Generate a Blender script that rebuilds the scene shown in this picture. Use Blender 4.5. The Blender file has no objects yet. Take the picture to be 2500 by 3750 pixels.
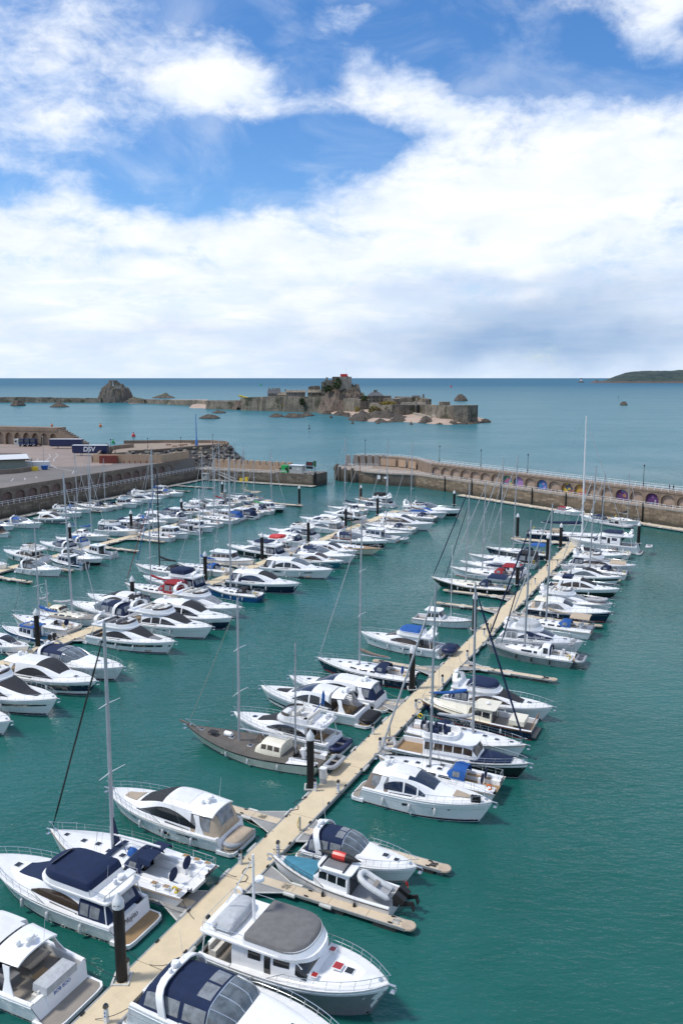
import bpy, math, random
import numpy as np
from mathutils import Vector, Matrix

D = bpy.data
SC = bpy.context.scene
COL = SC.collection
R = math.radians
random.seed(7)

# ------------------------------------------------------------------ camera
CAM_H = 37.0                     # eye height above the water, metres
FPX, HOR = 2950.0, 1383.0        # focal length and horizon row of the photograph (2500 x 3750)
PITCH = math.atan((1875.0 - HOR) / FPX)
cam = D.cameras.new('camera')
cam.sensor_fit = 'HORIZONTAL'
cam.sensor_width = 24.0
cam.lens = 24.0 * FPX / 2500.0
cam.clip_start = 0.5
cam.clip_end = 90000.0
cam_ob = D.objects.new('camera', cam)
COL.objects.link(cam_ob)
cam_ob.location = (0, 0, CAM_H)
cam_ob.rotation_euler = (math.pi / 2 - PITCH, 0, 0)
SC.camera = cam_ob
SC.render.resolution_x, SC.render.resolution_y = 682, 1024

# ------------------------------------------------------------------ light
SUN_EL, SUN_AZ = R(58), R(-98)   # azimuth from the view direction (+Y), clockwise positive
sun = D.lights.new('sun', 'SUN')
sun.energy = 2.5
sun.angle = R(9)
sun.color = (1.0, 0.955, 0.89)
sun_ob = D.objects.new('sun', sun)
COL.objects.link(sun_ob)
sd = Vector((math.sin(SUN_AZ) * math.cos(SUN_EL), math.cos(SUN_AZ) * math.cos(SUN_EL), math.sin(SUN_EL)))
sun_ob.rotation_euler = sd.to_track_quat('Z', 'Y').to_euler()
sun_ob.location = (-60, 60, 120)

vs = SC.view_settings
vs.view_transform = 'Standard'
vs.look = 'None'
vs.exposure = 0.27
vs.gamma = 1.0
vs.use_curve_mapping = False

class NT:
	"""small helper for node trees"""
	def __init__(s, tree):
		s.t = tree
		s.n = tree.nodes
		s.l = tree.links

	def new(s, typ, **kw):
		nd = s.n.new(typ)
		for k, v in kw.items():
			setattr(nd, k, v)
		return nd

	def put(s, sock, val):
		if isinstance(val, bpy.types.NodeSocket):
			s.l.new(val, sock)
		elif val is not None:
			sock.default_value = val

	def math(s, op, a, b=None, c=None, clamp=False):
		nd = s.new('ShaderNodeMath', operation=op, use_clamp=clamp)
		s.put(nd.inputs[0], a)
		if b is not None: s.put(nd.inputs[1], b)
		if c is not None: s.put(nd.inputs[2], c)
		return nd.outputs[0]

	def noise(s, vec, scale, detail=4, rough=.5, dist=0., dim='3D'):
		nd = s.new('ShaderNodeTexNoise', noise_dimensions=dim)
		if vec is not None: s.l.new(vec, nd.inputs['Vector'])
		nd.inputs['Scale'].default_value = scale
		nd.inputs['Detail'].default_value = detail
		nd.inputs['Roughness'].default_value = rough
		nd.inputs['Distortion'].default_value = dist
		return nd.outputs['Fac']

	def ramp(s, fac, a, b, smooth=True):
		nd = s.new('ShaderNodeMapRange', interpolation_type='SMOOTHSTEP' if smooth else 'LINEAR')
		s.put(nd.inputs[0], fac)
		s.put(nd.inputs[1], a)
		s.put(nd.inputs[2], b)
		return nd.outputs[0]

	def mix(s, fac, a, b, mode='MIX'):
		nd = s.new('ShaderNodeMix', data_type='RGBA', blend_type=mode)
		s.put(nd.inputs[0], fac)
		for i, v in ((6, a), (7, b)):
			if isinstance(v, tuple) and len(v) == 3: v = v + (1,)
			s.put(nd.inputs[i], v)
		return nd.outputs[2]

	def map(s, vec, loc=(0, 0, 0), rot=(0, 0, 0), sc=(1, 1, 1)):
		nd = s.new('ShaderNodeMapping')
		s.l.new(vec, nd.inputs[0])
		nd.inputs[1].default_value = loc
		nd.inputs[2].default_value = rot
		nd.inputs[3].default_value = sc
		return nd.outputs[0]

# ------------------------------------------------------------------ sky
world = D.worlds.new('World')
SC.world = world
world.use_nodes = True
w = NT(world.node_tree)
w.n.clear()
geo = w.new('ShaderNodeTexCoord')
dirv = geo.outputs['Generated']
sky = w.new('ShaderNodeTexSky', sky_type='NISHITA')
sky.sun_disc = False
sky.sun_elevation = SUN_EL
sky.sun_rotation = SUN_AZ
sky.air_density = 1.0
sky.dust_density = 0.3
sky.ozone_density = 2.5
hsv = w.new('ShaderNodeHueSaturation')
hsv.inputs['Saturation'].default_value = 1.25
w.l.new(sky.outputs[0], hsv.inputs['Color'])
skyc = w.mix(1.0, hsv.outputs[0], (.110, .119, .134), 'MULTIPLY')

sep = w.new('ShaderNodeSeparateXYZ')
w.l.new(dirv, sep.inputs[0])
X, Y, Z = sep.outputs
DEG = 180 / math.pi
az = w.math('MULTIPLY', w.math('ARCTAN2', X, Y), DEG)
el = w.math('MULTIPLY', w.math('ARCSINE', Z), DEG)
cmb = w.new('ShaderNodeCombineXYZ')
w.l.new(az, cmb.inputs[0]); w.l.new(el, cmb.inputs[1])
ae = cmb.outputs[0]
# cloud layer seen in perspective: a plane above the sea
zz = w.math('ADD', w.math('MAXIMUM', Z, 0.0), 0.15)
pl = w.new('ShaderNodeCombineXYZ')
w.l.new(w.math('DIVIDE', X, zz), pl.inputs[0]); w.l.new(w.math('DIVIDE', Y, zz), pl.inputs[1])
plane = pl.outputs[0]
wn = w.new('ShaderNodeTexNoise')
w.l.new(ae, wn.inputs['Vector']); wn.inputs['Scale'].default_value = .16; wn.inputs['Detail'].default_value = 5
wv = w.new('ShaderNodeVectorMath', operation='MULTIPLY_ADD')
w.l.new(wn.outputs['Color'], wv.inputs[0]); wv.inputs[1].default_value = (6, 4, 0); wv.inputs[2].default_value = (-3, -2, 0)
wa = w.new('ShaderNodeVectorMath', operation='ADD')
w.l.new(ae, wa.inputs[0]); w.l.new(wv.outputs[0], wa.inputs[1])
aew = wa.outputs[0]

def gauss(cx, cy, rx, ry, rot, amp):
	mp = w.new('ShaderNodeMapping', vector_type='TEXTURE')
	w.l.new(aew, mp.inputs[0])
	mp.inputs[1].default_value = (cx, cy, 0)
	mp.inputs[2].default_value = (0, 0, R(rot))
	mp.inputs[3].default_value = (rx, ry, 1)
	ln = w.new('ShaderNodeVectorMath', operation='DOT_PRODUCT')
	w.l.new(mp.outputs[0], ln.inputs[0]); w.l.new(mp.outputs[0], ln.inputs[1])
	e = w.math('POWER', 2.71828, w.math('MULTIPLY', ln.outputs['Value'], -1.0))
	return w.math('MULTIPLY', e, amp)

def total(lst):
	r = lst[0]
	for q in lst[1:]: r = w.math('ADD', r, q)
	return r

n_big = w.noise(w.map(plane, (3.1, 1.7, 0)), .9, 10, .60, .3)
n_el = w.noise(w.map(ae, (11, 4, 0), sc=(.8, 1.25, 1)), .22, 11, .63, .5)
n_str = w.noise(w.map(ae, (3, 9, 0), sc=(.28, 1.6, 1)), .32, 6, .5, .2)
bias = total([
	gauss(-6.0, 14.0, 8.5, 2.6, 8, -.52),       # the large blue hole
	gauss(-11.0, 12.6, 4.0, 2.2, 0, -.26),
	gauss(1.0, 15.2, 3.0, 1.6, 10, -.25),
	gauss(-2.0, 19.6, 2.6, 2.6, 0, -.22),
	gauss(9.0, 20.8, 9.0, 2.2, -14, -.62),      # blue strip upper right
	gauss(-4.5, 22.5, 6.5, 1.6, 0, -.30),
	gauss(19.5, 18.0, 5.0, 1.6, 0, -.22),
	gauss(-22.0, 12.0, 4.0, 1.1, 10, -.22),
	gauss(-17.0, 7.8, 7.0, .7, 0, -.20),
	gauss(-7.0, 18.3, 5.0, 2.1, -5, .42),       # heaped cloud left of centre
	gauss(5.0, 17.6, 6.0, 1.8, -6, .30),
	gauss(12.0, 12.0, 13.0, 3.6, 4, .50),       # bright sheet on the right
	gauss(-16.0, 16.0, 6.0, 3.5, 20, .20),
	gauss(-14.0, 9.5, 12.0, 2.4, 0, .26),
	gauss(0.5, 22.0, 2.6, .9, 5, .42),
	gauss(21.0, 21.5, 3.5, 1.3, 25, .34),
])
lowcov = w.ramp(el, 11.0, 3.0)
cov = w.math('ADD', w.math('ADD', w.math('MULTIPLY', n_big, .55), w.math('MULTIPLY', n_el, .75)), bias)
cov = w.math('ADD', cov, w.math('MULTIPLY', lowcov, .34))
cov = w.math('ADD', cov, w.math('MULTIPLY', w.math('SUBTRACT', n_str, .5), .35))
cov = w.math('ADD', cov, w.math('MULTIPLY', w.math('SUBTRACT', w.noise(w.map(ae, (8, 1, 0), sc=(.8, 1.3, 1)), 1.1, 7, .62, .6), .5), .26))
mask = w.ramp(cov, .43, .92)
veil = w.math('MULTIPLY', w.ramp(w.noise(w.map(ae, (1, 2, 0), sc=(.5, .8, 1)), .2, 6, .6, 1.0),   .42, .75), .30)
mask = w.math('MAXIMUM', mask, veil)
# shading of the clouds themselves
thick = w.ramp(cov, .55, 1.25)
shade_n = w.ramp(w.noise(w.map(ae, (5, 3, 0), sc=(.55, 1.5, 1)), .30, 7, .55, .4), .33, .68)
wisp = w.ramp(w.noise(w.map(ae, (2, 7, 0), sc=(.45, 2.2, 1)), .42, 9, .60, .6), .36, .66)
bright = w.mix(shade_n, (.60, .70, .88), (.86, .89, .935))
bright = w.mix(w.math('MULTIPLY', thick, .60), bright, (.90, .91, .925))
lowband = w.math('MULTIPLY', w.ramp(el, 10.5, 5.0), w.math('SUBTRACT', 1.0, wisp))
bright = w.mix(w.math('MULTIPLY', lowband, .55), bright, (.60, .72, .86))
grey = total([gauss(14.0, 2.4, 12.0, 1.7, 3, .95), gauss(15.0, 4.9, 11.0, 1.0, 6, .50),
			  gauss(6.0, 5.6, 8.0, .8, 3, .20), gauss(12.0, 6.4, 9.0, .6, 3, .24), gauss(-10.0, 3.2, 16.0, .9, 0, .22)])
grey = w.math('MULTIPLY', grey, w.math('ADD', w.math('MULTIPLY', n_str, 1.3), .45), clamp=True)
hor = w.ramp(el, 4.0, -.2)
bright = w.mix(w.math('MULTIPLY', hor, .40), bright, (.48, .62, .80))
bright = w.mix(w.math('MULTIPLY', grey, .85), bright, (.21, .35, .57))
final = w.mix(mask, skyc, bright)
bg = w.new('ShaderNodeBackground')
w.l.new(final, bg.inputs[0])
bg.inputs[1].default_value = 1.0
wo = w.new('ShaderNodeOutputWorld')
w.l.new(bg.outputs[0], wo.inputs[0])

# ------------------------------------------------------------------ pixel -> place
def at(x, y, z=0.0):
	"""the point at height z that the photograph shows at pixel (x, y)"""
	dx, dz0 = (x - 1250.0) / FPX, -(y - 1875.0) / FPX
	c, s = math.cos(PITCH), math.sin(PITCH)
	dy = c + dz0 * s
	dz = -s + dz0 * c
	t = (z - CAM_H) / dz
	return Vector((dx * t, dy * t, z))

def rowpx(p):
	c, s = math.cos(PITCH), math.sin(PITCH)
	zz = p[2] - CAM_H
	return 1875.0 - FPX * (p[1] * s + zz * c) / (p[1] * c - zz * s)

def height_at(p, ypx):
	"""height above (p.x, p.y) that shows at row ypx"""
	lo, hi = 0.0, 60.0
	for _ in range(40):
		m = (lo + hi) / 2
		if rowpx((p[0], p[1], m)) > ypx: lo = m
		else: hi = m
	return lo

# ------------------------------------------------------------------ mesh helper
class MB:
	def __init__(s):
		s.v, s.f = [], []

	def add(s, vs, fs):
		o = len(s.v)
		s.v.extend([tuple(map(float, q)) for q in vs])
		s.f.extend([tuple(i + o for i in f) for f in fs])
		return s

	def grid(s, P, cu=False, cv=False):
		n, m = len(P), len(P[0])
		vs = [q for r in P for q in r]
		fs = []
		for i in range(n if cu else n - 1):
			for j in range(m if cv else m - 1):
				a, b = i, (i + 1) % n
				c, d = j, (j + 1) % m
				fs.append((a * m + c, a * m + d, b * m + d, b * m + c))
		return s.add(vs, fs)

	def box(s, c, d, rz=0., ry=0.):
		hx, hy, hz = d[0] / 2, d[1] / 2, d[2] / 2
		M = Matrix.Rotation(rz, 3, 'Z') @ Matrix.Rotation(ry, 3, 'Y')
		vs = []
		for x, y, z in ((-1, -1, -1), (1, -1, -1), (1, 1, -1), (-1, 1, -1), (-1, -1, 1), (1, -1, 1), (1, 1, 1), (-1, 1, 1)):
			q = M @ Vector((x * hx, y * hy, z * hz))
			vs.append((q.x + c[0], q.y + c[1], q.z + c[2]))
		return s.add(vs, [(0, 3, 2, 1), (4, 5, 6, 7), (0, 1, 5, 4), (1, 2, 6, 5), (2, 3, 7, 6), (3, 0, 4, 7)])

	def hexa(s, vs):
		return s.add(vs, [(0, 3, 2, 1), (4, 5, 6, 7), (0, 1, 5, 4), (1, 2, 6, 5), (2, 3, 7, 6), (3, 0, 4, 7)])

	def tube(s, path, r, n=5, closed=False, cap=True):
		path = [Vector(p) for p in path]
		N = len(path)
		rr = r if isinstance(r, (list, tuple)) else [r] * N
		rings = []
		up0 = Vector((0, 0, 1))
		for i, p in enumerate(path):
			if closed: t = path[(i + 1) % N] - path[i - 1]
			else: t = path[min(i + 1, N - 1)] - path[max(i - 1, 0)]
			if t.length < 1e-9: t = Vector((0, 0, 1))
			t.normalize()
			up = up0 if abs(t.z) < .95 else Vector((1, 0, 0))
			a = t.cross(up).normalized()
			b = a.cross(t)
			rings.append([p + (a * math.cos(k * 2 * math.pi / n) + b * math.sin(k * 2 * math.pi / n)) * rr[i] for k in range(n)])
		o = len(s.v)
		s.grid(rings, cu=closed, cv=True)
		if cap and not closed:
			s.f.append(tuple(o + k for k in range(n)))
			s.f.append(tuple(o + (N - 1) * n + k for k in range(n - 1, -1, -1)))
		return s

	def lathe(s, prof, c=(0, 0, 0), n=10, axis='z'):
		rings = []
		for r, h in prof:
			ring = []
			for k in range(n):
				a = 2 * math.pi * k / n
				x, y, z = r * math.cos(a), r * math.sin(a), h
				if axis == 'x': x, y, z = z, x, y
				elif axis == 'y': x, y, z = y, z, x
				ring.append((x + c[0], y + c[1], z + c[2]))
			rings.append(ring)
		o = len(s.v)
		s.grid(rings, cv=True)
		s.f.append(tuple(o + k for k in range(n - 1, -1, -1)))
		m = len(prof) - 1
		s.f.append(tuple(o + m * n + k for k in range(n)))
		return s

	def prism(s, poly, z0, z1, top=None):
		n = len(poly)
		tp = top or poly
		o = len(s.v)
		s.v.extend([(float(x), float(y), float(z0)) for x, y in poly])
		s.v.extend([(float(x), float(y), float(z1)) for x, y in tp])
		s.f.append(tuple(o + i for i in range(n - 1, -1, -1)))
		s.f.append(tuple(o + n + i for i in range(n)))
		for i in range(n):
			j = (i + 1) % n
			s.f.append((o + i, o + j, o + n + j, o + n + i))
		return s

	def dome(s, poly, z0, z1, shrink=.8, crown=.15, dx=0.):
		"""closed cover over an outline: walls lean in, top is crowned"""
		cx = sum(p[0] for p in poly) / len(poly); cy = sum(p[1] for p in poly) / len(poly)
		P = [[(x, y, z0) for x, y in poly]]
		for k, (sh, h) in enumerate(((.5, .55), (.9, .9), (1.15, 1.0))):
			q = 1 - (1 - shrink) * sh
			P.append([(cx + dx * h + (x - cx) * q, cy + (y - cy) * q, z0 + (z1 - z0) * h) for x, y in poly])
		q0 = 1 - (1 - shrink) * 1.15
		for q, h in ((.6, .7), (.25, .95), (.02, 1.0)):
			P.append([(cx + dx + (x - cx) * q0 * q, cy + (y - cy) * q0 * q, z1 + crown * h) for x, y in poly])
		s.grid(P, cv=True)
		n = len(poly)
		o = len(s.v) - n
		s.f.append(tuple(o + i for i in range(n)))
		o = len(s.v) - n * len(P)
		s.f.append(tuple(o + i for i in range(n - 1, -1, -1)))
		return s

	def sheet(s, P, off=.015, thick=.02, ref=None):
		"""P: rows of points of a surface; makes a thin closed shell standing off it"""
		A = np.array([[tuple(q) for q in r] for r in P], float)
		du = np.gradient(A, axis=0); dv = np.gradient(A, axis=1)
		N = np.cross(du, dv)
		ln = np.linalg.norm(N, axis=2, keepdims=True); ln[ln < 1e-9] = 1
		N = N / ln
		if ref is None: ref = (A[..., 0].mean(), 0, A[..., 2].min() - 1.0)
		if ((A - np.array(ref)) * N).sum() < 0: N = -N
		O = A + N * off
		I = A + N * (off - thick)
		n, m = A.shape[:2]
		o = len(s.v)
		s.grid(O.tolist())
		s.grid(I.tolist())
		k = n * m
		def q(i, j): return o + i * m + j
		for i in range(n - 1):
			for j in (0, m - 1):
				s.f.append((q(i, j), q(i + 1, j), q(i + 1, j) + k, q(i, j) + k))
		for j in range(m - 1):
			for i in (0, n - 1):
				s.f.append((q(i, j), q(i, j + 1), q(i, j + 1) + k, q(i, j) + k))
		return s

def link(o, parent=None):
	COL.objects.link(o)
	if parent is not None: o.parent = parent
	return o

def obj(name, mb, m, parent=None, smooth=35):
	me = D.meshes.new(name)
	me.from_pydata(mb.v, [], mb.f)
	me.materials.append(m if not isinstance(m, str) else M[m])
	if smooth:
		me.polygons.foreach_set('use_smooth', [True] * len(me.polygons))
		me.update()
		me.set_sharp_from_angle(angle=R(smooth))
	me.update()
	return link(D.objects.new(name, me), parent)

def inst(o, loc, rz=0., parent=None, sc=None):
	c = o.copy()
	link(c, parent)
	c.location = loc
	c.rotation_euler = (0, 0, rz)
	if sc: c.scale = sc
	return c

def tag(o, label, cat, group=None):
	o['label'] = label
	o['category'] = cat
	if group: o['group'] = group
	return o

def struct(o):
	o['kind'] = 'structure'
	return o

def thing(name, label, cat, loc=(0, 0, 0), rz=0., group=None):
	o = link(D.objects.new(name, None))
	o.empty_display_size = .3
	o.location = loc
	o.rotation_euler = (0, 0, rz)
	return tag(o, label, cat, group)

def text(name, s, size, m, parent, loc, rot, ext=.004, shear=0., bold=0.):
	cu = D.curves.new(name, 'FONT')
	cu.body = s
	cu.size = size
	cu.extrude = ext
	cu.shear = shear
	cu.offset = bold
	cu.align_x = 'CENTER'
	cu.align_y = 'CENTER'
	tmp = D.objects.new(name, cu)
	COL.objects.link(tmp)
	dg = bpy.context.evaluated_depsgraph_get()
	me = D.meshes.new_from_object(tmp.evaluated_get(dg))
	D.objects.remove(tmp)
	me.materials.clear()
	me.materials.append(M[m])
	o = link(D.objects.new(name, me), parent)
	o.location = loc
	o.rotation_euler = rot
	return o

# ------------------------------------------------------------------ materials
M = {}

def mat(name, col, rough=.5, metal=0., spec=.5, var=.0, vscale=3., bump=0., bscale=40., coat=0., trans=0., col2=None):
	m = D.materials.new(name)
	m.use_nodes = True
	t = NT(m.node_tree)
	b = t.n['Principled BSDF']
	b.inputs['Roughness'].default_value = rough
	b.inputs['Metallic'].default_value = metal
	b.inputs['Specular IOR Level'].default_value = spec
	b.inputs['Coat Weight'].default_value = coat
	b.inputs['Coat Roughness'].default_value = .08
	b.inputs['Transmission Weight'].default_value = trans
	tc = t.new('ShaderNodeTexCoord').outputs['Object']
	if var or col2:
		n = t.noise(tc, vscale, 6, .6)
		f = t.ramp(n, .3, .7)
		c2 = col2 or tuple(q * (1 - var) for q in col)
		t.put(b.inputs['Base Color'], t.mix(f, col, c2))
	else:
		b.inputs['Base Color'].default_value = col + (1,)
	if bump:
		bp = t.new('ShaderNodeBump')
		bp.inputs['Strength'].default_value = bump
		bp.inputs['Distance'].default_value = .02
		t.l.new(t.noise(tc, bscale, 4, .6), bp.inputs['Height'])
		t.l.new(bp.outputs[0], b.inputs['Normal'])
	M[name] = m
	return m

mat('gel_white', (.82, .82, .81), .28, coat=.25)
def weathered(m):
	t = NT(m.node_tree); b = t.n['Principled BSDF']
	tc = t.new('ShaderNodeTexCoord').outputs['Object']
	st = t.ramp(t.noise(t.map(tc, sc=(2.2, 2.2, .35)), 1.3, 6, .6), .52, .74)
	bl = t.ramp(t.noise(tc, .7, 5, .6), .35, .7)
	c = t.mix(t.math('MULTIPLY', bl, .5), (.86, .86, .85), (.78, .785, .78))
	c = t.mix(t.math('MULTIPLY', st, .32), c, (.60, .58, .52))
	t.put(b.inputs['Base Color'], c)
	t.put(b.inputs['Roughness'], t.math('ADD', .2, t.math('MULTIPLY', bl, .2)))
weathered(M['gel_white'])
mat('gel_cream', (.80, .75, .60), .32, var=.10, vscale=1.3, coat=.2)
mat('gel_grey', (.22, .235, .25), .33, var=.12, coat=.2)
mat('gel_navy', (.010, .017, .055), .16, coat=.4, var=.2)
mat('gel_black', (.012, .013, .016), .18, coat=.3, var=.2)
mat('gel_teal', (.02, .16, .22), .22, coat=.3, var=.15)
mat('gel_blue', (.02, .12, .33), .3, coat=.2, var=.3)
mat('gel_red', (.42, .03, .03), .3, coat=.2, var=.2)
mat('deck_white', (.76, .76, .735), .5, var=.10, vscale=1.6, bump=.12, bscale=60)
mat('deck_grey', (.40, .41, .41), .6, var=.14, vscale=2, bump=.15, bscale=60)
mat('alloy', (.36, .38, .39), .42, metal=.35, var=.25, vscale=1.4)
mat('glass', (.012, .014, .017), .07, spec=.6, coat=.3)
mat('glass_blue', (.012, .025, .055), .08, spec=.6, coat=.3)
mat('glass_brown', (.045, .028, .016), .08, spec=.6, coat=.3)
mat('vinyl', (.26, .28, .295), .12, spec=.6, var=.45, vscale=2.2)
mat('screen', (.14, .17, .19), .08, spec=.7, var=.5, vscale=2.0)
mat('mesh_black', (.022, .023, .027), .75, var=.25, bump=.3, bscale=90)
mat('canvas_navy', (.003, .016, .062), .85, var=.25, vscale=2.5, bump=.5, bscale=9)
mat('canvas_blue', (.012, .10, .36), .8, var=.25, vscale=2.5, bump=.5, bscale=9)
mat('canvas_black', (.016, .017, .020), .85, var=.3, vscale=2.5, bump=.5, bscale=9)
mat('canvas_grey', (.17, .165, .16), .85, var=.2, vscale=2., bump=.5, bscale=8)
mat('canvas_pale', (.48, .50, .51), .8, var=.2, vscale=3., bump=.7, bscale=8)
mat('canvas_beige', (.50, .40, .29), .85, var=.18, vscale=2.5, bump=.5, bscale=8)
mat('canvas_taupe', (.24, .185, .145), .85, var=.2, vscale=2.5, bump=.5, bscale=8)
mat('canvas_red', (.30, .012, .02), .8, var=.3, vscale=3., bump=.6, bscale=9)
mat('canvas_teal', (.06, .24, .33), .8, var=.2, vscale=2.5, bump=.5, bscale=9)
mat('cushion', (.72, .69, .62), .8, var=.12, bump=.2, bscale=12)
mat('pad_beige', (.42, .34, .25), .85, var=.15, bump=.2, bscale=14)
mat('pad_grey', (.20, .20, .205), .85, var=.15, bump=.2, bscale=14)
mat('steel', (.62, .64, .65), .25, metal=.85)
mat('rail_white', (.75, .76, .76), .4)
mat('mast_alloy', (.50, .52, .55), .38, metal=.45, var=.12, vscale=.8)
mat('mast_white', (.74, .75, .75), .35, var=.05)
mat('mast_black', (.012, .012, .014), .35)
mat('mast_wood', (.30, .12, .035), .4, var=.3, vscale=2)
mat('wire', (.22, .23, .24), .4, metal=.6)
mat('rope', (.42, .38, .30), .9, var=.3)
mat('rope_dark', (.03, .035, .05), .9)
mat('rope_yellow', (.62, .45, .03), .8)
mat('rubber', (.013, .013, .014), .6, var=.3)
mat('pvc_grey', (.42, .43, .44), .45, var=.15)
mat('pvc_white', (.66, .67, .66), .45, var=.12)
mat('pvc_navy', (.012, .022, .085), .5, var=.2)
mat('red', (.55, .03, .025), .5)
mat('orange', (.75, .16, .03), .5)
mat('yellow', (.72, .52, .03), .55, var=.15)
mat('green', (.02, .38, .09), .5, var=.2)
mat('kayak_red', (.62, .04, .03), .35, var=.1)
mat('black', (.012, .012, .013), .5)
mat('ink', (.012, .014, .022), .4)
mat('print_blue', (.03, .12, .40), .4)
mat('print_white', (.78, .79, .80), .4)
mat('skin', (.45, .27, .19), .6)
mat('cloth_dark', (.02, .022, .03), .9)
mat('cloth_pale', (.6, .6, .62), .9)
mat('cloth_blue', (.08, .14, .3), .9)

def striped(name, col, dark, pitch, axis=1, rough=.7, line=.12, var=.2):
	"""boards or grating: thin caulk lines across an object axis, with weathering"""
	m = D.materials.new(name)
	m.use_nodes = True
	t = NT(m.node_tree)
	b = t.n['Principled BSDF']
	b.inputs['Roughness'].default_value = rough
	tc = t.new('ShaderNodeTexCoord').outputs['Object']
	sp = t.new('ShaderNodeSeparateXYZ')
	t.l.new(tc, sp.inputs[0])
	fr = t.math('FRACT', t.math('MULTIPLY', sp.outputs[axis], 1 / pitch))
	ln = t.math('LESS_THAN', fr, line)
	n1 = t.ramp(t.noise(tc, .8, 6, .65), .3, .75)
	n2 = t.noise(t.map(tc, sc=((1, 8, 1) if axis == 1 else (8, 1, 1))), 3, 4, .6)
	c = t.mix(n1, col, tuple(q * (1 - var) for q in col))
	c = t.mix(t.math('MULTIPLY', n2, .35), c, tuple(q * .72 for q in col))
	sn = t.ramp(t.noise(tc, 1.7, 7, .7, .5), .58, .72)
	c = t.mix(t.math('MULTIPLY', sn, .4), c, tuple(q * .62 for q in col))
	c = t.mix(t.math('MULTIPLY', ln, .75), c, dark)
	t.put(b.inputs['Base Color'], c)
	bp = t.new('ShaderNodeBump')
	bp.inputs['Strength'].default_value = .4
	bp.inputs['Distance'].default_value = .01
	t.l.new(t.math('SUBTRACT', n2, ln), bp.inputs['Height'])
	t.l.new(bp.outputs[0], b.inputs['Normal'])
	M[name] = m

striped('teak', (.40, .25, .115), (.05, .035, .02), .07, 1, .65)
striped('teak_grey', (.34, .30, .25), (.10, .09, .08), .07, 1, .75)
striped('old_deck', (.15, .132, .112), (.07, .06, .05), .08, 1, .85, var=.4)
striped('pontoon_deck', (.74, .61, .405), (.54, .43, .275), .14, 0, .85, .16, var=.16)
striped('finger_deck', (.68, .56, .40), (.48, .39, .27), .14, 0, .85, .16, var=.2)
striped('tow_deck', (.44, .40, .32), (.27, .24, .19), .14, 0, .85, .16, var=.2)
mat('whaler', (.40, .41, .40), .5, metal=.25, var=.25, vscale=1.5)
mat('pontoon_concrete', (.33, .325, .31), .85, var=.2, vscale=1.2, bump=.3, bscale=20)
mat('float_dark', (.045, .047, .045), .7, var=.4, vscale=1.5)
mat('pad_white', (.62, .61, .56), .55, var=.25, vscale=3)
mat('pile_cap', (.72, .73, .72), .4, var=.12)

def pile_material():
	m = D.materials.new('pile_black')
	m.use_nodes = True
	t = NT(m.node_tree)
	b = t.n['Principled BSDF']
	tc = t.new('ShaderNodeTexCoord').outputs['Object']
	sp = t.new('ShaderNodeSeparateXYZ')
	t.l.new(tc, sp.inputs[0])
	n = t.noise(t.map(tc, sc=(3, 3, .5)), 2.2, 6, .65)
	tide = t.ramp(t.math('ADD', sp.outputs[2], t.math('MULTIPLY', n, 1.6)), 2.6, 1.2)
	c = t.mix(t.ramp(n, .35, .75), (.011, .011, .012), (.024, .023, .022))
	c = t.mix(t.math('MULTIPLY', tide, t.ramp(t.noise(tc, 9, 4, .6), .45, .75)), c, (.05, .042, .03))
	t.put(b.inputs['Base Color'], c)
	b.inputs['Roughness'].default_value = .5
	b.inputs['Specular IOR Level'].default_value = .25
	M['pile_black'] = m

pile_material()

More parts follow.
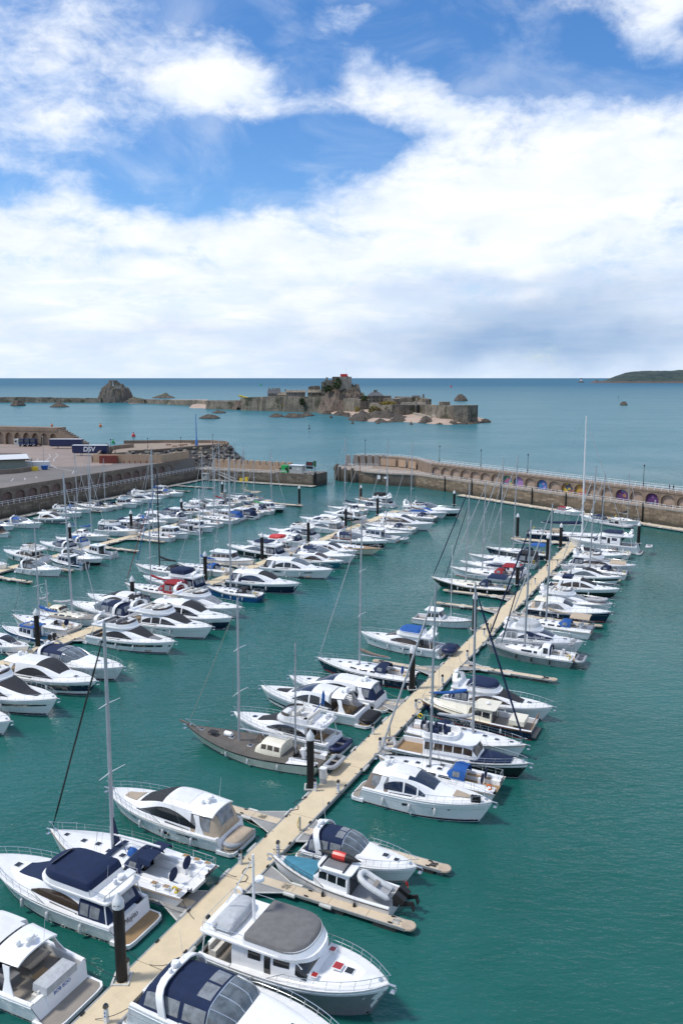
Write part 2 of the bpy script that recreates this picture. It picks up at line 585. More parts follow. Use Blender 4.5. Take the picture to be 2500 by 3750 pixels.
def stone_material(name, c1, c2, c3, bw, bh, mortar=.03, streak=.5, moss=None, algae=None, brickfac=.5, sc=1., tone=0.):
	"""granite coursework for far masonry; object z is up"""
	m = D.materials.new(name)
	m.use_nodes = True
	t = NT(m.node_tree)
	b = t.n['Principled BSDF']
	b.inputs['Roughness'].default_value = .9
	tc = t.new('ShaderNodeNewGeometry').outputs['Position']
	sp = t.new('ShaderNodeSeparateXYZ')
	t.l.new(tc, sp.inputs[0])
	n1 = t.noise(tc, .35 * sc, 7, .62)
	n2 = t.noise(tc, 2.6 * sc, 5, .65)
	c = t.mix(t.ramp(n1, .35, .66), c1, c2)
	c = t.mix(t.ramp(n2, .45, .75), c, c3)
	if tone:
		rv = t.math('FRACT', t.math('ADD', t.new('ShaderNodeObjectInfo').outputs['Random'], t.new('ShaderNodeNewGeometry').outputs['Random Per Island']))
		c = t.mix(t.math('MULTIPLY', rv, tone), c, tuple(q * .30 for q in c1))
		c = t.mix(t.math('MULTIPLY', t.math('GREATER_THAN', rv, .8), tone * .9), c, tuple(q * 1.5 for q in c2))
	st = t.noise(t.map(tc, sc=(1.4 * sc, 1.4 * sc, .09 * sc)), 1.0, 5, .6)
	c = t.mix(t.math('MULTIPLY', t.ramp(st, .48, .72), streak), c, tuple(q * .33 for q in c1))
	if bw:
		hx = t.math('ADD', sp.outputs[0], sp.outputs[1])
		cv = t.new('ShaderNodeCombineXYZ')
		t.l.new(hx, cv.inputs[0]); t.l.new(sp.outputs[2], cv.inputs[1])
		br = t.new('ShaderNodeTexBrick')
		t.l.new(cv.outputs[0], br.inputs['Vector'])
		br.inputs['Color1'].default_value = (1, 1, 1, 1)
		br.inputs['Color2'].default_value = (.72, .72, .72, 1)
		br.inputs['Mortar'].default_value = (.35, .35, .35, 1)
		br.inputs['Scale'].default_value = 1.0
		br.inputs['Mortar Size'].default_value = mortar
		br.inputs['Brick Width'].default_value = bw
		br.inputs['Row Height'].default_value = bh
		c = t.mix(brickfac, c, t.mix(1.0, c, br.outputs['Color'], 'MULTIPLY'))
	if algae:
		low = t.ramp(t.math('ADD', sp.outputs[2], t.math('MULTIPLY', n2, 1.2)), algae[1], algae[2])
		c = t.mix(t.math('MULTIPLY', low, .8), c, algae[0])
	if moss:
		c = t.mix(t.ramp(t.noise(tc, moss[1], 6, .65), moss[2], moss[2] + .1), c, moss[0])
	t.put(b.inputs['Base Color'], c)
	bp = t.new('ShaderNodeBump')
	bp.inputs['Strength'].default_value = .6
	bp.inputs['Distance'].default_value = .12
	t.l.new(n2, bp.inputs['Height'])
	t.l.new(bp.outputs[0], b.inputs['Normal'])
	M[name] = m
	return m

stone_material('pier_stone', (.25, .185, .122), (.31, .235, .16), (.17, .125, .085), 0, 0, streak=.45, tone=.6, algae=((.075, .062, .042), 2.4, 1.0))
stone_material('pier_upper', (.225, .165, .118), (.28, .21, .155), (.16, .12, .09), 0, 0, streak=.35)
stone_material('quay_stone', (.165, .135, .103), (.215, .18, .138), (.115, .094, .072), 0, 0, streak=.5, tone=.5, algae=((.05, .048, .035), 2.6, 1.2))
stone_material('quay_upper', (.18, .143, .112), (.225, .183, .146), (.13, .10, .082), 0, 0, streak=.45)
stone_material('quay_brick', (.20, .135, .115), (.25, .17, .145), (.14, .095, .085), 1.1, .45, .05, streak=.4, brickfac=.7)
stone_material('recess_stone', (.36, .27, .205), (.40, .31, .24), (.29, .215, .165), 0, 0, streak=.25)
stone_material('castle_stone', (.135, .118, .090), (.30, .255, .19), (.065, .058, .046), 3.0, 1.1, .08, streak=.8, brickfac=.3, moss=((.055, .055, .030), .09, .54), sc=.22)
stone_material('castle_pale', (.31, .275, .225), (.38, .345, .285), (.16, .145, .12), 3.0, 1.1, .08, streak=.6, brickfac=.3, sc=.25)
stone_material('castle_roof', (.085, .088, .10), (.115, .12, .13), (.07, .07, .08), 0, 0, streak=.3)
stone_material('concrete', (.30, .27, .235), (.36, .33, .29), (.24, .215, .185), 0, 0, streak=.3)
stone_material('render_tan', (.42, .29, .19), (.46, .33, .225), (.36, .245, .16), 0, 0, streak=.2)
mat('tarmac', (.20, .18, .165), .9, var=.25, vscale=.09, bump=.2, bscale=8)
mat('yard_paving', (.31, .245, .21), .9, var=.22, vscale=.08, bump=.2, bscale=6)
mat('walk_paving', (.31, .24, .18), .9, var=.18, vscale=.25, bump=.2, bscale=6)
mat('paint_white', (.55, .54, .52), .7, var=.4, vscale=2)
mat('trailer_navy', (.008, .018, .075), .45, var=.15)
mat('container_red', (.24, .045, .03), .55, var=.3, vscale=1.5)
mat('shed_green', (.22, .27, .24), .6, var=.2)
mat('cabin_pale', (.42, .43, .41), .55, var=.12)
mat('blue_pole', (.03, .16, .45), .4)

def rock_material(name, c1, c2, c3, weed=None, grass=None, lich=None):
	m = D.materials.new(name)
	m.use_nodes = True
	t = NT(m.node_tree)
	b = t.n['Principled BSDF']
	b.inputs['Roughness'].default_value = .92
	tc = t.new('ShaderNodeTexCoord').outputs['Object']
	gp = t.new('ShaderNodeNewGeometry')
	sp = t.new('ShaderNodeSeparateXYZ')
	t.l.new(tc, sp.inputs[0])
	n1 = t.noise(tc, .16, 8, .65, .4)
	n2 = t.noise(tc, .7, 7, .7)
	c = t.mix(t.ramp(n1, .36, .62), c1, c2)
	c = t.mix(t.ramp(n2, .46, .66), c, c3)
	if lich:
		c = t.mix(t.math('MULTIPLY', t.ramp(t.noise(tc, .3, 6, .7), .57, .66), .7), c, lich)
	if grass:
		nz = t.new('ShaderNodeSeparateXYZ')
		t.l.new(gp.outputs['Normal'], nz.inputs[0])
		g = t.math('MULTIPLY', t.ramp(nz.outputs[2], .62, .85), t.ramp(sp.outputs[2], grass[1], grass[2]))
		g = t.math('MULTIPLY', g, t.ramp(n2, .3, .5))
		c = t.mix(g, c, grass[0])
	if weed:
		c = t.mix(t.ramp(t.math('ADD', sp.outputs[2], t.math('MULTIPLY', n2, 3.)), weed[1] + 1.5, weed[1]), c, weed[0])
	t.put(b.inputs['Base Color'], c)
	bp = t.new('ShaderNodeBump')
	bp.inputs['Strength'].default_value = .9
	bp.inputs['Distance'].default_value = .8
	t.l.new(n2, bp.inputs['Height'])
	t.l.new(bp.outputs[0], b.inputs['Normal'])
	M[name] = m

rock_material('sea_rock', (.085, .072, .058), (.13, .105, .08), (.045, .040, .034), weed=((.026, .024, .018), 1.2), lich=(.20, .16, .10))
rock_material('castle_rock', (.14, .11, .085), (.23, .165, .125), (.075, .062, .05), grass=((.085, .095, .032), 6, 14), lich=(.09, .09, .04))
rock_material('hermit_rock', (.10, .09, .078), (.155, .135, .11), (.06, .054, .048), grass=((.10, .115, .035), 3, 6), lich=(.12, .11, .06))
rock_material('low_rock', (.06, .052, .044), (.095, .075, .056), (.035, .031, .027), lich=(.20, .14, .045))
mat('armour_rock', (.20, .19, .175), .9, col2=(.11, .10, .092), vscale=.35, bump=.6, bscale=5)
mat('armour_rock_tan', (.30, .25, .18), .9, col2=(.17, .15, .12), vscale=.35, bump=.6, bscale=5)
mat('armour_rock_dark', (.075, .070, .065), .9, col2=(.045, .042, .04), vscale=.35, bump=.6, bscale=5)
mat('sand', (.44, .33, .255), .95, var=.18, vscale=.08, bump=.1, bscale=2)
mat('sand_pale', (.52, .43, .33), .95, var=.15, vscale=.1)
mat('ivy', (.030, .050, .016), .9, col2=(.055, .075, .025), vscale=1.2)
mat('gorse', (.30, .22, .03), .9, col2=(.11, .10, .03), vscale=.6)
mat('turf', (.13, .13, .045), .95, col2=(.20, .17, .06), vscale=.2)

def headland_material():
	m = D.materials.new('headland')
	m.use_nodes = True
	t = NT(m.node_tree)
	b = t.n['Principled BSDF']
	b.inputs['Roughness'].default_value = 1
	tc = t.new('ShaderNodeTexCoord').outputs['Object']
	sp = t.new('ShaderNodeSeparateXYZ')
	t.l.new(tc, sp.inputs[0])
	n = t.noise(tc, .012, 8, .65)
	c = t.mix(t.ramp(n, .40, .60), (.018, .038, .038), (.040, .064, .052))  # blue of distance haze mixed into the greens
	c = t.mix(t.ramp(t.noise(tc, .03, 5, .6), .58, .66), c, (.013, .026, .024))
	low = t.ramp(t.math('ADD', sp.outputs[2], t.math('MULTIPLY', n, 40.)), 42, 26)
	c = t.mix(low, c, (.10, .082, .075))
	t.put(b.inputs['Base Color'], c)
	M['headland'] = m

headland_material()

def water_material():
	m = D.materials.new('sea_water')
	m.use_nodes = True
	t = NT(m.node_tree)
	b = t.n['Principled BSDF']
	b.inputs['IOR'].default_value = 1.33
	b.inputs['Specular IOR Level'].default_value = .5
	tc = t.new('ShaderNodeTexCoord').outputs['Object']
	sp = t.new('ShaderNodeSeparateXYZ')
	t.l.new(tc, sp.inputs[0])
	dist = sp.outputs[1]
	big = t.noise(t.map(tc, sc=(.5, 1.0, 1)), .012, 4, .55)
	# sheltered green harbour water, paler sandy shallows outside, offshore a blue with reflected sky put into the base colour
	f_out = t.ramp(t.math('ADD', dist, t.math('MULTIPLY', t.math('SUBTRACT', big, .5), 60.)), 150., 420.)
	f_far = t.ramp(t.math('ADD', dist, t.math('MULTIPLY', t.math('SUBTRACT', big, .5), 700.)), 250., 4200., False)
	hb = t.mix(t.ramp(t.noise(tc, .035, 4, .6), .3, .7), (.007, .088, .071), (.014, .115, .100))
	c = t.mix(f_out, hb, (.040, .160, .185))
	c = t.mix(f_far, c, (.034, .122, .20))
	streak = t.ramp(t.noise(t.map(tc, sc=(.12, 1.0, 1)), .02, 6, .6, .3), .45, .62)
	c = t.mix(t.math('MULTIPLY', streak, t.math('MULTIPLY', f_out, .35)), c, (.070, .195, .22))
	t.put(b.inputs['Base Color'], c)
	t.put(b.inputs['Specular IOR Level'], t.math('SUBTRACT', .5, t.math('ADD', t.math('MULTIPLY', f_out, .30), t.math('MULTIPLY', f_far, .10))))
	t.put(b.inputs['Roughness'], t.math('ADD', .045, t.math('MULTIPLY', f_out, .16)))
	# ripples: small wind chop with calmer patches, longer swell outside
	calm = t.ramp(t.noise(t.map(tc, sc=(1, .6, 1)), .028, 4, .55), .36, .62)
	r1 = t.noise(t.map(tc, rot=(0, 0, R(20)), sc=(.55, 1.25, 1)), 2.0, 3, .55, .25)
	r2 = t.noise(t.map(tc, rot=(0, 0, R(-15)), sc=(.6, 1.3, 1)), .62, 3, .5, .2)
	r3 = t.noise(t.map(tc, rot=(0, 0, R(8)), sc=(.3, 1.0, 1)), .10, 4, .55)
	h = t.math('MULTIPLY', r1, t.math('ADD', .35, t.math('MULTIPLY', calm, .5)))
	h = t.math('ADD', h, t.math('MULTIPLY', r2, t.math('ADD', .45, t.math('MULTIPLY', calm, 1.0))))
	h = t.math('ADD', h, t.math('MULTIPLY', t.math('MULTIPLY', r3, f_out), 6.0))
	bp = t.new('ShaderNodeBump')
	t.put(bp.inputs['Strength'], t.math('SUBTRACT', 1.0, t.math('MULTIPLY', f_far, .9)))
	bp.inputs['Distance'].default_value = .17
	t.l.new(h, bp.inputs['Height'])
	t.l.new(bp.outputs[0], b.inputs['Normal'])
	# far off the waves turn their faces to the viewer: less mirror, more base colour
	df = t.new('ShaderNodeBsdfDiffuse')
	t.l.new(c, df.inputs['Color'])
	mx = t.new('ShaderNodeMixShader')
	t.put(mx.inputs[0], t.math('ADD', t.math('MULTIPLY', f_out, .22), t.math('MULTIPLY', t.math('POWER', f_far, .6), .62)))
	t.l.new(b.outputs[0], mx.inputs[1]); t.l.new(df.outputs[0], mx.inputs[2])
	t.l.new(mx.outputs[0], t.n['Material Output'].inputs['Surface'])
	M['sea_water'] = m

water_material()

# ================================================================== the setting
def V2(p): return Vector((p[0], p[1]))

def pos(xpx, ypx, Yw):
	"""the point on the photograph's ray through (xpx, ypx) at distance Yw along the view"""
	dx, dz0 = (xpx - 1250.0) / FPX, -(ypx - 1875.0) / FPX
	c, s = math.cos(PITCH), math.sin(PITCH)
	dy = c + dz0 * s
	return Vector((dx / dy * Yw, Yw, CAM_H + (-s + dz0 * c) / dy * Yw))

# water: one sheet out to the horizon
mb = MB()
S_ = 80000
mb.add([(-S_, -400, 0), (S_, -400, 0), (S_, S_, 0), (-S_, S_, 0)], [(0, 1, 2, 3)])
struct(obj('sea_water', mb, 'sea_water', smooth=0))

def path_wall(mb, pts, z0, z1, th, side=1):
	"""wall of thickness th to one side of a polyline"""
	P = [V2(p) for p in pts]
	n = len(P)
	off = []
	for i in range(n):
		a = P[max(i - 1, 0)]; b = P[min(i + 1, n - 1)]
		t = (b - a).normalized()
		off.append(P[i] + Vector((-t.y, t.x)) * th * side)
	for i in range(n - 1):
		a, b, c, d = P[i], P[i + 1], off[i + 1], off[i]
		mb.hexa([(a.x, a.y, z0), (b.x, b.y, z0), (c.x, c.y, z0), (d.x, d.y, z0),
				 (a.x, a.y, z1), (b.x, b.y, z1), (c.x, c.y, z1), (d.x, d.y, z1)])
	return off

BLOCKS = {}

def block_mesh(matname, k):
	key = (matname, k)
	if key not in BLOCKS:
		rnd = random.Random(k * 31 + 5)
		b = MB()
		w_, h_, d_ = .5, .5, 1.0
		j = lambda: rnd.uniform(-.03, .0)
		b.hexa([(-.5, 0, -.5), (.5, 0, -.5), (.5, 1, -.5), (-.5, 1, -.5), (-.5, 0, .5), (.5, 0, .5), (.5, 1, .5), (-.5, 1, .5)])
		b.v = [(x * .985, y - (0 if y > 0 else rnd.uniform(0, .25)), z * .96) for x, y, z in b.v]
		me = D.meshes.new('stone_block')
		me.from_pydata(b.v, [], b.f)
		me.materials.append(M[matname])
		me.update()
		BLOCKS[key] = me
	return BLOCKS[key]

def courses(parent, p0, p1, z0, z1, bw, bh, matname, outward, keep=300, key=None, seed=1):
	"""coursed stone blocks standing proud of the wall between p0 and p1;
	   the nearest 'keep' are objects, the rest one joined part"""
	rnd = random.Random(seed)
	p0, p1 = V2(p0), V2(p1)
	t = (p1 - p0); L = t.length; t.normalize()
	nrm = Vector((-t.y, t.x)) * outward
	rows = int(round((z1 - z0) / bh)); bh = (z1 - z0) / rows
	items = []
	for r in range(rows):
		s = -rnd.uniform(0, bw)
		while s < L:
			w_ = bw * rnd.uniform(.7, 1.35)
			a, b = max(s, 0), min(s + w_, L)
			s += w_
			if b - a < .25: continue
			items.append(((a + b) / 2, b - a, z0 + (r + .5) * bh, rnd.uniform(.04, .13), rnd.randrange(4)))
	items.sort(key=lambda q: -q[0] if key == 'end' else q[0])
	ang = math.atan2(t.y, t.x)
	rest = MB()
	for i, (c, w_, z, d_, k) in enumerate(items):
		q = p0 + t * c
		if i < keep:
			o = D.objects.new('stone_block', block_mesh(matname, k))
			link(o, parent)
			o.location = (q.x, q.y, z)
			o.rotation_euler = (0, 0, ang if outward < 0 else ang)
			o.scale = (w_, -d_ * outward, bh)
			if outward > 0: o.scale = (w_, d_, bh)
			else: o.scale = (w_, -d_, bh)
		else:
			rest.box((q.x + nrm.x * d_ * .5, q.y + nrm.y * d_ * .5, z), (w_ * .985, d_, bh * .955), ang)
	if rest.v:
		o = obj('stone_courses', rest, matname, parent, 0)
		o['kind'] = 'stuff'

def arcade(parent, p0, p1, z0, z1, n, depth, outward, wallmat, panelmats, pil=.5, spring=.45, top=.75, name='arch_bay'):
	"""n arched recesses in a wall face; outward = side the face looks to"""
	p0, p1 = V2(p0), V2(p1)
	t = p1 - p0; L = t.length; t.normalize()
	nrm = Vector((-t.y, t.x)) * outward
	bayw = L / n
	H_ = z1 - z0
	K = 10
	for i in range(n):
		a = i * bayw
		def W(s, d, z):
			q = p0 + t * (a + s) - nrm * d
			return (q.x, q.y, z)
		x0, x1 = pil * bayw * .5, bayw - pil * bayw * .5
		mb = MB()
		arc = []
		for k in range(K + 1):
			th = math.pi * (1 - k / K)
			s = (x0 + x1) / 2 + (x1 - x0) / 2 * math.cos(th)
			z = z0 + H_ * (spring + (top - spring) * math.sin(th))
			arc.append((s, z))
		lo = [(x0, z0)] + arc + [(x1, z0)]
		# face: pilasters and spandrel
		mb.add([W(0, 0, z0), W(x0, 0, z0), W(x0, 0, arc[0][1]), W(0, 0, arc[0][1])], [(0, 1, 2, 3)])
		mb.add([W(x1, 0, z0), W(bayw, 0, z0), W(bayw, 0, arc[-1][1]), W(x1, 0, arc[-1][1])], [(0, 1, 2, 3)])
		P = [[W(s if 0 < k < K else (0 if k == 0 else bayw), 0, z1) for k, (s, z) in enumerate(arc)],
			 [W(s, 0, z) for s, z in arc]]
		mb.grid(P)
		mb.add([W(0, 0, arc[0][1]), W(x0, 0, arc[0][1]), W(0, 0, z1)], [(0, 1, 2)])
		mb.add([W(bayw, 0, arc[-1][1]), W(x1, 0, arc[-1][1]), W(bayw, 0, z1)], [(0, 1, 2)])
		mb.grid([[W(s, 0, z) for s, z in lo], [W(s, depth, z) for s, z in lo]])
		b = obj(name, mb, wallmat, parent, 0)
		pm = panelmats[i] if isinstance(panelmats, list) else panelmats
		mp = MB()
		mp.add([W(s, depth - .01, z) for s, z in lo], [tuple(range(len(lo)))])
		mp.add([W(s, depth + .15, z) for s, z in lo], [tuple(range(len(lo)))])
		nl = len(lo)
		for k in range(nl):
			j = (k + 1) % nl
			mp.f.append((k, j, nl + j, nl + k))
		pn = obj('recess_panel', mp, pm, b, 0)

POST = {}

def railing(label, pts, spacing=2.0, h=1.05, m='rail_white', rails=(1.0, .55), r=.045, group=None, close=False):
	"""guard rail along 3-D points: every post is a part"""
	t = thing('guard_railing', label, 'railing', pts[0], 0, group)
	o0 = Vector(pts[0])
	P = [Vector(p) - o0 for p in pts]
	for k in rails:
		mb = MB()
		mb.tube([p + Vector((0, 0, h * k)) for p in P], r, 5)
		obj('rail', mb, m, t)
	key = (h, m)
	if key not in POST:
		mb = MB()
		mb.tube([(0, 0, 0), (0, 0, h + .05)], .055, 6)
		mb.box((0, 0, .04), (.2, .2, .08))
		me = D.meshes.new('post'); me.from_pydata(mb.v, [], mb.f); me.materials.append(M[m]); me.update()
		POST[key] = me
	acc = 0.
	for i in range(len(P) - 1):
		d = (P[i + 1] - P[i]).length
		n = max(1, int(round(d / spacing)))
		for k in range(n + (1 if i == len(P) - 2 else 0)):
			o = link(D.objects.new('post', POST[key]), t)
			o.location = P[i].lerp(P[i + 1], k / n)
	return t

# ---------------------------------------------------------------- right-hand pier
WALK, TOPZ = 4.2, 8.0
RC, RE = Vector((25.6, 274.2)), Vector((25.6 + .612 * 155, 274.2 - .791 * 155))       # inner face, corner and beyond the frame
rt = (RE - RC).normalized(); rn = Vector((rt.y, -rt.x)) * -1   # rn points out to sea
rn = Vector((-rt.y, rt.x))
pier = thing('stone_pier', 'brown stone harbour pier with arched recesses and white railings, on the right', 'pier')
head_in = [(25.6, 274.2), (17.0, 277.0), (7.2, 284.0)]          # face of the round head towards the basin
head_l = [(7.2, 285.0), (2.0, 288.5), (-1.2, 293.0), (-2.2, 300.0), (1.0, 307.0)]
up_in = [tuple(RE + rn * 4.2), tuple(RC + rn * 4.2 + rt * 3), (27.5, 289.5), (21.5, 298.0), (13.5, 303.0), (5.5, 303.5), (1.0, 300.5)]
mb = MB()
mb.prism([tuple(RC), tuple(RE), tuple(RE + rn * 9.5), tuple(RC + rn * 9.5 + rt * 4), (32, 293), (25, 303), (15, 309), (1.0, 309)]
		 + head_l[::-1] + head_in[::-1][1:-1], -3, WALK)
obj('lower_wall', mb, 'quay_stone', pier, 0)
mb = MB()
mb.prism([tuple(RC + rn * .3), tuple(RE + rn * .3), tuple(RE + rn * 4.2), tuple(RC + rn * 4.2 + rt * 3), (27.5, 289.5), (21.5, 298), (13.5, 303), (5.5, 303.5),
		  (0.0, 301), (-.5, 294), (2.6, 289.2), (7.6, 284.8), (17.2, 277.7)], WALK, WALK + .012)
obj('walkway', mb, 'walk_paving', pier, 0)
courses(pier, RC, RC + rt * 102, 0.0, WALK - .25, 1.7, .54, 'pier_stone', -1, keep=300, key='end', seed=3)
courses(pier, head_in[2], head_in[0], 0.0, WALK - .25, 1.7, .54, 'pier_stone', -1, keep=0, seed=4)
mb = MB()
path_wall(mb, [tuple(RC - rn * .16), tuple(RE - rn * .16)], WALK - .25, WALK + .10, .6, 1)
path_wall(mb, [(7.1, 283.8), (17.0, 276.8), (25.6, 274.0)], WALK - .25, WALK + .10, .6, 1)
obj('coping', mb, 'concrete', pier, 0)
# upper rampart with arcade
UP0 = RC + rn * 4.2 + rt * 3; UP1 = RE + rn * 4.2

def mural(name, bg_, cols, scale, kind=0):
	m = D.materials.new(name)
	m.use_nodes = True
	t = NT(m.node_tree)
	b = t.n['Principled BSDF']
	b.inputs['Roughness'].default_value = .7
	tc = t.new('ShaderNodeTexCoord').outputs['Object']
	vo = t.new('ShaderNodeTexVoronoi')
	t.l.new(t.map(tc, sc=(1, 1, 1.2)), vo.inputs['Vector'])
	vo.inputs['Scale'].default_value = scale
	sp = t.new('ShaderNodeSeparateColor')
	t.l.new(vo.outputs['Color'], sp.inputs[0])
	c = bg_
	thr = t.math('LESS_THAN', vo.outputs['Distance'], .36 if kind == 0 else .62)
	lo = 0.
	cc = cols[0]
	for i, q in enumerate(cols[1:]):
		cc = t.mix(t.math('GREATER_THAN', sp.outputs[0], (i + 1) / len(cols)), cc, q)
	t.put(b.inputs['Base Color'], t.mix(.35, t.mix(thr, bg_, cc), (.08, .07, .07)))
	M[name] = m

mural('mural_a', (.02, .30, .33), [(.6, .5, .1), (.5, .1, .3), (.1, .2, .5), (.05, .4, .2)], .9, 1)
mural('mural_b', (.45, .24, .55), [(.05, .25, .5), (.5, .2, .4), (.45, .24, .55)], .45)
mural('mural_c', (.03, .17, .55), [(.45, .3, .6), (.05, .4, .55), (.03, .17, .55)], .7)
mural('mural_d', (.03, .06, .14), [(.7, .3, .02), (.65, .5, .03), (.5, .05, .05), (.1, .3, .5)], .9, 1)
mural('mural_e', (.5, .25, .12), [(.6, .05, .05), (.7, .45, .05), (.1, .2, .4)], 1.0, 1)
mural('mural_f', (.10, .015, .16), [(.05, .3, .4), (.35, .15, .4), (.4, .2, .05), (.10, .015, .16)], .75)
NB = 34
pan = ['recess_stone'] * NB
up_len = (UP1 - UP0).length

def bay_of(xpx, ypx):
	q = at(xpx, ypx, WALK + 1.2)
	s = (V2(q) - UP0).dot(rt)
	return int(s / (up_len / NB))

for xp, yp, mm in ((1908, 1758, 'mural_a'), (1952, 1765, 'mural_b'), (1999, 1772, 'mural_c'), (2099, 1787, 'mural_d'),
				   (2150, 1794, 'mural_e'), (2268, 1810, 'mural_f'), (2386, 1826, 'mural_f')):
	i = bay_of(xp, yp)
	if 0 <= i < NB: pan[i] = mm
arcade(pier, UP0, UP1, WALK, TOPZ - .45, NB, .6, -1, 'pier_upper', pan, pil=.15, spring=.42, top=.88)
mb = MB()
mb.prism([tuple(UP0 - rn * .12), tuple(UP1 - rn * .12), tuple(UP1 + rn * 5.0), tuple(UP0 + rn * 5.0)], TOPZ - .45, TOPZ)
path_wall(mb, [tuple(UP0 + rn * 1.4), tuple(UP1 + rn * 1.4)], WALK, TOPZ - .46, 3.5, 1)
obj('rampart', mb, 'pier_upper', pier, 0)
ring_in = [tuple(UP0 + rn * .0), (27.5, 289.5), (21.5, 298.0), (13.5, 303.0), (5.5, 303.5)]
mb = MB()
path_wall(mb, ring_in, WALK, TOPZ - .2, 4.6, -1)
obj('round_rampart', mb, 'pier_upper', pier, 0)
mb = MB()   # pale infill panels in the round wall
path_wall(mb, [(26.9, 289.3), (24.6, 293.2)], WALK + .3, TOPZ - .9, .12, 1)
path_wall(mb, [(23.6, 294.2), (21.2, 297.7)], WALK + .3, TOPZ - .9, .12, 1)
path_wall(mb, [(20.2, 298.5), (14.0, 302.4)], WALK + .3, TOPZ - .9, .12, 1)
obj('wall_panel', mb, 'render_tan', pier, 0)
for i in range(6):
	mb = MB()
	c = pos(1275 + i * 26, 1686 - i * .6, 303 + (i % 2) * .6 - abs(i - 2) * .3)
	mb.hexa([(c.x - 1.15, c.y - .8, WALK), (c.x + 1.15, c.y - .8, WALK), (c.x + 1.15, c.y + .9, WALK), (c.x - 1.15, c.y + .9, WALK),
			 (c.x - .75, c.y - .6, 8.3), (c.x + .75, c.y - .6, 8.3), (c.x + .75, c.y + .7, 8.3), (c.x - .75, c.y + .7, 8.3)])
	obj('merlon', mb, 'concrete', pier, 0)
for i, q in enumerate(((-1.6, 293.2), (-.4, 290.6), (1.6, 288.0), (4.2, 286.2))):       # fender timbers on the pier head
	mb = MB()
	mb.box((q[0] - .4, q[1] - .5, 1.2), (.8, .9, 8.0), .7)
	obj('fender_pile', mb, 'quay_stone', pier, 0)
for s in (14, 26, 38, 50, 62, 74, 86):                                                  # dark guide posts on the face
	mb = MB()
	q = RC + rt * s - rn * .3
	mb.box((q.x, q.y, 2.4), (.22, .3, 5.2), math.atan2(rt.y, rt.x))
	obj('guide_post', mb, 'black', pier, 0)
for s, w_, h_ in ((7.0, 1.2, 1.3), (9.6, 1.0, .7)):                                     # notice boards on the head
	q = Vector(head_in[2]).lerp(Vector(head_in[1]), s / 11.6)
	mb = MB(); mb.box((q.x - .10, q.y - .16, 2.7), (w_, .08, h_), math.atan2(-7, 9.8))
	obj('notice_board', mb, 'print_white', pier, 0)
mb = MB(); mb.tube([(16.0, 277.2, 0), (16.0, 277.2, 3.4)], .16, 8)
obj('tide_gauge', mb, 'print_white', pier)

a3 = lambda p, z: (p[0], p[1], z)
railing('white railing along the lower walkway of the right-hand pier', [a3(RC + rn * .15, WALK), a3(RC + rt * 104 + rn * .15, WALK)])
railing('white railing round the basin edge of the pier head', [(-.9, 296, WALK), (-.6, 293.2, WALK), (2.4, 289, WALK), (7.4, 284.4, WALK), (17, 277.3, WALK), (25.6, 274.4, WALK)])
railing('white railing along the top edge of the arched pier wall', [a3(UP0 + rn * .1, TOPZ), a3(UP0 + rt * 101 + rn * .1, TOPZ)])
railing('far white railing on the seaward edge of the right-hand pier', [a3(UP0 + rn * 4.7, TOPZ), a3(UP0 + rt * 101 + rn * 4.7, TOPZ)])
railing('curved white railing on the round rampart of the pier head', [a3(p, TOPZ - .2) for p in ring_in])
railing('short white railing on the ramp of the pier head', [(13.5, 299.5, WALK), (5.5, 300, WALK), (2.5, 296.5, WALK + .6), (6, 293, WALK), (11, 291.5, WALK)])

def lamp_post(loc, h, label, m='black', group='lamp posts along the sea walls'):
	t = thing('lamp_post', label, 'lamp post', loc, 0, group)
	mb = MB(); mb.tube([(0, 0, 0), (0, 0, h)], [.09, .055], 6); mb.lathe([(.16, 0), (.16, .9), (.1, 1.0)], n=8)
	obj('pole', mb, m, t)
	mb = MB(); mb.lathe([(.05, 0), (.2, .12), (.22, .42), (.05, .55)], (0, 0, h), 8)
	obj('lamp_head', mb, m, t)
	return t

ords = ['first', 'second', 'third', 'fourth', 'fifth', 'sixth', 'seventh', 'eighth', 'ninth', 'tenth', 'eleventh', 'twelfth', 'thirteenth',
		'fourteenth', 'fifteenth', 'sixteenth', 'seventeenth', 'eighteenth', 'nineteenth', 'twentieth', 'twenty-first', 'twenty-second',
		'twenty-third', 'twenty-fourth', 'twenty-fifth', 'twenty-sixth', 'twenty-seventh', 'twenty-eighth']
for i, (xp, yp) in enumerate(((1345, 1645), (1607, 1648), (1758, 1664), (1930, 1683), (2356, 1728))):
	if i == 0: q = V2((9, 304.5))
	else:
		c = pos(xp, 1750, 230)
		# foot on the rampart: intersect the pixel column with the seaward edge line
		A, Bv = UP0 + rn * 4.3, rt
		k = c.x / c.y
		s = (k * A.y - A.x) / (Bv.x - k * Bv.y)
		q = A + Bv * s
	lamp_post((q.x, q.y, TOPZ), 5.4, 'slim dark lamp post on the right-hand pier, %s from the pier head' % ords[i])

def bench(loc, rz, label, m='mast_wood'):
	t = thing('bench', label, 'bench', loc, rz, 'benches by the sea walls')
	for k in range(3):
		mb = MB(); mb.box((0, -.15 + k * .17, .45), (1.9, .13, .05)); obj('seat_slat', mb, m, t, 0)
	for k in range(3):
		mb = MB(); mb.box((0, .28, .58 + k * .16), (1.9, .05, .12)); obj('back_slat', mb, m, t, 0)
	for s in (-.8, .8):
		mb = MB(); mb.box((s, .05, .22), (.08, .5, .44)); mb.box((s, .31, .7), (.08, .06, .6)); obj('leg', mb, 'black', t, 0)

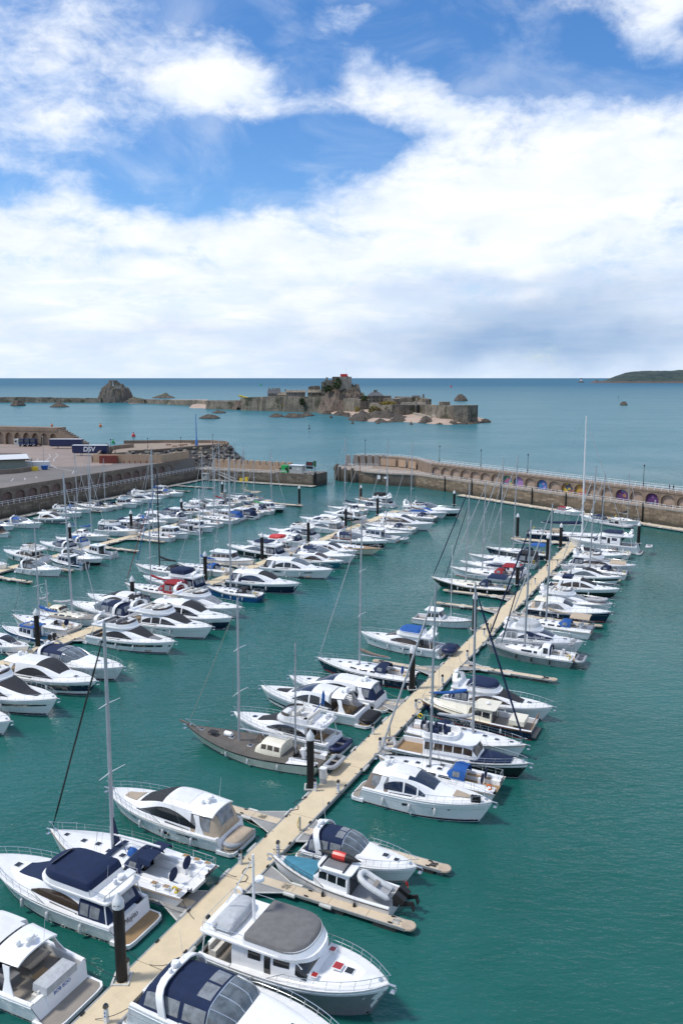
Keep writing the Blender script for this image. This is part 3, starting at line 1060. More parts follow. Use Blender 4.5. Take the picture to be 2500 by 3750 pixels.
for i, (xp, yp, tx) in enumerate(((1552, 1716, 'at the pier head end of the arcade'), (2049, 1784, 'in the recess beside the blue mural'), (2445, 1843, 'at the right edge of the photo'), (1738, 1741, 'in a recess left of the first mural'))):
	i_ = max(0, bay_of(xp, yp))
	s = (i_ + .5) * up_len / NB
	q = UP0 + rt * s - rn * -.45
	bench((q.x, q.y, WALK + .012), math.atan2(rt.y, rt.x), 'dark wooden bench against the arcade wall, %s' % tx)

def person(loc, rz, top, label, stride=.22, bottom='cloth_dark', h=1.72):
	t = thing('person', label, 'person', loc, rz, 'people on the right-hand pier')
	k = h / 1.72
	import bmesh
	me = D.meshes.new('body')
	vs = [(0, 0, .95), (0, 0, 1.2), (0, .0, 1.42), (0, 0, 1.52), (.02, 0, 1.6),
		  (0, .09, .9), (stride * .45, .10, .5), (stride * .2, .10, .08), (stride * .2 + .16, .10, .04),
		  (0, -.09, .9), (-stride * .1, -.10, .5), (-stride, -.10, .1), (-stride + .15, -.10, .04),
		  (0, .19, 1.4), (-.06, .24, 1.13), (.06, .24, .88), (0, -.19, 1.4), (.05, -.24, 1.13), (.16, -.24, .9)]
	ed = [(0, 1), (1, 2), (2, 3), (3, 4), (0, 5), (5, 6), (6, 7), (7, 8), (0, 9), (9, 10), (10, 11), (11, 12), (2, 13), (13, 14), (14, 15), (2, 16), (16, 17), (17, 18)]
	me.from_pydata([tuple(q * k for q in v) for v in vs], ed, [])
	o = link(D.objects.new('body', me), t)
	sk = o.modifiers.new('skin', 'SKIN')
	rad = [.15, .15, .17, .055, .09, .10, .07, .05, .04, .10, .07, .05, .04, .07, .05, .035, .07, .05, .035]
	for i, d in enumerate(me.skin_vertices[0].data):
		d.radius = (rad[i] * .95, rad[i] * .8)
		d.use_root = i == 0
	o.modifiers.new('sub', 'SUBSURF').levels = 1
	o.modifiers['sub'].render_levels = 1
	dg = bpy.context.evaluated_depsgraph_get()
	m2 = D.meshes.new_from_object(o.evaluated_get(dg))
	D.objects.remove(o)
	m2.materials.clear()
	for q in (top, bottom, 'skin'): m2.materials.append(M[q])
	for p in m2.polygons:
		z = p.center.z / k
		p.material_index = 1 if z < .93 else (2 if z > 1.5 else 0)
		p.use_smooth = True
	link(D.objects.new('body', m2), t)
	mb = MB(); mb.lathe([(.04, -.02), (.105, .06), (.11, .13), (.06, .2)], (-.005, 0, 1.55 * k), 8); obj('hair', mb, 'cloth_dark', t)

c = UP0 + rt * ((V2(at(2418, 1803, TOPZ)) - UP0).dot(rt)) + rn * 1.6
person((c.x, c.y, TOPZ), math.atan2(rt.y, rt.x), 'cloth_dark', 'left one of two dark-clothed people walking along the top of the pier')
c2 = c + rt * .9 + rn * .4
person((c2.x, c2.y, TOPZ), math.atan2(rt.y, rt.x), 'cloth_dark', 'right one of two dark-clothed people walking along the top of the pier', .3)
c = UP0 - rn * 1.6 + rt * ((V2(at(2400, 1852, WALK)) - UP0).dot(rt))
person((c.x, c.y, WALK + .02), math.atan2(rt.y, rt.x) + 3, 'cloth_pale', 'person in pale clothes on the lower walkway before a purple mural', .25, 'cloth_pale')
c = UP0 - rn * 2.2 + rt * ((V2(at(1661, 1735, WALK)) - UP0).dot(rt))
person((c.x, c.y, WALK + .02), math.atan2(rt.y, rt.x), 'cloth_blue', 'person in blue leaning by the lower railing near the pier head', .1)

# ---------------------------------------------------------------- left-hand quay
QC = Vector((-51.6, 294.5)); qt = Vector((.404, .915)).normalized()
QS = QC - qt * 210
qn = Vector((qt.y, -qt.x))            # towards the basin
YARD = 7.8
quay = thing('stone_quay', 'dark stone quay wall with blind arches and a white railing, on the left', 'quay')
mb = MB()
mb.prism([tuple(QS), tuple(QC), tuple(QC - qn * 3), tuple(QS - qn * 3)], -3, WALK - .5)
obj('lower_wall', mb, 'quay_stone', quay, 0)
courses(quay, QC - qt * 118, QC, 0.0, WALK - .75, 2.0, .62, 'quay_stone', -1, keep=150, seed=9)
mb = MB(); path_wall(mb, [tuple(QS + qn * .15), tuple(QC + qn * .15)], WALK - .75, WALK - .4, .7, 1)
obj('coping', mb, 'quay_upper', quay, 0)
A0, A1 = QS - qn * 2.4, QC - qn * 2.4
arcade(quay, A0, A1, WALK - .49, YARD - .5, 46, .55, -1, 'quay_upper', 'quay_brick', pil=.24, spring=.55, top=.86)
mb = MB(); path_wall(mb, [tuple(A0 + qn * .18), tuple(A1 + qn * .18)], YARD - .5, YARD + .25, .8, 1)
obj('parapet', mb, 'quay_upper', quay, 0)
mb = MB(); path_wall(mb, [tuple(A0 - qn * .65), tuple(A1 - qn * .65)], -3, YARD - .51, 2, 1)
obj('retaining_wall', mb, 'quay_upper', quay, 0)
railing('white railing along the left-hand quay walkway', [a3(QC - qt * 125 - qn * .1, WALK - .4), a3(QC - qt * 1 - qn * .1, WALK - .4)])

# yard surface behind the quay
YF = [(-53.8, 293.5), (-62, 278.6), (-77, 279), (-86.5, 280.5), (-91, 306), (-92, 318), (-98, 342), (-126, 352), (-160, 370), (-420, 420), (-420, 60), tuple(QS - qn * 3.0)]
mb = MB(); mb.prism([tuple(A1 - qn * .6)] + YF, -3, YARD)
struct(obj('quay_yard', mb, 'tarmac', smooth=0))
mb = MB(); mb.prism([(-88, 286), (-92, 306), (-93, 318), (-98, 340), (-126, 350), (-160, 368), (-210, 372), (-150, 300), (-118, 270), (-92, 266), (-78, 272), (-79, 278)], YARD, YARD + .006)
struct(obj('yard_paving', mb, 'yard_paving', smooth=0))

def ground_line(name, pts, w_, z, m='paint_white'):
	mb = MB()
	P = [V2(p) for p in pts]
	rows = []
	for i in range(len(P)):
		t = (P[min(i + 1, len(P) - 1)] - P[max(i - 1, 0)]).normalized()
		nn = Vector((-t.y, t.x)) * w_ / 2
		rows.append([(P[i].x - nn.x, P[i].y - nn.y, z), (P[i].x + nn.x, P[i].y + nn.y, z)])
	mb.grid(rows)
	struct(obj(name, mb, m, smooth=0))

for pts in (((140, 1677), (135, 1686), (155, 1695), (200, 1712)), ((178, 1662), (185, 1672), (168, 1686)), ((203, 1660), (212, 1668), (196, 1682), (198, 1690)),
			((50, 1752), (40, 1762)), ((90, 1750), (92, 1757)), ((130, 1745), (135, 1750)), ((165, 1690), (210, 1715), (270, 1724), (265, 1735))):
	P3 = [at(x, y, YARD) for x, y in pts]
	ground_line('painted_line', P3, .28, YARD + .012)

def box_part(name, c, d, m, parent, rz=0.):
	mb = MB(); mb.box(c, d, rz)
	return obj(name, mb, m, parent, 0)

def wheel(parent, c, r=.5, w_=.3):
	mb = MB(); mb.lathe([(r * .5, -w_ / 2), (r, -w_ / 2 + .03), (r, w_ / 2 - .03), (r * .5, w_ / 2)], c, 12, 'y')
	o = obj('wheel', mb, 'rubber', parent)
	mb = MB(); mb.lathe([(r * .5, -w_ / 2 - .01), (r * .5, w_ / 2 + .01)], c, 10, 'y')
	obj('rim', mb, 'wire', o)

def trailer(p, rz, label, words=None):
	t = thing('box_trailer', label, 'trailer', p, rz, 'navy trailers on the yard')
	box_part('box_body', (0, 0, 2.65), (13.4, 2.5, 2.75), 'trailer_navy', t)
	box_part('roof', (0, 0, 4.06), (13.45, 2.54, .08), 'print_white', t)
	box_part('chassis', (-.5, 0, 1.12), (12.0, 1.1, .3), 'black', t)
	for x in (-5.4, -4.2, -3.0):
		for s in (-1, 1): wheel(t, (-x, s * 1.0, .5))
	for s in (-.8, .8): box_part('landing_leg', (-3.6, s, .5), (.16, .16, 1.0), 'wire', t)
	box_part('underrun_guard', (6.5, 0, .75), (.1, 2.3, .2), 'black', t)
	if words:
		text('lettering', words, 2.5, 'print_white', t, (-.2, -1.262, 2.55), (math.pi / 2, 0, 0), .004, .12, .05)

c = at(333, 1669, YARD); trailer((c.x, c.y, YARD), R(-3), 'navy box trailer with large white letters on its side', 'DSV')
c = at(244, 1643, YARD); trailer((c.x, c.y, YARD), R(-1), 'plain navy box trailer parked behind the lettered trailer')
c = at(396, 1697, YARD)
t = thing('shipping_container', 'rust red shipping container beside the tan wall', 'container', (c.x, c.y + 1.2, YARD), R(2))
box_part('body', (0, 0, 1.3), (5.9, 2.4, 2.5), 'container_red', t)
for k in range(14): box_part('rib', (-2.75 + k * .42, -1.22, 1.3), (.16, .06, 2.3), 'container_red', t)
for s in (-1, 1): box_part('corner_post', (s * 2.92, -1.21, 1.3), (.16, .1, 2.6), 'container_red', t)
box_part('top_rail', (0, -1.2, 2.56), (5.98, .12, .12), 'container_red', t)

# tan sea wall of the yard and promenade behind it
mb = MB(); path_wall(mb, [(-55.6, 293.5), (-62.3, 278.3), (-77.0, 278.6), (-86.5, 280.0)], YARD - 1, YARD + 2.9, .6, -1)
tw = tag(obj('sea_wall', mb, 'render_tan', smooth=0), 'tan rendered wall at the back of the yard, before the rock armour', 'wall')
mb = MB(); path_wall(mb, [(-86.5, 280.5), (-88, 292), (-91, 306), (-92, 318), (-91, 326), (-86, 334)], YARD - 1, YARD + 2.2, .7, 1)
tag(obj('sea_wall', mb, 'pier_upper', smooth=0), 'curved brown stone wall joining the yard to the promenade', 'wall')
for i in range(6):
	c = at(454 + i * 20.5, 1697 - i * .2, YARD)
	mb = MB(); mb.lathe([(.17, 0), (.17, .85), (.08, .95)], (0, 0, 0), 8)
	o = tag(obj('bollard', mb, 'container_red'), 'rusty red bollard before the tan wall, %s from the container' % ords[i], 'bollard', 'bollards before the tan wall')
	o.location = c
upx = [tuple(at(x, y, YARD + .7).xy) for x, y in ((470, 1654), (560, 1650), (640, 1644), (720, 1636), (800, 1630), (838, 1630))]
prom = [(-88, 308)] + upx + [(-50, 352), (-58, 357.5), (-79, 358), (-95, 352), (-93, 330)]
mb = MB(); mb.prism(prom, -3, YARD + .7)
struct(obj('promenade', mb, 'walk_paving', smooth=0))
mb = MB(); path_wall(mb, [(-96, 356), (-79, 358.5), (-58, 358), (-50, 352.5), upx[-1]], YARD - 2, YARD + 1.9, .7, -1)
tag(obj('sea_wall', mb, 'pier_upper', smooth=0), 'low brown parapet wall curving round the promenade', 'wall')
mb = MB(); path_wall(mb, upx, YARD - 2, YARD + 1.2, .5, 1)
tag(obj('sea_wall', mb, 'pier_upper', smooth=0), 'brown parapet above the grey rock armour', 'wall')
for i, (xp, yp) in enumerate(((617, 1634), (640, 1640), (662, 1636), (678, 1634), (708, 1630))):
	c = at(xp, yp, YARD + .7)
	bench((c.x, c.y, YARD + .7), .1, 'small dark bench on the promenade, %s from the left' % ords[i])
for i, (xp, y0, y1, lb) in enumerate(((407, 1660, 1607, 'beside the lettered trailer'), (422, 1660, 1621, 'left end of the promenade'), (542, 1641, 1603, 'left part of the promenade'), (663, 1635, 1600, 'middle of the promenade'), (779, 1628, 1590, 'right end of the promenade'))):
	c = at(xp, y0, YARD + .7)
	lamp_post(c, max(3.5, height_at(c, y1) - c.z - .5), 'slim dark lamp post at the %s' % lb if 'end' in lb or 'part' in lb or 'middle' in lb else 'slim dark lamp post ' + lb)
c = at(720, 1631, YARD + .7)
t = thing('tall_blue_mast', 'tall bright blue pole rising from the promenade', 'pole', c)
mb = MB(); mb.tube([(0, 0, 0), (0, 0, height_at(c, 1515) - c.z)], [.28, .12], 8); obj('pole', mb, 'blue_pole', t)
mb = MB(); mb.lathe([(.6, 0), (.6, .5), (.5, 2.4), (.3, 2.8)], n=8); obj('base', mb, 'blue_pole', t)

# rock armour
mb = MB()
up_c = [(470, 1656), (560, 1652), (640, 1646), (720, 1638), (800, 1632), (838, 1634)]
Pu = [at(x, y, YARD + .4) for x, y in up_c]
Pl = [Vector((p.x + dx, p.y + dy, z)) for p, (dx, dy, z) in zip(Pu, ((2, -26, 2.5), (3, -24, 1.5), (4, -20, .6), (6, -17, 0), (8, -13, -.4), (9, 6, -.6)))]
rowsA = []
for k in range(9):
	f = k / 8
	rowsA.append([Pu[i].lerp(Pl[i], f) for i in range(6)])
mb.grid(rowsA)
mb.grid([[p for p in rowsA[-1]], [Vector((p.x, p.y, -3)) for p in rowsA[-1]]])
arm = struct(obj('rock_armour', mb, 'armour_rock_dark', smooth=0))

def boulder_mesh(seed, m):
	rnd = random.Random(seed)
	import bmesh
	bm = bmesh.new()
	bmesh.ops.create_icosphere(bm, subdivisions=1, radius=1)
	for v in bm.verts:
		v.co *= rnd.uniform(.72, 1.12)
	for v in bm.verts: v.co.z *= .75
	me = D.meshes.new('boulder')
	bm.to_mesh(me); bm.free()
	me.materials.append(M[m])
	return me

bms = [boulder_mesh(i, ('armour_rock', 'armour_rock', 'armour_rock', 'armour_rock_dark', 'armour_rock_tan')[i % 5]) for i in range(10)]
rr = random.Random(5)
for i in range(300):
	f, u = rr.random() ** 1.0, rr.uniform(0, 4.999)
	k = int(u); g = u - k
	p = Pu[k].lerp(Pl[k], f).lerp(Pu[k + 1].lerp(Pl[k + 1], f), g)
	o = link(D.objects.new('boulder', bms[rr.randrange(10)]), arm)
	s = rr.uniform(.6, 1.35)
	o.location = (p.x, p.y, p.z + .2)
	o.scale = (s * rr.uniform(.8, 1.3), s, s * rr.uniform(.7, 1.1))
	o.rotation_euler = (rr.uniform(-.5, .5), rr.uniform(-.5, .5), rr.uniform(0, 6))

# pier head at the end of the left-hand quay
hp = thing('stone_pier', 'short stone pier with toothed parapet guarding the harbour mouth', 'pier')
HE = Vector((-9.8, 275.3)); ht_ = (HE - QC).normalized(); hn = Vector((ht_.y, -ht_.x))   # hn to basin
mb = MB()
mb.prism([tuple(QC - ht_ * 4), tuple(HE), tuple(HE - hn * 10), tuple(QC - hn * 10 - ht_ * 4)], -3, WALK - .5)
obj('lower_wall', mb, 'quay_stone', hp, 0)
courses(hp, QC, HE, 0, WALK - .75, 2.0, .62, 'quay_stone', -1, keep=0, seed=12)
e1 = HE - hn * 10
mb = MB(); mb.prism([tuple(HE - ht_ * 15 + hn * .5), tuple(HE + ht_ * .4 + hn * .5), tuple(e1 + ht_ * .4 - hn * .4), tuple(e1 - ht_ * 15)], -3, WALK - .1)
obj('end_block', mb, 'quay_stone', hp, 0)
courses(hp, HE - ht_ * 14.6 + hn * .5, HE + ht_ * .3 + hn * .5, 0, WALK - .4, 1.9, .62, 'quay_stone', -1, keep=0, seed=13)
mb = MB(); path_wall(mb, [tuple(QC - hn * 7), tuple(HE - hn * 7 - ht_ * 9)], WALK - .5, WALK + 1.4, 1.2, 1)
obj('parapet', mb, 'render_tan', hp, 0)
ang_h = math.atan2(ht_.y, ht_.x)
for i in range(13):
	q = QC + ht_ * (1.4 + i * 2.62) - hn * 7.6
	mb = MB()
	a, b_ = .95, .62
	vs_ = []
	for z, k in ((WALK + 1.4, 1.05), (WALK + 2.9, .72)):
		for sx, sy in ((-1, -1), (1, -1), (1, 1), (-1, 1)):
			p = q + ht_ * sx * k + (-hn) * sy * .6
			vs_.append((p.x, p.y, z))
	mb.hexa(vs_)
	obj('merlon', mb, 'render_tan', hp, 0)
railing('white railing along the short pier at the harbour mouth', [a3(QC - qt * 1 - hn * .1 + ht_ * .5, WALK - .5), a3(HE - ht_ * 15.2 + hn * .1, WALK - .5)])
railing('white railing round the end block of the short pier', [a3(HE - ht_ * 14.6 + hn * .3, WALK - .1), a3(HE - ht_ * 10.4 + hn * .3, WALK - .1)])
railing('white railing at the very tip of the short pier', [a3(HE - ht_ * 3.6 + hn * .3, WALK - .1), a3(HE + ht_ * .1 + hn * .3, WALK - .1), a3(e1 + ht_ * .1, WALK - .1)])
q = HE - ht_ * 7.2 - hn * 2.2
t = thing('control_cabin', 'pale grey control cabin on the end of the short pier', 'cabin', (q.x, q.y, WALK - .1), ang_h)
box_part('wall', (0, 0, 1.35), (5.2, 2.6, 2.7), 'cabin_pale', t)
box_part('roof', (0, 0, 2.78), (5.5, 2.9, .16), 'print_white', t)
box_part('window', (-2.0, -1.315, 1.8), (.9, .04, .9), 'glass', t)
box_part('notice', (.9, -1.315, 1.5), (.7, .03, .35), 'print_white', t)
box_part('door', (2.615, 0, 1.1), (.05, .9, 2.0), 'cabin_pale', t)
q = HE - ht_ * 11.8 - hn * 2.0
t = thing('equipment_box', 'bright green equipment box with dark panels beside the grey cabin', 'equipment box', (q.x, q.y, WALK - .1), ang_h)
box_part('body', (0, 0, 1.3), (2.4, 2.0, 2.6), 'green', t)
box_part('vent_panel', (.9, -1.03, 1.3), (.9, .05, 1.2), 'black', t)
box_part('side_panel', (-1.6, -.5, 1.0), (.8, .8, 1.2), 'black', t)
q = HE - ht_ * 2.6 - hn * 2.6
t = thing('signal_board', 'dark signal board with red figures at the tip of the short pier', 'signal board', (q.x, q.y, WALK - .1), ang_h)
for s in (-.9, .9): box_part('leg', (s, 0, 1.2), (.12, .12, 2.4), 'wire', t)
box_part('display', (0, 0, 3.4), (2.6, .25, 1.3), 'black', t)
box_part('lower_display', (0, 0, 2.1), (2.6, .2, .9), 'ink', t)
text('figures', '2.38', .9, 'red', t, (0, -.13, 3.4), (math.pi / 2, 0, 0))
q = HE - ht_ * .6 - hn * 2.6
t = thing('traffic_light', 'black harbour traffic light with green lamps at the pier tip', 'traffic light', (q.x, q.y, WALK - .1), ang_h)
box_part('post', (0, .1, 1.5), (.14, .14, 3.0), 'black', t)
box_part('housing', (0, 0, 3.5), (.95, .3, 1.9), 'black', t)
for k in range(3):
	mb = MB(); mb.lathe([(.2, 0), (.2, .05)], (0, -.2, 2.95 + k * .55), 10, 'y'); obj('lamp', mb, 'green', t)
mb = MB(); mb.tube([(0, 0, -2), (0, 0, 4.6)], .42, 10); mb.lathe([(.45, 4.6), (.1, 5.2)], n=10)
q = HE + ht_ * .9
o = tag(obj('guide_pile', mb, 'pile_black'), 'thick black pile at the corner of the short pier', 'pile'); o.location = (q.x, q.y, 0)

# rear arcade of the yard with stairs, lorries and shed
ra = thing('arcade_wall', 'brown arcaded sea wall with a stepped end at the back of the yard', 'wall')
AB0, AB1 = Vector((-190, 372.0)), Vector((-123.0, 350.0))
ztop = 15.6
arcade(ra, AB0, AB1, YARD, ztop - 1.6, 15, 1.6, -1, 'pier_upper', 'recess_stone', pil=.22, spring=.42, top=.86)
at_ = (AB1 - AB0).normalized(); an = Vector((-at_.y, at_.x))
mb = MB(); mb.prism([tuple(AB0 - an * .15), tuple(AB1 - an * .15), tuple(AB1 + an * 6), tuple(AB0 + an * 6)], ztop - 1.6, ztop)
mb.prism([tuple(AB0 + an * 1.8), tuple(AB1 + an * 1.8), tuple(AB1 + an * 6), tuple(AB0 + an * 6)], -3, ztop - 1.61)
obj('rampart', mb, 'pier_upper', ra, 0)
for k in range(10):
	s0 = AB1 + at_ * (k * 1.3); s1 = AB1 + at_ * ((k + 1) * 1.3)
	mb = MB(); z = ztop - (k + 1) * .62
	mb.prism([tuple(s0), tuple(s1), tuple(s1 + an * 4), tuple(s0 + an * 4)], YARD - 1, z)
	obj('step', mb, 'pier_upper', ra, 0)
for i, xp in enumerate((89, 110, 131)):
	c = at(xp, 1634, YARD)
	t = thing('lorry_tractor', 'dark lorry tractor before the arcade wall, %s' % ('left', 'middle', 'right')[i] + ' one of three', 'lorry', c, R(-100), 'lorries before the arcade')
	mb = MB(); mb.hexa([(.4, -1.2, .8), (2.6, -1.2, .8), (2.6, 1.2, .8), (.4, 1.2, .8), (.5, -1.15, 3.4), (2.2, -1.15, 3.4), (2.2, 1.15, 3.4), (.5, 1.15, 3.4)])
	obj('cab', mb, 'trailer_navy', t, 0)
	mb = MB(); mb.hexa([(2.43, -1.0, 2.1), (2.5, -1.0, 2.1), (2.5, 1.0, 2.1), (2.43, 1.0, 2.1), (2.2, -1.0, 3.1), (2.27, -1.0, 3.1), (2.27, 1.0, 3.1), (2.2, 1.0, 3.1)])
	obj('windscreen', mb, 'glass', t, 0)
	box_part('chassis', (-1.2, 0, .85), (4.2, .9, .3), 'black', t)
	for s in (-1, 1):
		wheel(t, (1.6, s * 1.0, .5)); wheel(t, (-2.2, s * .95, .5), .5, .5)
		box_part('headlight', (2.62, s * .9, 1.0), (.06, .35, .22), 'print_white', t)
c = at(67, 1630, YARD)
t = thing('site_cabin', 'small white site cabin left of the dark lorries', 'cabin', c, R(-15))
box_part('wall', (0, 0, 1.3), (2.6, 2.2, 2.6), 'cabin_pale', t); box_part('roof', (0, 0, 2.66), (2.8, 2.4, .12), 'print_white', t); box_part('window', (-.4, -1.12, 1.7), (.9, .04, .7), 'glass', t)
# shed and low walls at the left edge
t = thing('shed', 'green clad shed with a pale overhanging roof at the left edge', 'shed', (-117.5, 257, YARD), R(24))
box_part('wall', (0, 0, 1.6), (30, 9, 3.2), 'shed_green', t)
mb = MB(); mb.hexa([(-16, -6, 3.2), (16.5, -6, 3.2), (16.5, 6, 3.2), (-16, 6, 3.2), (-16, -5.6, 3.6), (16.1, -5.6, 3.6), (16.1, 5.6, 4.1), (-16, 5.6, 4.1)])
obj('roof', mb, 'pvc_white', t, 0)
box_part('fascia', (0, -6.06, 3.35), (32.6, .08, .36), 'black', t)
mb = MB(); path_wall(mb, [tuple(at(-60, 1742, YARD).xy), tuple(at(60, 1733, YARD).xy), tuple(at(135, 1722, YARD).xy)], YARD, YARD + 1.4, .4, 1)
tag(obj('low_wall', mb, 'quay_upper', smooth=0), 'low dark wall before the white boxes on the yard', 'wall')
c = at(135, 1712, YARD)
t = thing('storage_tank', 'long white covered storage boxes on the yard', 'storage box', (c.x - 3.5, c.y, YARD), R(8))
for k in range(3):
	box_part('box_module', (-5 + k * 5, 0, 1.0), (4.85, 3.2, 2.0), 'pvc_white', t)
c = at(125, 1724, YARD)
t = thing('pallet_stack', 'stack of yellow crates beside the low wall', 'crates', c, R(8))
for k in range(3):
	for j in range(2): box_part('crate', (-.8 + k * .8, 0, .35 + j * .62), (.76, 1.0, .58), 'yellow', t)
c = at(164, 1720, YARD)
t = thing('skip_bin', 'blue skip bin beside the yellow crates', 'bin', c, R(5))
mb = MB(); mb.hexa([(-.75, -.6, .1), (.75, -.6, .1), (.75, .6, .1), (-.75, .6, .1), (-.95, -.75, 1.3), (.95, -.75, 1.3), (.95, .75, 1.3), (-.95, .75, 1.3)]); obj('body', mb, 'canvas_blue', t, 0)
box_part('lid', (0, 0, 1.34), (1.95, 1.55, .06), 'canvas_blue', t)
for i, (xp, y0, y1, lb) in enumerate(((162, 1712, 1602, 'beside the blue skip'),)):
	c = at(xp, y0, YARD); lamp_post(c, height_at(c, y1) - YARD, 'tall pale lamp post standing in the yard ' + lb, 'whaler')
mb = MB(); path_wall(mb, [tuple(at(0, 1668, YARD).xy), tuple(at(80, 1668, YARD).xy), tuple(at(105, 1677, YARD).xy), tuple(at(112, 1690, YARD).xy)], YARD, YARD + .9, .35, 1)
tag(obj('low_wall', mb, 'concrete', smooth=0), 'low kerb wall curving round the yard entrance', 'wall')
fp = [(-98, 336, YARD), (-96, 326, YARD), (-93, 319, YARD)]
railing('dark palisade fence behind the trailers', [(-118, 348, YARD), (-108, 345, YARD), (-99, 340, YARD), (-96, 332, YARD)], 1.2, 2.2, 'wire', (.95, .2), .04)

# ---------------------------------------------------------------- castle island and rocks
def hsh(x, y, s=0.):
	return math.sin(x * 12.9898 + y * 78.233 + s * 37.7) * 43758.5453 % 1.0

def vnoise(x, y, s=0.):
	xi, yi = math.floor(x), math.floor(y)
	fx, fy = x - xi, y - yi
	fx, fy = fx * fx * (3 - 2 * fx), fy * fy * (3 - 2 * fy)
	a = hsh(xi, yi, s); b = hsh(xi + 1, yi, s); c = hsh(xi, yi + 1, s); d = hsh(xi + 1, yi + 1, s)
	return a + (b - a) * fx + (c - a) * fy + (a - b - c + d) * fx * fy

def fbm(x, y, s=0., o=4):
	r, a = 0., .5
	for k in range(o):
		r += a * vnoise(x, y, s + k); x *= 2.03; y *= 2.03; a *= .5
	return r

def rock(name, c, rx, ry, h, seed, m, label=None, n=22, group=None, peak=1.6, rough=.7, asym=0.):
	"""an irregular rock standing out of the water"""
	mb = MB()
	rows = []
	for i in range(n + 1):
		row = []
		for j in range(2 * n + 1):
			u, v = i / n * 2 - 1, j / (2 * n) * 2 - 1
			d = math.hypot(u, v)
			x, y = v * rx, u * ry
			e = fbm(v * 3.1 + seed, u * 3.1, seed, 4)
			e2 = fbm(v * 9.0 + seed, u * 9.0, seed + 9, 3)
			f = max(0., 1 - (d ** peak) * (1.0 + .7 * (e - .5)))
			rg = 1 - abs(2 * fbm(v * 5.5 + seed * 2, u * 5.5, seed + 4, 3) - 1) * 1.6
			st = math.floor(f * 5 + e * 2) / 5
			z = h * ((f * .72 + .28 * min(st, f * 1.3)) * (1 - rough + rough * 1.9 * e) + (.30 * (e2 - .5) + .16 * (rg - .6)) * min(1, f * 3)) + asym * v * h * f
			if f <= 0: z = -1.5
			row.append((x, y, z - .15 * h * (1 - min(1, f * 4))))
		rows.append(row)
	mb.grid(rows)
	o = obj(name, mb, m, smooth=0)
	o.location = c
	if label: tag(o, label, 'rock', group)
	else: struct(o)
	return o

def island(name, poly_px, Yf, m, z0, z1, depth):
	pass

# low sandy / rocky ground of the castle island as a height field
mb = MB()
gx, gy = 110, 60
x0_, x1_, y0_, y1_ = -190., 160., 600., 1080.
rows = []
front = [(-190, 1010)] + [tuple(at(x, y, 0).xy) for x, y in ((840, 1499), (887, 1501), (1000, 1501), (1100, 1499), (1150, 1505), (1200, 1514), (1260, 1521), (1330, 1543), (1400, 1546), (1470, 1545), (1560, 1551), (1640, 1555), (1720, 1551))] + [(128, 690), (135, 740), (150, 900)]
fx_ = [p[0] for p in front]; fy_ = [p[1] for p in front]
for j in range(gy + 1):
	row = []
	y = y0_ + (y1_ - y0_) * j / gy
	for i in range(gx + 1):
		x = x0_ + (x1_ - x0_) * i / gx
		f = y - np.interp(x, fx_, fy_)
		edge = min(1., max(-1., f / 24.)) + (fbm(x * .05, y * .05, 3) - .5) * .45
		side = min(1., (131 - x) / 14. + (y - 700) * .0)
		edge = min(edge, side)
		z = 3.2 * edge if edge > 0 else edge * 3 - .3
		inner = max(0., min(1., (f - 70) / 60.)) * max(0, min(1, (110 - x) / 40.))
		z += inner * (4.5 + 3.0 * (fbm(x * .03, y * .03, 8) - .4))
		row.append((x, y, z))
	rows.append(row)
mb.grid(rows)
struct(obj('castle_island', mb, 'sand', smooth=60))
# keep rock
kc = pos(1265, 1470, 868)
rock('castle_crag', (kc.x - 1, 872, 2), 29, 27, 27, 4.0, 'castle_rock', 'brown crag with green slopes under the castle keep', 40, peak=3.0, rough=.36)
rock('castle_crag', (pos(1355, 1460, 850).x, 858, 2), 26, 22, 15, 11.0, 'castle_rock', 'lower reddish crag right of the castle keep', 22, peak=1.5)

castle = thing('island_castle', 'old stone castle with keep, ramparts and houses on an island', 'castle', (0, 0, 0))

def rampart(name, pts, th, m, merl=0, parent=castle):
	"""pts: (xpx, ytop, Y); stone wall down to the ground"""
	mb = MB()
	P0 = [pos(x, yt, Y) for x, yt, Y in pts]
	rj = random.Random(int(pts[0][0]))
	P = []
	for i in range(len(P0) - 1):
		k_ = max(1, int((P0[i + 1] - P0[i]).length / 7))
		for q in range(k_): P.append(P0[i].lerp(P0[i + 1], q / k_) + Vector((0, 0, rj.uniform(-.55, .35) if q else 0)))
	P.append(P0[-1])
	n = len(P)
	for i in range(n - 1):
		a, b = P[i], P[i + 1]
		t = (b - a).xy.normalized(); nn = Vector((-t.y, t.x)) * th
		if nn.y < 0: nn = -nn
		bt = nn.normalized() * -1.3       # battered foot
		mb.hexa([(a.x + bt.x, a.y + bt.y, -1), (b.x + bt.x, b.y + bt.y, -1), (b.x + nn.x, b.y + nn.y, -1), (a.x + nn.x, a.y + nn.y, -1),
				 (a.x, a.y, a.z), (b.x, b.y, b.z), (b.x + nn.x, b.y + nn.y, b.z), (a.x + nn.x, a.y + nn.y, a.z)])
	return obj(name, mb, m, parent, 0)

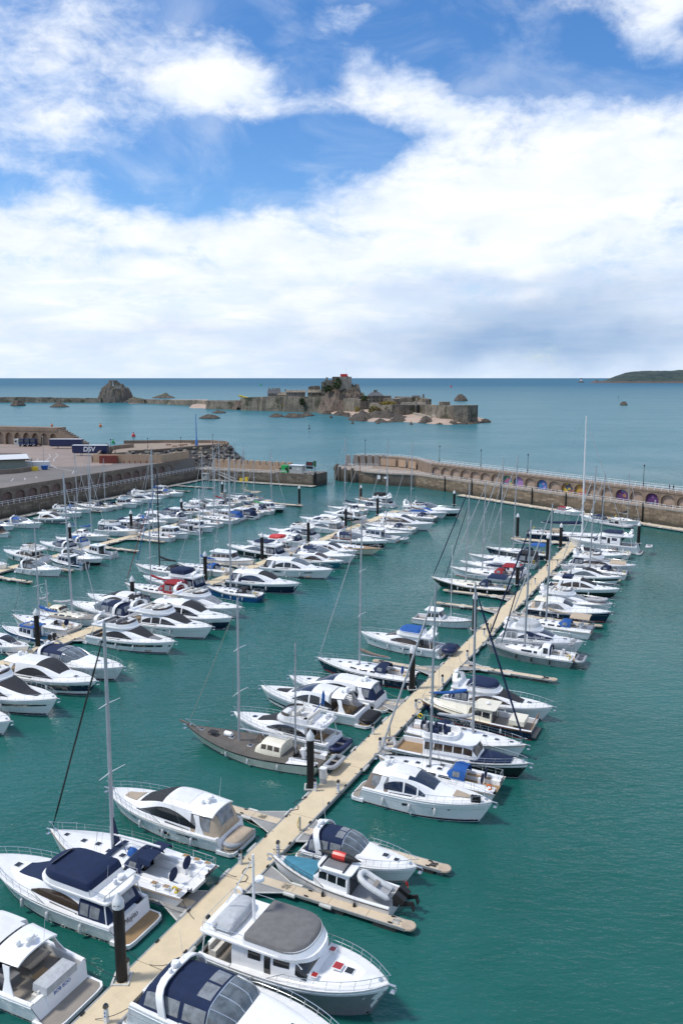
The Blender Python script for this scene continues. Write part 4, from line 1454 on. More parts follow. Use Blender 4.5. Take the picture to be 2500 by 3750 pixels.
rampart('curtain_wall', [(884, 1457, 935), (905, 1455, 930), (955, 1453, 925), (962, 1452, 918), (1038, 1452, 905), (1045, 1451, 898), (1120, 1453, 886), (1194, 1454, 878), (1255, 1456, 868)], 12, 'castle_stone')
rampart('curtain_wall', [(1250, 1459, 862), (1262, 1458, 842), (1319, 1464, 800), (1350, 1466, 806), (1352, 1463, 840)], 10, 'castle_stone')
rampart('curtain_wall', [(1350, 1474, 800), (1392, 1482, 768), (1437, 1482, 742), (1536, 1482, 752), (1577, 1483, 728), (1619, 1484, 692)], 9, 'castle_stone')
rampart('bastion', [(1600, 1483, 704), (1619, 1484, 684), (1714, 1484, 662), (1720, 1484, 700)], 12, 'castle_stone')
rampart('curtain_wall', [(1270, 1452, 880), (1300, 1450, 878), (1346, 1460, 850)], 6, 'castle_pale')
rampart('curtain_wall', [(1440, 1461, 800), (1475, 1457, 810), (1520, 1455, 812), (1557, 1462, 800)], 8, 'castle_stone')
rampart('curtain_wall', [(1470, 1475, 785), (1510, 1473, 785), (1556, 1475, 782)], 8, 'castle_pale')
rampart('curtain_wall', [(1445, 1451, 835), (1540, 1451, 835)], 6, 'castle_pale')

def tower(name, x0, x1, ytop, Y, zb, m, taper=.92, n=10, cren=0):
	a, b = pos(x0, ytop, Y), pos(x1, ytop, Y)
	r = (b.x - a.x) / 2
	mb = MB()
	mb.lathe([(r * 1.08, zb), (r, a.z - .8), (r * 1.02, a.z - .7), (r * 1.02, a.z)], ((a.x + b.x) / 2, Y + r, 0), n)
	return obj(name, mb, m, castle, 30)

def block(name, x0, x1, ytop, Y, depth, zb, m, rot=0.):
	a, b = pos(x0, ytop, Y), pos(x1, ytop, Y)
	mb = MB()
	mb.box(((a.x + b.x) / 2, Y + depth / 2, (a.z + zb) / 2), (b.x - a.x, depth, a.z - zb), rot)
	return obj(name, mb, m, castle, 0)

tower('drum_tower', 1609, 1650, 1471, 690, 0, 'castle_stone', n=14)
tower('sentry_turret', 1391, 1399, 1478, 768, 6, 'castle_pale', n=8)
tower('sentry_turret', 1517, 1527, 1468, 750, 6, 'castle_pale', n=8)
tower('sentry_turret', 1547, 1553, 1443, 812, 6, 'castle_stone', n=8)
# keep on the crag
KY = 868
block('keep', 1187, 1226, 1392, KY - 4, 14, 23, 'castle_stone')
block('keep_turret', 1193, 1200, 1381, KY, 5, 12, 'castle_stone')
block('keep', 1176, 1192, 1398, KY - 2, 10, 20, 'castle_stone')
block('keep', 1216, 1243, 1379, KY + 2, 16, 24, 'castle_stone')
block('keep', 1243, 1287, 1379, KY - 6, 20, 24, 'castle_pale')
block('keep', 1247, 1275, 1376, KY - 2, 10, 12, 'castle_stone')
block('red_banner', 1246, 1272, 1369, KY - 3, 6, 38.4, 'red')
block('keep_turret', 1303, 1315, 1407, KY + 4, 8, 8, 'castle_pale')
tower('keep_turret', 1226, 1246, 1386, KY - 9, 24, 'castle_pale', n=10)
mb = MB(); q = pos(1267, 1368, KY + 4); mb.tube([(q.x, q.y, q.z - 2), (q.x, q.y, q.z + 6)], .12, 5); obj('flagpole', mb, 'print_white', castle)

def house(label_name, x0, x1, yeave, yridge, Y, depth, zb, wm, rm, chim=(), hip=False, win=(0, 0)):
	a, b = pos(x0, yeave, Y), pos(x1, yeave, Y)
	zr = pos(x0, yridge, Y + depth / 2).z
	h = obj(label_name, MB().box(((a.x + b.x) / 2, Y + depth / 2, (a.z + zb) / 2), (b.x - a.x, depth, a.z - zb)), wm, castle, 0)
	w_ = (b.x - a.x)
	k = w_ * .3 if hip else 0
	mb = MB()
	o_ = .5
	vs_ = [(a.x - o_, Y - o_, a.z + .01), (b.x + o_, Y - o_, a.z + .01), (b.x + o_, Y + depth + o_, a.z + .01), (a.x - o_, Y + depth + o_, a.z + .01), (a.x + k - o_, Y + depth / 2, zr), (b.x - k + o_, Y + depth / 2, zr)]
	mb.add(vs_, [(0, 1, 5, 4), (2, 3, 4, 5), (1, 2, 5), (3, 0, 4), (0, 3, 2, 1)])
	obj('roof', mb, rm, h, 0)
	for cx, yt in chim:
		q = pos(cx, yt, Y + depth / 2)
		obj('chimney', MB().box((q.x, q.y, (q.z + zr - 1.5) / 2), (2.0, 1.8, q.z - zr + 1.5)), wm, h, 0)
	nx, nz = win
	for i in range(nx):
		for j in range(nz):
			xx = a.x + w_ * (i + .5) / nx
			z = zb + (a.z - zb) * (.35 + .5 * j) if nz > 1 else (zb + a.z * 2) / 3
			z = a.z - 1.7 - j * 3.2
			obj('window', MB().box((xx, Y - .04, z), (1.1, .12, 1.6)), 'glass', h, 0)
	return h

house('house', 980, 1024, 1440, 1428, 930, 10, 4, 'castle_pale', 'castle_roof', ((986, 1421), (997, 1420), (1006, 1421), (1014, 1420), (1022, 1420)), False, (4, 1))
house('barracks', 1048, 1116, 1436, 1428, 912, 14, 4, 'castle_pale', 'castle_stone', ((1045, 1425),), False, (8, 2))
house('house', 1012, 1052, 1447, 1435, 922, 9, 4, 'castle_pale', 'castle_stone', (), True, (3, 1))
house('house', 1126, 1180, 1437, 1425, 890, 14, 4, 'castle_stone', 'castle_stone', ((1132, 1416), (1141, 1413), (1150, 1412), (1158, 1412), (1166, 1412)), False, (4, 1))
block('chapel', 1130, 1172, 1415, 903, 10, 4, 'castle_stone')
house('store', 1179, 1206, 1440, 1430, 886, 10, 4, 'castle_pale', 'print_white', (), False, (0, 0))
house('governor_house', 1347, 1404, 1449, 1435, 812, 17, 4, 'castle_stone', 'castle_roof', ((1371, 1428), (1377, 1428)), True, (4, 2))
block('outbuilding', 1404, 1432, 1449, 816, 10, 4, 'castle_stone')
block('outbuilding', 1404, 1440, 1459, 806, 8, 4, 'castle_stone')
house('guard_house', 1512, 1536, 1452, 1447, 815, 9, 4, 'castle_stone', 'castle_roof')
# gate arch in the right wall
q = pos(1523, 1502, 749.6)
mb = MB()
pts = [(q.x + 3.0 * math.cos(a), q.z + 1.0 + 3.2 * math.sin(a)) for a in [math.pi * k / 8 for k in range(9)]]
pts = [(q.x + 3.0, q.z - 3)] + pts + [(q.x - 3.0, q.z - 3)]
mb.add([(x, 750.1, z) for x, z in pts] + [(x, 752, z) for x, z in pts], [tuple(range(len(pts)))])
obj('gateway', mb, 'black', castle, 0)
rampart('ramp_wall', [(1512, 1510, 745), (1560, 1522, 712), (1575, 1526, 704)], 2.5, 'castle_pale')
rampart('ramp_wall', [(1580, 1517, 716), (1620, 1527, 694), (1644, 1532, 686)], 3, 'castle_pale')

def tufts(name, spots, m, label, cat, seed=1, n=500, size=1.0):
	"""leafy growth: many small faces through a lumpy volume"""
	rnd = random.Random(seed)
	mb = MB()
	per = n // len(spots)
	for (c, r) in spots:
		for k in range(per):
			while True:
				u = Vector((rnd.uniform(-1, 1), rnd.uniform(-1, 1), rnd.uniform(-1, 1)))
				if .3 < u.length < 1: break
			p = Vector(c) + Vector((u.x * r[0], u.y * r[1], u.z * r[2]))
			s = size * rnd.uniform(.6, 1.3)
			a = Vector((rnd.uniform(-1, 1), rnd.uniform(-1, 1), rnd.uniform(-1, 1))).normalized() * s
			b = Vector((rnd.uniform(-1, 1), rnd.uniform(-1, 1), rnd.uniform(-1, 1))).normalized() * s
			mb.add([p - a, p + b, p + a, p - b], [(0, 1, 2, 3)])
	return tag(obj(name, mb, m, smooth=0), label, cat)

tufts('shrub', [(pos(1215, 1468, 872), (8, 3, 4.5)), (pos(1235, 1478, 866), (7, 3, 4)), (pos(1195, 1475, 874), (4, 2, 3))], 'ivy', 'dark green shrubs on the castle wall above the beach', 'shrub', 2, 900, .8)
tufts('shrub', [(pos(1105, 1469, 885), (2.8, 1.5, 4.2))], 'ivy', 'dark ivy patch on the left castle wall', 'shrub', 3, 350, .7)
tufts('shrub', [(pos(1238, 1402, 858), (4, 2, 6)), (pos(1232, 1412, 852), (4, 3, 4))], 'ivy', 'green ivy climbing the castle keep', 'shrub', 4, 500, .8)
tufts('shrub', [(pos(1200, 1422, 858), (4.5, 3, 3.2))], 'ivy', 'green bush at the left foot of the keep', 'shrub', 5, 350, .8)
tufts('shrub', [(pos(1334, 1457, 800), (4, 3, 2.4))], 'ivy', 'green bush left of the slate roofed house', 'shrub', 6, 300, .7)
tufts('shrub', [(pos(1420, 1477, 768), (9, 6, 2.0))], 'gorse', 'yellow gorse behind the right castle wall', 'shrub', 7, 500, .7)
tufts('shrub', [(pos(1380, 1514, 752), (8, 3, 2.2)), (pos(1420, 1524, 744), (9, 3, 2.6)), (pos(1400, 1520, 748), (6, 3, 2.5))], 'gorse', 'bright yellow lichen and gorse on rocks below the castle', 'shrub', 8, 900, .7)
tufts('shrub', [(pos(1370, 1502, 765), (6, 3, 4.0))], 'turf', 'olive grass bank under the castle wall', 'grass bank', 9, 500, .8)
tufts('shrub', [(pos(1308, 1500, 795), (3, 2, 3)), (pos(1040, 1483, 905), (3, 2, 2.2))], 'gorse', 'patches of rusty gorse at the foot of the castle wall', 'shrub', 10, 300, .6)

lowr = [(880, 1495, 40, 9, 2.6), (930, 1498, 45, 8, 2.2), (985, 1497, 60, 7, 2.6), (1060, 1494, 60, 6, 2.6), (1010, 1527, 40, 8, 1.8), (1075, 1529, 60, 8, 2.2), (1120, 1524, 45, 7, 2.0),
		(1195, 1517, 26, 6, 2.0), (1245, 1520, 36, 9, 2.8), (1290, 1512, 34, 7, 3.0), (1330, 1539, 84, 12, 4.0), (1400, 1538, 120, 13, 5.5), (1465, 1541, 76, 9, 3.0),
		(1565, 1548, 45, 9, 3.0), (1690, 1540, 60, 9, 3.0), (1740, 1544, 40, 6, 2.0), (1211, 1531, 9, 4, 1.4), (1291, 1553, 8, 4, 1.3), (1385, 1552, 12, 4, 1.0), (1508, 1556, 8, 3, 1.1)]
for i, (xp, yp, wpx, dep, h) in enumerate(lowr):
	c = at(xp, yp, 0)
	rock('shore_rock', (c.x, c.y + 8, .1), wpx / FPX * c.y * .72, dep * 2.2, h * 1.7, i * 3.3 + 1, 'low_rock',
		 'dark weed-covered rocks on the castle shore, %s from the left' % ords[sorted(range(len(lowr)), key=lambda k: lowr[k][0]).index(i)], 12, 'shore rocks below the castle', 1.6, .6)
isl = D.objects['castle_island']
rr2 = random.Random(23)
for i in range(60):
	f = rr2.random(); x = -135 + 262 * f
	y = np.interp(x, fx_, fy_) + rr2.uniform(-4, 16)
	o = rock('shore_boulder', (x, y, 0), rr2.uniform(3, 9), rr2.uniform(3, 7), rr2.uniform(1.2, 3.4), 200 + i * 1.7, 'low_rock', None, 6, None, 1.5, .7)
	del o['kind']; o.parent = isl
# islets
for i, (xp, yp, wpx, dep, h, lb) in enumerate(((62, 1486, 42, 14, 8.5, 'humped dark sea rock before the long breakwater'), (213, 1491, 58, 12, 5.0, 'flat dark sea rock right of the humped one'),
											  (765, 1533, 66, 10, 4.0, 'dark low reef before the castle causeway, largest of its pair'), (800, 1513, 44, 8, 3.0, 'smaller low reef behind the larger one left of the castle'),
											  (1688, 1468, 44, 16, 11, 'dark islet off the right end of the castle'), (2287, 1484, 24, 8, 5.5, 'lone dark rock in the open sea on the right'),
											  (1235, 1722, 26, 5, 2.2, 'small rocks at the tip of the right-hand pier'))):
	c = at(xp, yp, 0)
	rock('sea_rock', (c.x, c.y + 5, 0), wpx / FPX * c.y * .62, dep, h, 50 + i * 7.7, 'sea_rock', lb, 18, None, 1.7, .5)
# hermitage rock and breakwater
c = at(425, 1474, 0)
rock('sea_crag', (c.x - 6, c.y + 20, 0), 28, 26, 29, 21.5, 'hermit_rock', 'tall rounded crag on the long breakwater', 34, None, 3.4, .30)
rock('sea_crag', (c.x + 28, c.y + 14, 0), 34, 18, 7, 33.5, 'hermit_rock', 'low grassy shoulder of the crag on the breakwater', 20)
c = at(575, 1459, 0)
rock('sea_crag', (c.x + 6, c.y + 30, 0), 22, 14, 8, 43.5, 'hermit_rock', 'small rock cluster behind the breakwater', 20)
br = thing('breakwater', 'long low stone breakwater joining the rocks to the castle', 'breakwater')
for nm, pts in (('breakwater_wall', [(-140, 1453, 1235), (100, 1454, 1230), (370, 1458, 1225)]), ('breakwater_wall', [(470, 1459, 1195), (528, 1462, 1185)]), ('breakwater_wall', [(528, 1462, 1190), (700, 1465, 1090), (760, 1466, 1050), (900, 1466, 985)]), ('landing_quay', [(755, 1470, 985), (800, 1469, 965), (892, 1469, 955)])):
	rampart(nm, pts, 8, 'castle_stone', parent=br)
mb = MB(); c0 = at(560, 1474); mb.prism([tuple(at(470, 1478).xy), tuple(at(640, 1476).xy), tuple(at(760, 1472).xy), tuple(at(760, 1464).xy), tuple(at(540, 1464).xy)], -1, .5)
struct(obj('sand_bar', mb, 'sand', smooth=0))
q = pos(433, 1412, 1222)
t = thing('hermitage', 'small stone oratory on top of the tall crag', 'building', (q.x, q.y, q.z - 4))
box_part('wall', (0, 0, 2.2), (8, 5, 5.4), 'castle_pale', t); box_part('roof', (0, 0, 5.0), (8.4, 5.4, .4), 'castle_stone', t)
q = pos(414, 1404, 1215)
mb = MB(); mb.tube([(0, 0, -4), (0, 0, 3.5)], [.6, .2], 6)
o = tag(obj('beacon', mb, 'print_white'), 'slim white beacon on the tall crag', 'beacon'); o.location = q
# yellow digger by the castle
q = pos(902, 1462, 940)
t = thing('excavator', 'yellow excavator arm beside the left end of the castle', 'excavator', (q.x, q.y, q.z))
mb = MB(); mb.tube([(-4, 0, 1.5), (-9, 0, 4.5)], .7, 6); mb.tube([(-9, 0, 4.5), (3, 0, 1.5)], .8, 6); mb.tube([(3, 0, 1.5), (4, 0, -3.4)], .8, 6); obj('boom', mb, 'yellow', t)
box_part('cab', (-3, 0, .2), (4, 3, 3.2), 'canvas_blue', t); box_part('track', (-3, 0, -2.2), (6, 4, 1.4), 'black', t)
rock('shore_rock', (pos(882, 1462, 950).x, 955, 3), 11, 8, 11, 77, 'castle_rock', 'reddish boulder mound beside the yellow excavator', 12)
# headland on the right
mb = MB()
rows = []
HY = 5600.
prof = [(2150, 0), (2165, 14), (2172, 22), (2182, 9), (2200, 16), (2240, 52), (2275, 76), (2310, 84), (2370, 87), (2440, 90), (2480, 96), (2520, 96), (2600, 104), (2800, 110), (3200, 90)]
for j in range(14):
	f = j / 13
	row = []
	for i in range(150):
		xp = 2148 + i * 6.0
		h = np.interp(xp, [p[0] for p in prof], [p[1] for p in prof])
		x = (xp - 1250) / FPX * HY
		y = HY + 40 + f * 900 + (fbm(x * .004, f, 2) - .5) * 260
		z = h * (math.sin(min(1., f * 1.6 + .02) * math.pi / 2) ** .8) * (.9 + .25 * fbm(x * .012, f * 4, 5)) if f > 0 else -3
		if f == 0: pass
		row.append((x * y / HY, y, z))
	rows.append(row)
mb.grid(rows)
struct(obj('headland', mb, 'headland', smooth=60))
c = at(2127, 1400.5, 0)
rock('sea_rock', (c.x, c.y, 0), 26, 20, 16, 91, 'sea_rock', 'tiny far rock carrying a white beacon tower', 10)
t = thing('beacon_tower', 'tiny white beacon tower off the far headland', 'beacon', (c.x, c.y, 8))
mb = MB(); mb.lathe([(9, 0), (8, 14), (9, 14.5), (5, 15), (4, 20)], n=10); obj('tower', mb, 'print_white', t)
mb = MB(); mb.lathe([(8.4, 0), (8.3, 5)], (0, 0, 20), 10); obj('dark_band', mb, 'black', t)

def buoy(xp, yp, m, label, s=1.0, tall=False):
	c = at(xp, yp, 0)
	t = thing('buoy', label, 'buoy', c)
	mb = MB(); mb.lathe([(.7 * s, -.3), (.95 * s, .3), (.8 * s, 1.2 * s), (.15, 1.4 * s)], n=10); obj('float', mb, m, t)
	mb = MB(); mb.tube([(0, 0, 1.2 * s), (0, 0, (4.2 if tall else 2.0) * s)], .12 * s, 6); mb.lathe([(.3 * s, 0), (.3 * s, .5 * s)], (0, 0, (4.0 if tall else 1.8) * s), 6); obj('topmark', mb, m, t)

buoy(489, 1599, 'red', 'red can buoy off the left-hand promenade', 1.3)
buoy(414, 1622, 'green', 'small green buoy behind the promenade wall', 1.0)
buoy(368, 1562, 'orange', 'small orange buoy in the bay, right of a similar one', 1.2)
buoy(190, 1560, 'orange', 'small orange buoy above the arcade stairs', 1.0)
buoy(955, 1412, 'green', 'far green buoy left of the castle keep', 5.0)
buoy(1651, 1418, 'red', 'far red buoy right of the castle', 4.0)
for xp, yb, yt, lb in ((1132, 1590, 1560, 'thin dark navigation post standing in the bay before the castle'), (2263, 1463, 1450, 'pale pole beacon in the sea on the right')):
	c = at(xp, yb, 0)
	t = thing('navigation_post', lb, 'navigation post', c)
	h = height_at(c, yt)
	mb = MB(); mb.tube([(0, 0, -2), (0, 0, h)], .16, 6); obj('post', mb, 'wire', t)
	mb = MB(); mb.lathe([(.1, 0), (.55, .1), (.55, .9), (.1, 1.0)], (0, 0, h * .62), 8); mb.lathe([(.3, 0), (.35, .6), (.05, .8)], (0, 0, h), 8); obj('topmark', mb, 'black', t)

# ================================================================== boats
def crom(xs, ys, x):
	"""Catmull-Rom through (xs, ys)"""
	n = len(xs)
	if x <= xs[0]: return ys[0]
	if x >= xs[-1]: return ys[-1]
	i = max(k for k in range(n - 1) if xs[k] <= x)
	h = xs[i + 1] - xs[i]
	u = (x - xs[i]) / h
	m0 = (ys[i + 1] - ys[i - 1]) / (xs[i + 1] - xs[i - 1]) * h if i > 0 else (ys[i + 1] - ys[i])
	m1 = (ys[i + 2] - ys[i]) / (xs[i + 2] - xs[i]) * h if i < n - 2 else (ys[i + 1] - ys[i])
	u2, u3 = u * u, u * u * u
	return (2 * u3 - 3 * u2 + 1) * ys[i] + (u3 - 2 * u2 + u) * m0 + (-2 * u3 + 3 * u2) * ys[i + 1] + (u3 - u2) * m1

class Hull:
	def __init__(s, x0, L, B, fs, fb, stern=.92, tm=.42, p=2.3, q=.85, rake=.10, wl=.84, e=1.7, rev=0., sag=0.):
		s.x0, s.L, s.B, s.fs, s.fb, s.stern, s.tm, s.p, s.q, s.rake, s.wl, s.e, s.rev, s.sag = x0, L, B, fs, fb, stern, tm, p, q, rake, wl, e, rev, sag

	def half(s, t):
		if t < s.tm: f = s.stern + (1 - s.stern) * math.sin(math.pi / 2 * t / s.tm)
		else:
			u = (t - s.tm) / (1 - s.tm)
			f = max(0., 1 - u ** s.p) ** s.q
		return s.B / 2 * max(f, .012)

	def sheer(s, t):
		return s.fs + (s.fb - s.fs) * max(t, 0) ** s.e - s.sag * math.sin(math.pi * min(max(t, 0), 1))

	def pt(s, t, k, side):
		"""k: 1 sheer, 0 waterline, <0 below"""
		zs = s.sheer(t)
		kk = max(0., 1 - k)
		x = s.x0 + s.L * t - s.rake * s.L * kk ** 1.15 * t ** 3 + s.rev * kk * (1 - t) ** 8 * s.fs
		b = s.half(t)
		u = max(0., (t - s.tm) / (1 - s.tm))
		bw = b * s.wl * (1 - .38 * u)
		if k >= 0:
			y = bw + (b - bw) * (k ** (1.0 + 1.2 * u))
			z = zs * k
		else:
			y = bw * (1 + k * .9)
			z = k * 1.6
		return (x, side * y, z)

	def tx(s, x): return (x - s.x0) / s.L

	def at_x(s, x):
		t = min(max(s.tx(x), 0), 1)
		return s.half(t), s.sheer(t)

	def build(s, m, parent, nt=22):
		ks = [-.35, -.15, 0, .12, .3, .5, .7, .86, 1.0]
		ts = [i / nt for i in range(nt + 1)]
		ts = [t if t < .5 else .5 + .5 * (1 - (1 - (t - .5) * 2) ** 1.35) for t in ts]
		mb = MB()
		P = []
		for t in ts:
			P.append([s.pt(t, k, 1) for k in ks[::-1]] + [s.pt(t, k, -1) for k in ks])
		mb.grid(P)
		n = len(P[0])
		mb.f.append(tuple(range(n)))          # transom
		return obj('hull', mb, m, parent, 32)

	def patch(s, mb, t0, t1, k0, k1, off=.012, nt=14, nk=3, sides=(1, -1), shape=None):
		for sd in sides:
			P = []
			for i in range(nt + 1):
				f = i / nt
				t = t0 + (t1 - t0) * f
				a, b = (k0, k1) if shape is None else shape(f, k0, k1)
				P.append([s.pt(t, a + (b - a) * j / nk, sd) for j in range(nk + 1)])
			mb.sheet(P, off, off + .006, ref=(s.x0 + s.L * .45, 0, .3))
		return mb

	def deck(s, mb, t0, t1, inset=.0, camber=.03, dz=-.02, nt=16, nv=6):
		P = []
		for i in range(nt + 1):
			t = t0 + (t1 - t0) * i / nt
			b = max(.01, s.half(t) - inset); z = s.sheer(t) + dz
			P.append([(s.x0 + s.L * t, b * v, z + camber * s.B * (1 - v * v)) for v in [j / nv * 2 - 1 for j in range(nv + 1)]])
		mb.grid(P)
		return mb

	def edge(s, t, inset, dz=0.):
		return Vector((s.x0 + s.L * t, max(0., s.half(t) - inset), s.sheer(t) + dz))

class Shell:
	"""superstructure lofted along x; rows (x, base z, roof z, half width at base, half width at roof)"""
	def __init__(s, rows):
		rows = sorted(rows)
		s.c = [[r[k] for r in rows] for k in range(5)]

	def pt(s, x, v):
		zb, zr, hb, ht = [crom(s.c[0], s.c[k], x) for k in (1, 2, 3, 4)]
		a = abs(v); sg = 1 if v >= 0 else -1
		h = max(0., zr - zb)
		if a >= .5:
			u = (1 - a) / .5
			return (x, sg * (hb + (ht - hb) * u + .05 * hb * math.sin(math.pi * u) * .6), zb + .84 * h * u)
		u = (.5 - a) / .5
		return (x, sg * ht * (1 - u), zb + h * (.84 + .16 * (1 - (1 - u) ** 2.6)))

	def grid(s, x0, x1, v0=-1., v1=1., nx=18, nv=18, shape=None):
		P = []
		for i in range(nx + 1):
			f = i / nx
			x = x0 + (x1 - x0) * f
			a, b = (v0, v1) if shape is None else shape(f, v0, v1)
			P.append([s.pt(x, a + (b - a) * j / nv) for j in range(nv + 1)])
		return P

	def skin(s, x0, x1, name, m, parent, nx=20, nv=20, cap0=True, cap1=False):
		mb = MB()
		P = s.grid(x0, x1, -1, 1, nx, nv)
		mb.grid(P)
		if cap0: mb.f.append(tuple(range(nv + 1)))
		if cap1: o = nx * (nv + 1); mb.f.append(tuple(o + j for j in range(nv + 1)))
		return obj(name, mb, m, parent, 40)

	def panel(s, name, m, parent, x0, x1, v0, v1, off=.015, thick=.03, nx=10, nv=5, shape=None, both=False):
		r = None
		for sg in ((1, -1) if both else (1,)):
			mb = MB()
			sh = shape
			P = s.grid(x0, x1, v0, v1, nx, nv, sh)
			if sg < 0: P = [[(x, -y, z) for x, y, z in r_] for r_ in P]
			A = np.array(P)
			mb.sheet(P, off, thick, ref=((x0 + x1) / 2, 0, A[..., 2].min() - 1.0))
			r = obj(name, mb, m, parent, 40)
		return r

def outline(x0, x1, w, nf=9, pw=2.4, rr=.15, front=.45, wa=None):
	"""plan outline: squarish aft end, rounded front"""
	wa = wa or w
	L = x1 - x0
	xs = x1 - front * L
	pts = []
	for k in range(nf + 1):
		a = math.pi / 2 * k / nf
		pts.append((xs + front * L * math.sin(a) ** (2 / pw), w * max(.0, math.cos(a)) ** (2 / pw)))
	half = [(x0, wa - rr), (x0 + rr * .3, wa - rr * .3), (x0 + rr, wa)] + pts
	other = [(x, -y) for x, y in half[::-1] if y > 1e-6]
	return half + other

def arc_shape(hi=.5, lo=.0, pw=.6, tail=0.):
	"""window whose upper edge (v small) arches: returns shape(f, v0, v1); v0 = lower edge, v1 = upper edge"""
	def sh(f, a, b):
		g = math.sin(math.pi * min(max(f, 0.02), .98)) ** pw
		return a, a + (b - a) * max(.08, g)
	return sh

def wedge_shape(aft=1., fore=.15):
	def sh(f, a, b):
		return a, a + (b - a) * max(.04, (aft + (fore - aft) * f))
	return sh

def bow_rail(H, parent, t0=.42, t1=.995, h=.62, m='steel', inset=.10, n=9, wire=True, r=.019, outreach=.0):
	mb = MB()
	def rt(t): return h * min(1., (t - t0) / .10 + .05)
	path = []
	ts = [t0 + (t1 - t0) * (i / 18) for i in range(19)]
	L_ = [H.edge(t, inset, rt(t)) for t in ts]
	L_[-1].x += outreach
	P = L_ + [Vector((p.x, -p.y, p.z)) for p in L_[::-1]]
	mb.tube(P, r, 5)
	if wire:
		Q = [H.edge(t, inset, rt(t) * .5) for t in ts]
		mb.tube(Q, r * .45, 3); mb.tube([Vector((p.x, -p.y, p.z)) for p in Q], r * .45, 3)
	for i in range(1, n):
		t = t0 + (t1 - t0) * i / n
		a, b = H.edge(t - .012, inset + .02), H.edge(t, inset, rt(t))
		for sg in (1, -1): mb.tube([(a.x, a.y * sg, a.z), (b.x, b.y * sg, b.z)], r * .75, 4)
	return obj('bow_rail', mb, m, parent)

def anchor(H, parent):
	mb = MB()
	e = H.edge(1, 0)
	mb.box((e.x + .12, 0, e.z - .02), (.55, .16, .07))
	mb.tube([(e.x + .05, 0, e.z + .02), (e.x + .42, 0, e.z - .12), (e.x + .30, 0, e.z - .42)], .045, 5)
	mb.box((e.x + .22, 0, e.z - .42), (.28, .34, .06))
	obj('anchor', mb, 'steel', parent)
	mb = MB(); mb.lathe([(.13, 0), (.15, .1), (.08, .2)], (e.x - .55, 0, e.z + .02), 8); obj('windlass', mb, 'steel', parent)

def fender(parent, H, t, sd, m, ln=.75, r=.13):
	e = H.edge(t, 0)
	hb = H.half(t)
	y = sd * (H.pt(t, .55, 1)[1] + r + .03)
	z = e.z * .5
	mb = MB()
	mb.lathe([(.03, -ln / 2), (r * .8, -ln / 2 + .08), (r, -ln / 2 + .16), (r, ln / 2 - .16), (r * .8, ln / 2 - .08), (.03, ln / 2)], (e.x, y, z), 8)
	mb.tube([(e.x, y, z + ln / 2), (e.x, sd * (hb - .05), e.z + .1)], .012, 3)
	obj('fender', mb, m, parent)

def hatch(parent, S, x, v, d=.5, m='glass', w=None):
	"""deck hatch set on the shell or at a plain height"""
	if isinstance(S, Shell): p = S.pt(x, v)
	else: p = (x, v, S)
	mb = MB(); mb.box((p[0], p[1], p[2] + .03), (d, w or d, .06)); o = obj('hatch', mb, 'gel_white', parent, 0)
	mb = MB(); mb.box((p[0], p[1], p[2] + .065), (d * .86, (w or d) * .86, .02)); obj('pane', mb, m, o, 0)

def radar(parent, p, r=.3, m='gel_white'):
	mb = MB(); mb.lathe([(r * .5, 0), (r, .05), (r, .16), (r * .8, .25), (r * .2, .29)], p, 12); obj('radar_dome', mb, m, parent)

def dome_aerial(parent, p, r=.2):
	mb = MB(); mb.lathe([(r * .7, 0), (r, r * .7), (r * .95, r * 1.3), (r * .6, r * 1.9), (r * .1, r * 2.1)], p, 10); obj('satellite_dome', mb, 'gel_white', parent)

def whip(parent, p, h=2.2):
	mb = MB(); mb.tube([p, (p[0] - .25, p[1], p[2] + h)], [.018, .008], 4); obj('whip_aerial', mb, 'gel_white', parent)

def ensign(parent, p, m='red', h=1.2):
	mb = MB(); mb.tube([p, (p[0] - .3, p[1], p[2] + h)], .014, 4); o = obj('flagstaff', mb, 'mast_wood', parent)
	mb = MB()
	P = [[(p[0] - .3 - .05 * i - .02 * math.sin(j), p[1] + .03 * math.sin(i * 1.7), p[2] + h - .04 - j * .12 - i * .07) for j in range(4)] for i in range(5)]
	mb.sheet(P, .004, .008); obj('flag', mb, m, o)

def lines(parent, H, px, aft=True, m='rope', drop=.5):
	"""stern lines to the pontoon"""
	t = 0.02 if aft else .97
	for sg in (1, -1):
		e = H.edge(t, .1, .05)
		a = Vector((e.x, e.y * sg, e.z)); b = Vector((px, e.y * sg * (1.25 if aft else 4.0), .55))
		mb = MB(); P = []
		for k in range(7):
			f = k / 6
			q = a.lerp(b, f); q.z -= drop * .4 * math.sin(math.pi * f)
			P.append(q)
		mb.tube(P, .022, 4)
		obj('mooring_line', mb, m, parent)

def boat_root(name, label, cat, pos_, rz, group):
	return thing(name, label, cat, pos_, rz, group)

def common_hull(root, H, hullm, stripe=None, boot='gel_navy', band=None, rub='gel_white', nt=22):
	h = H.build(hullm, root, nt)
	if boot:
		mb = MB(); H.patch(mb, 0.0, .985, .02, .10, .006, 20, 1); obj('boot_stripe', mb, boot, h)
	if band:      # (material, k0, k1, t0, t1)
		mb = MB(); H.patch(mb, band[3], band[4], band[1], band[2], .010, 18, 3); obj('hull_band', mb, band[0], h)
	mb = MB()
	for sg in (1, -1):
		mb.tube([H.pt(t, .90, sg) for t in [i / 20 for i in range(21)]], .035, 5)
	obj('rub_rail', mb, rub, h)
	return h

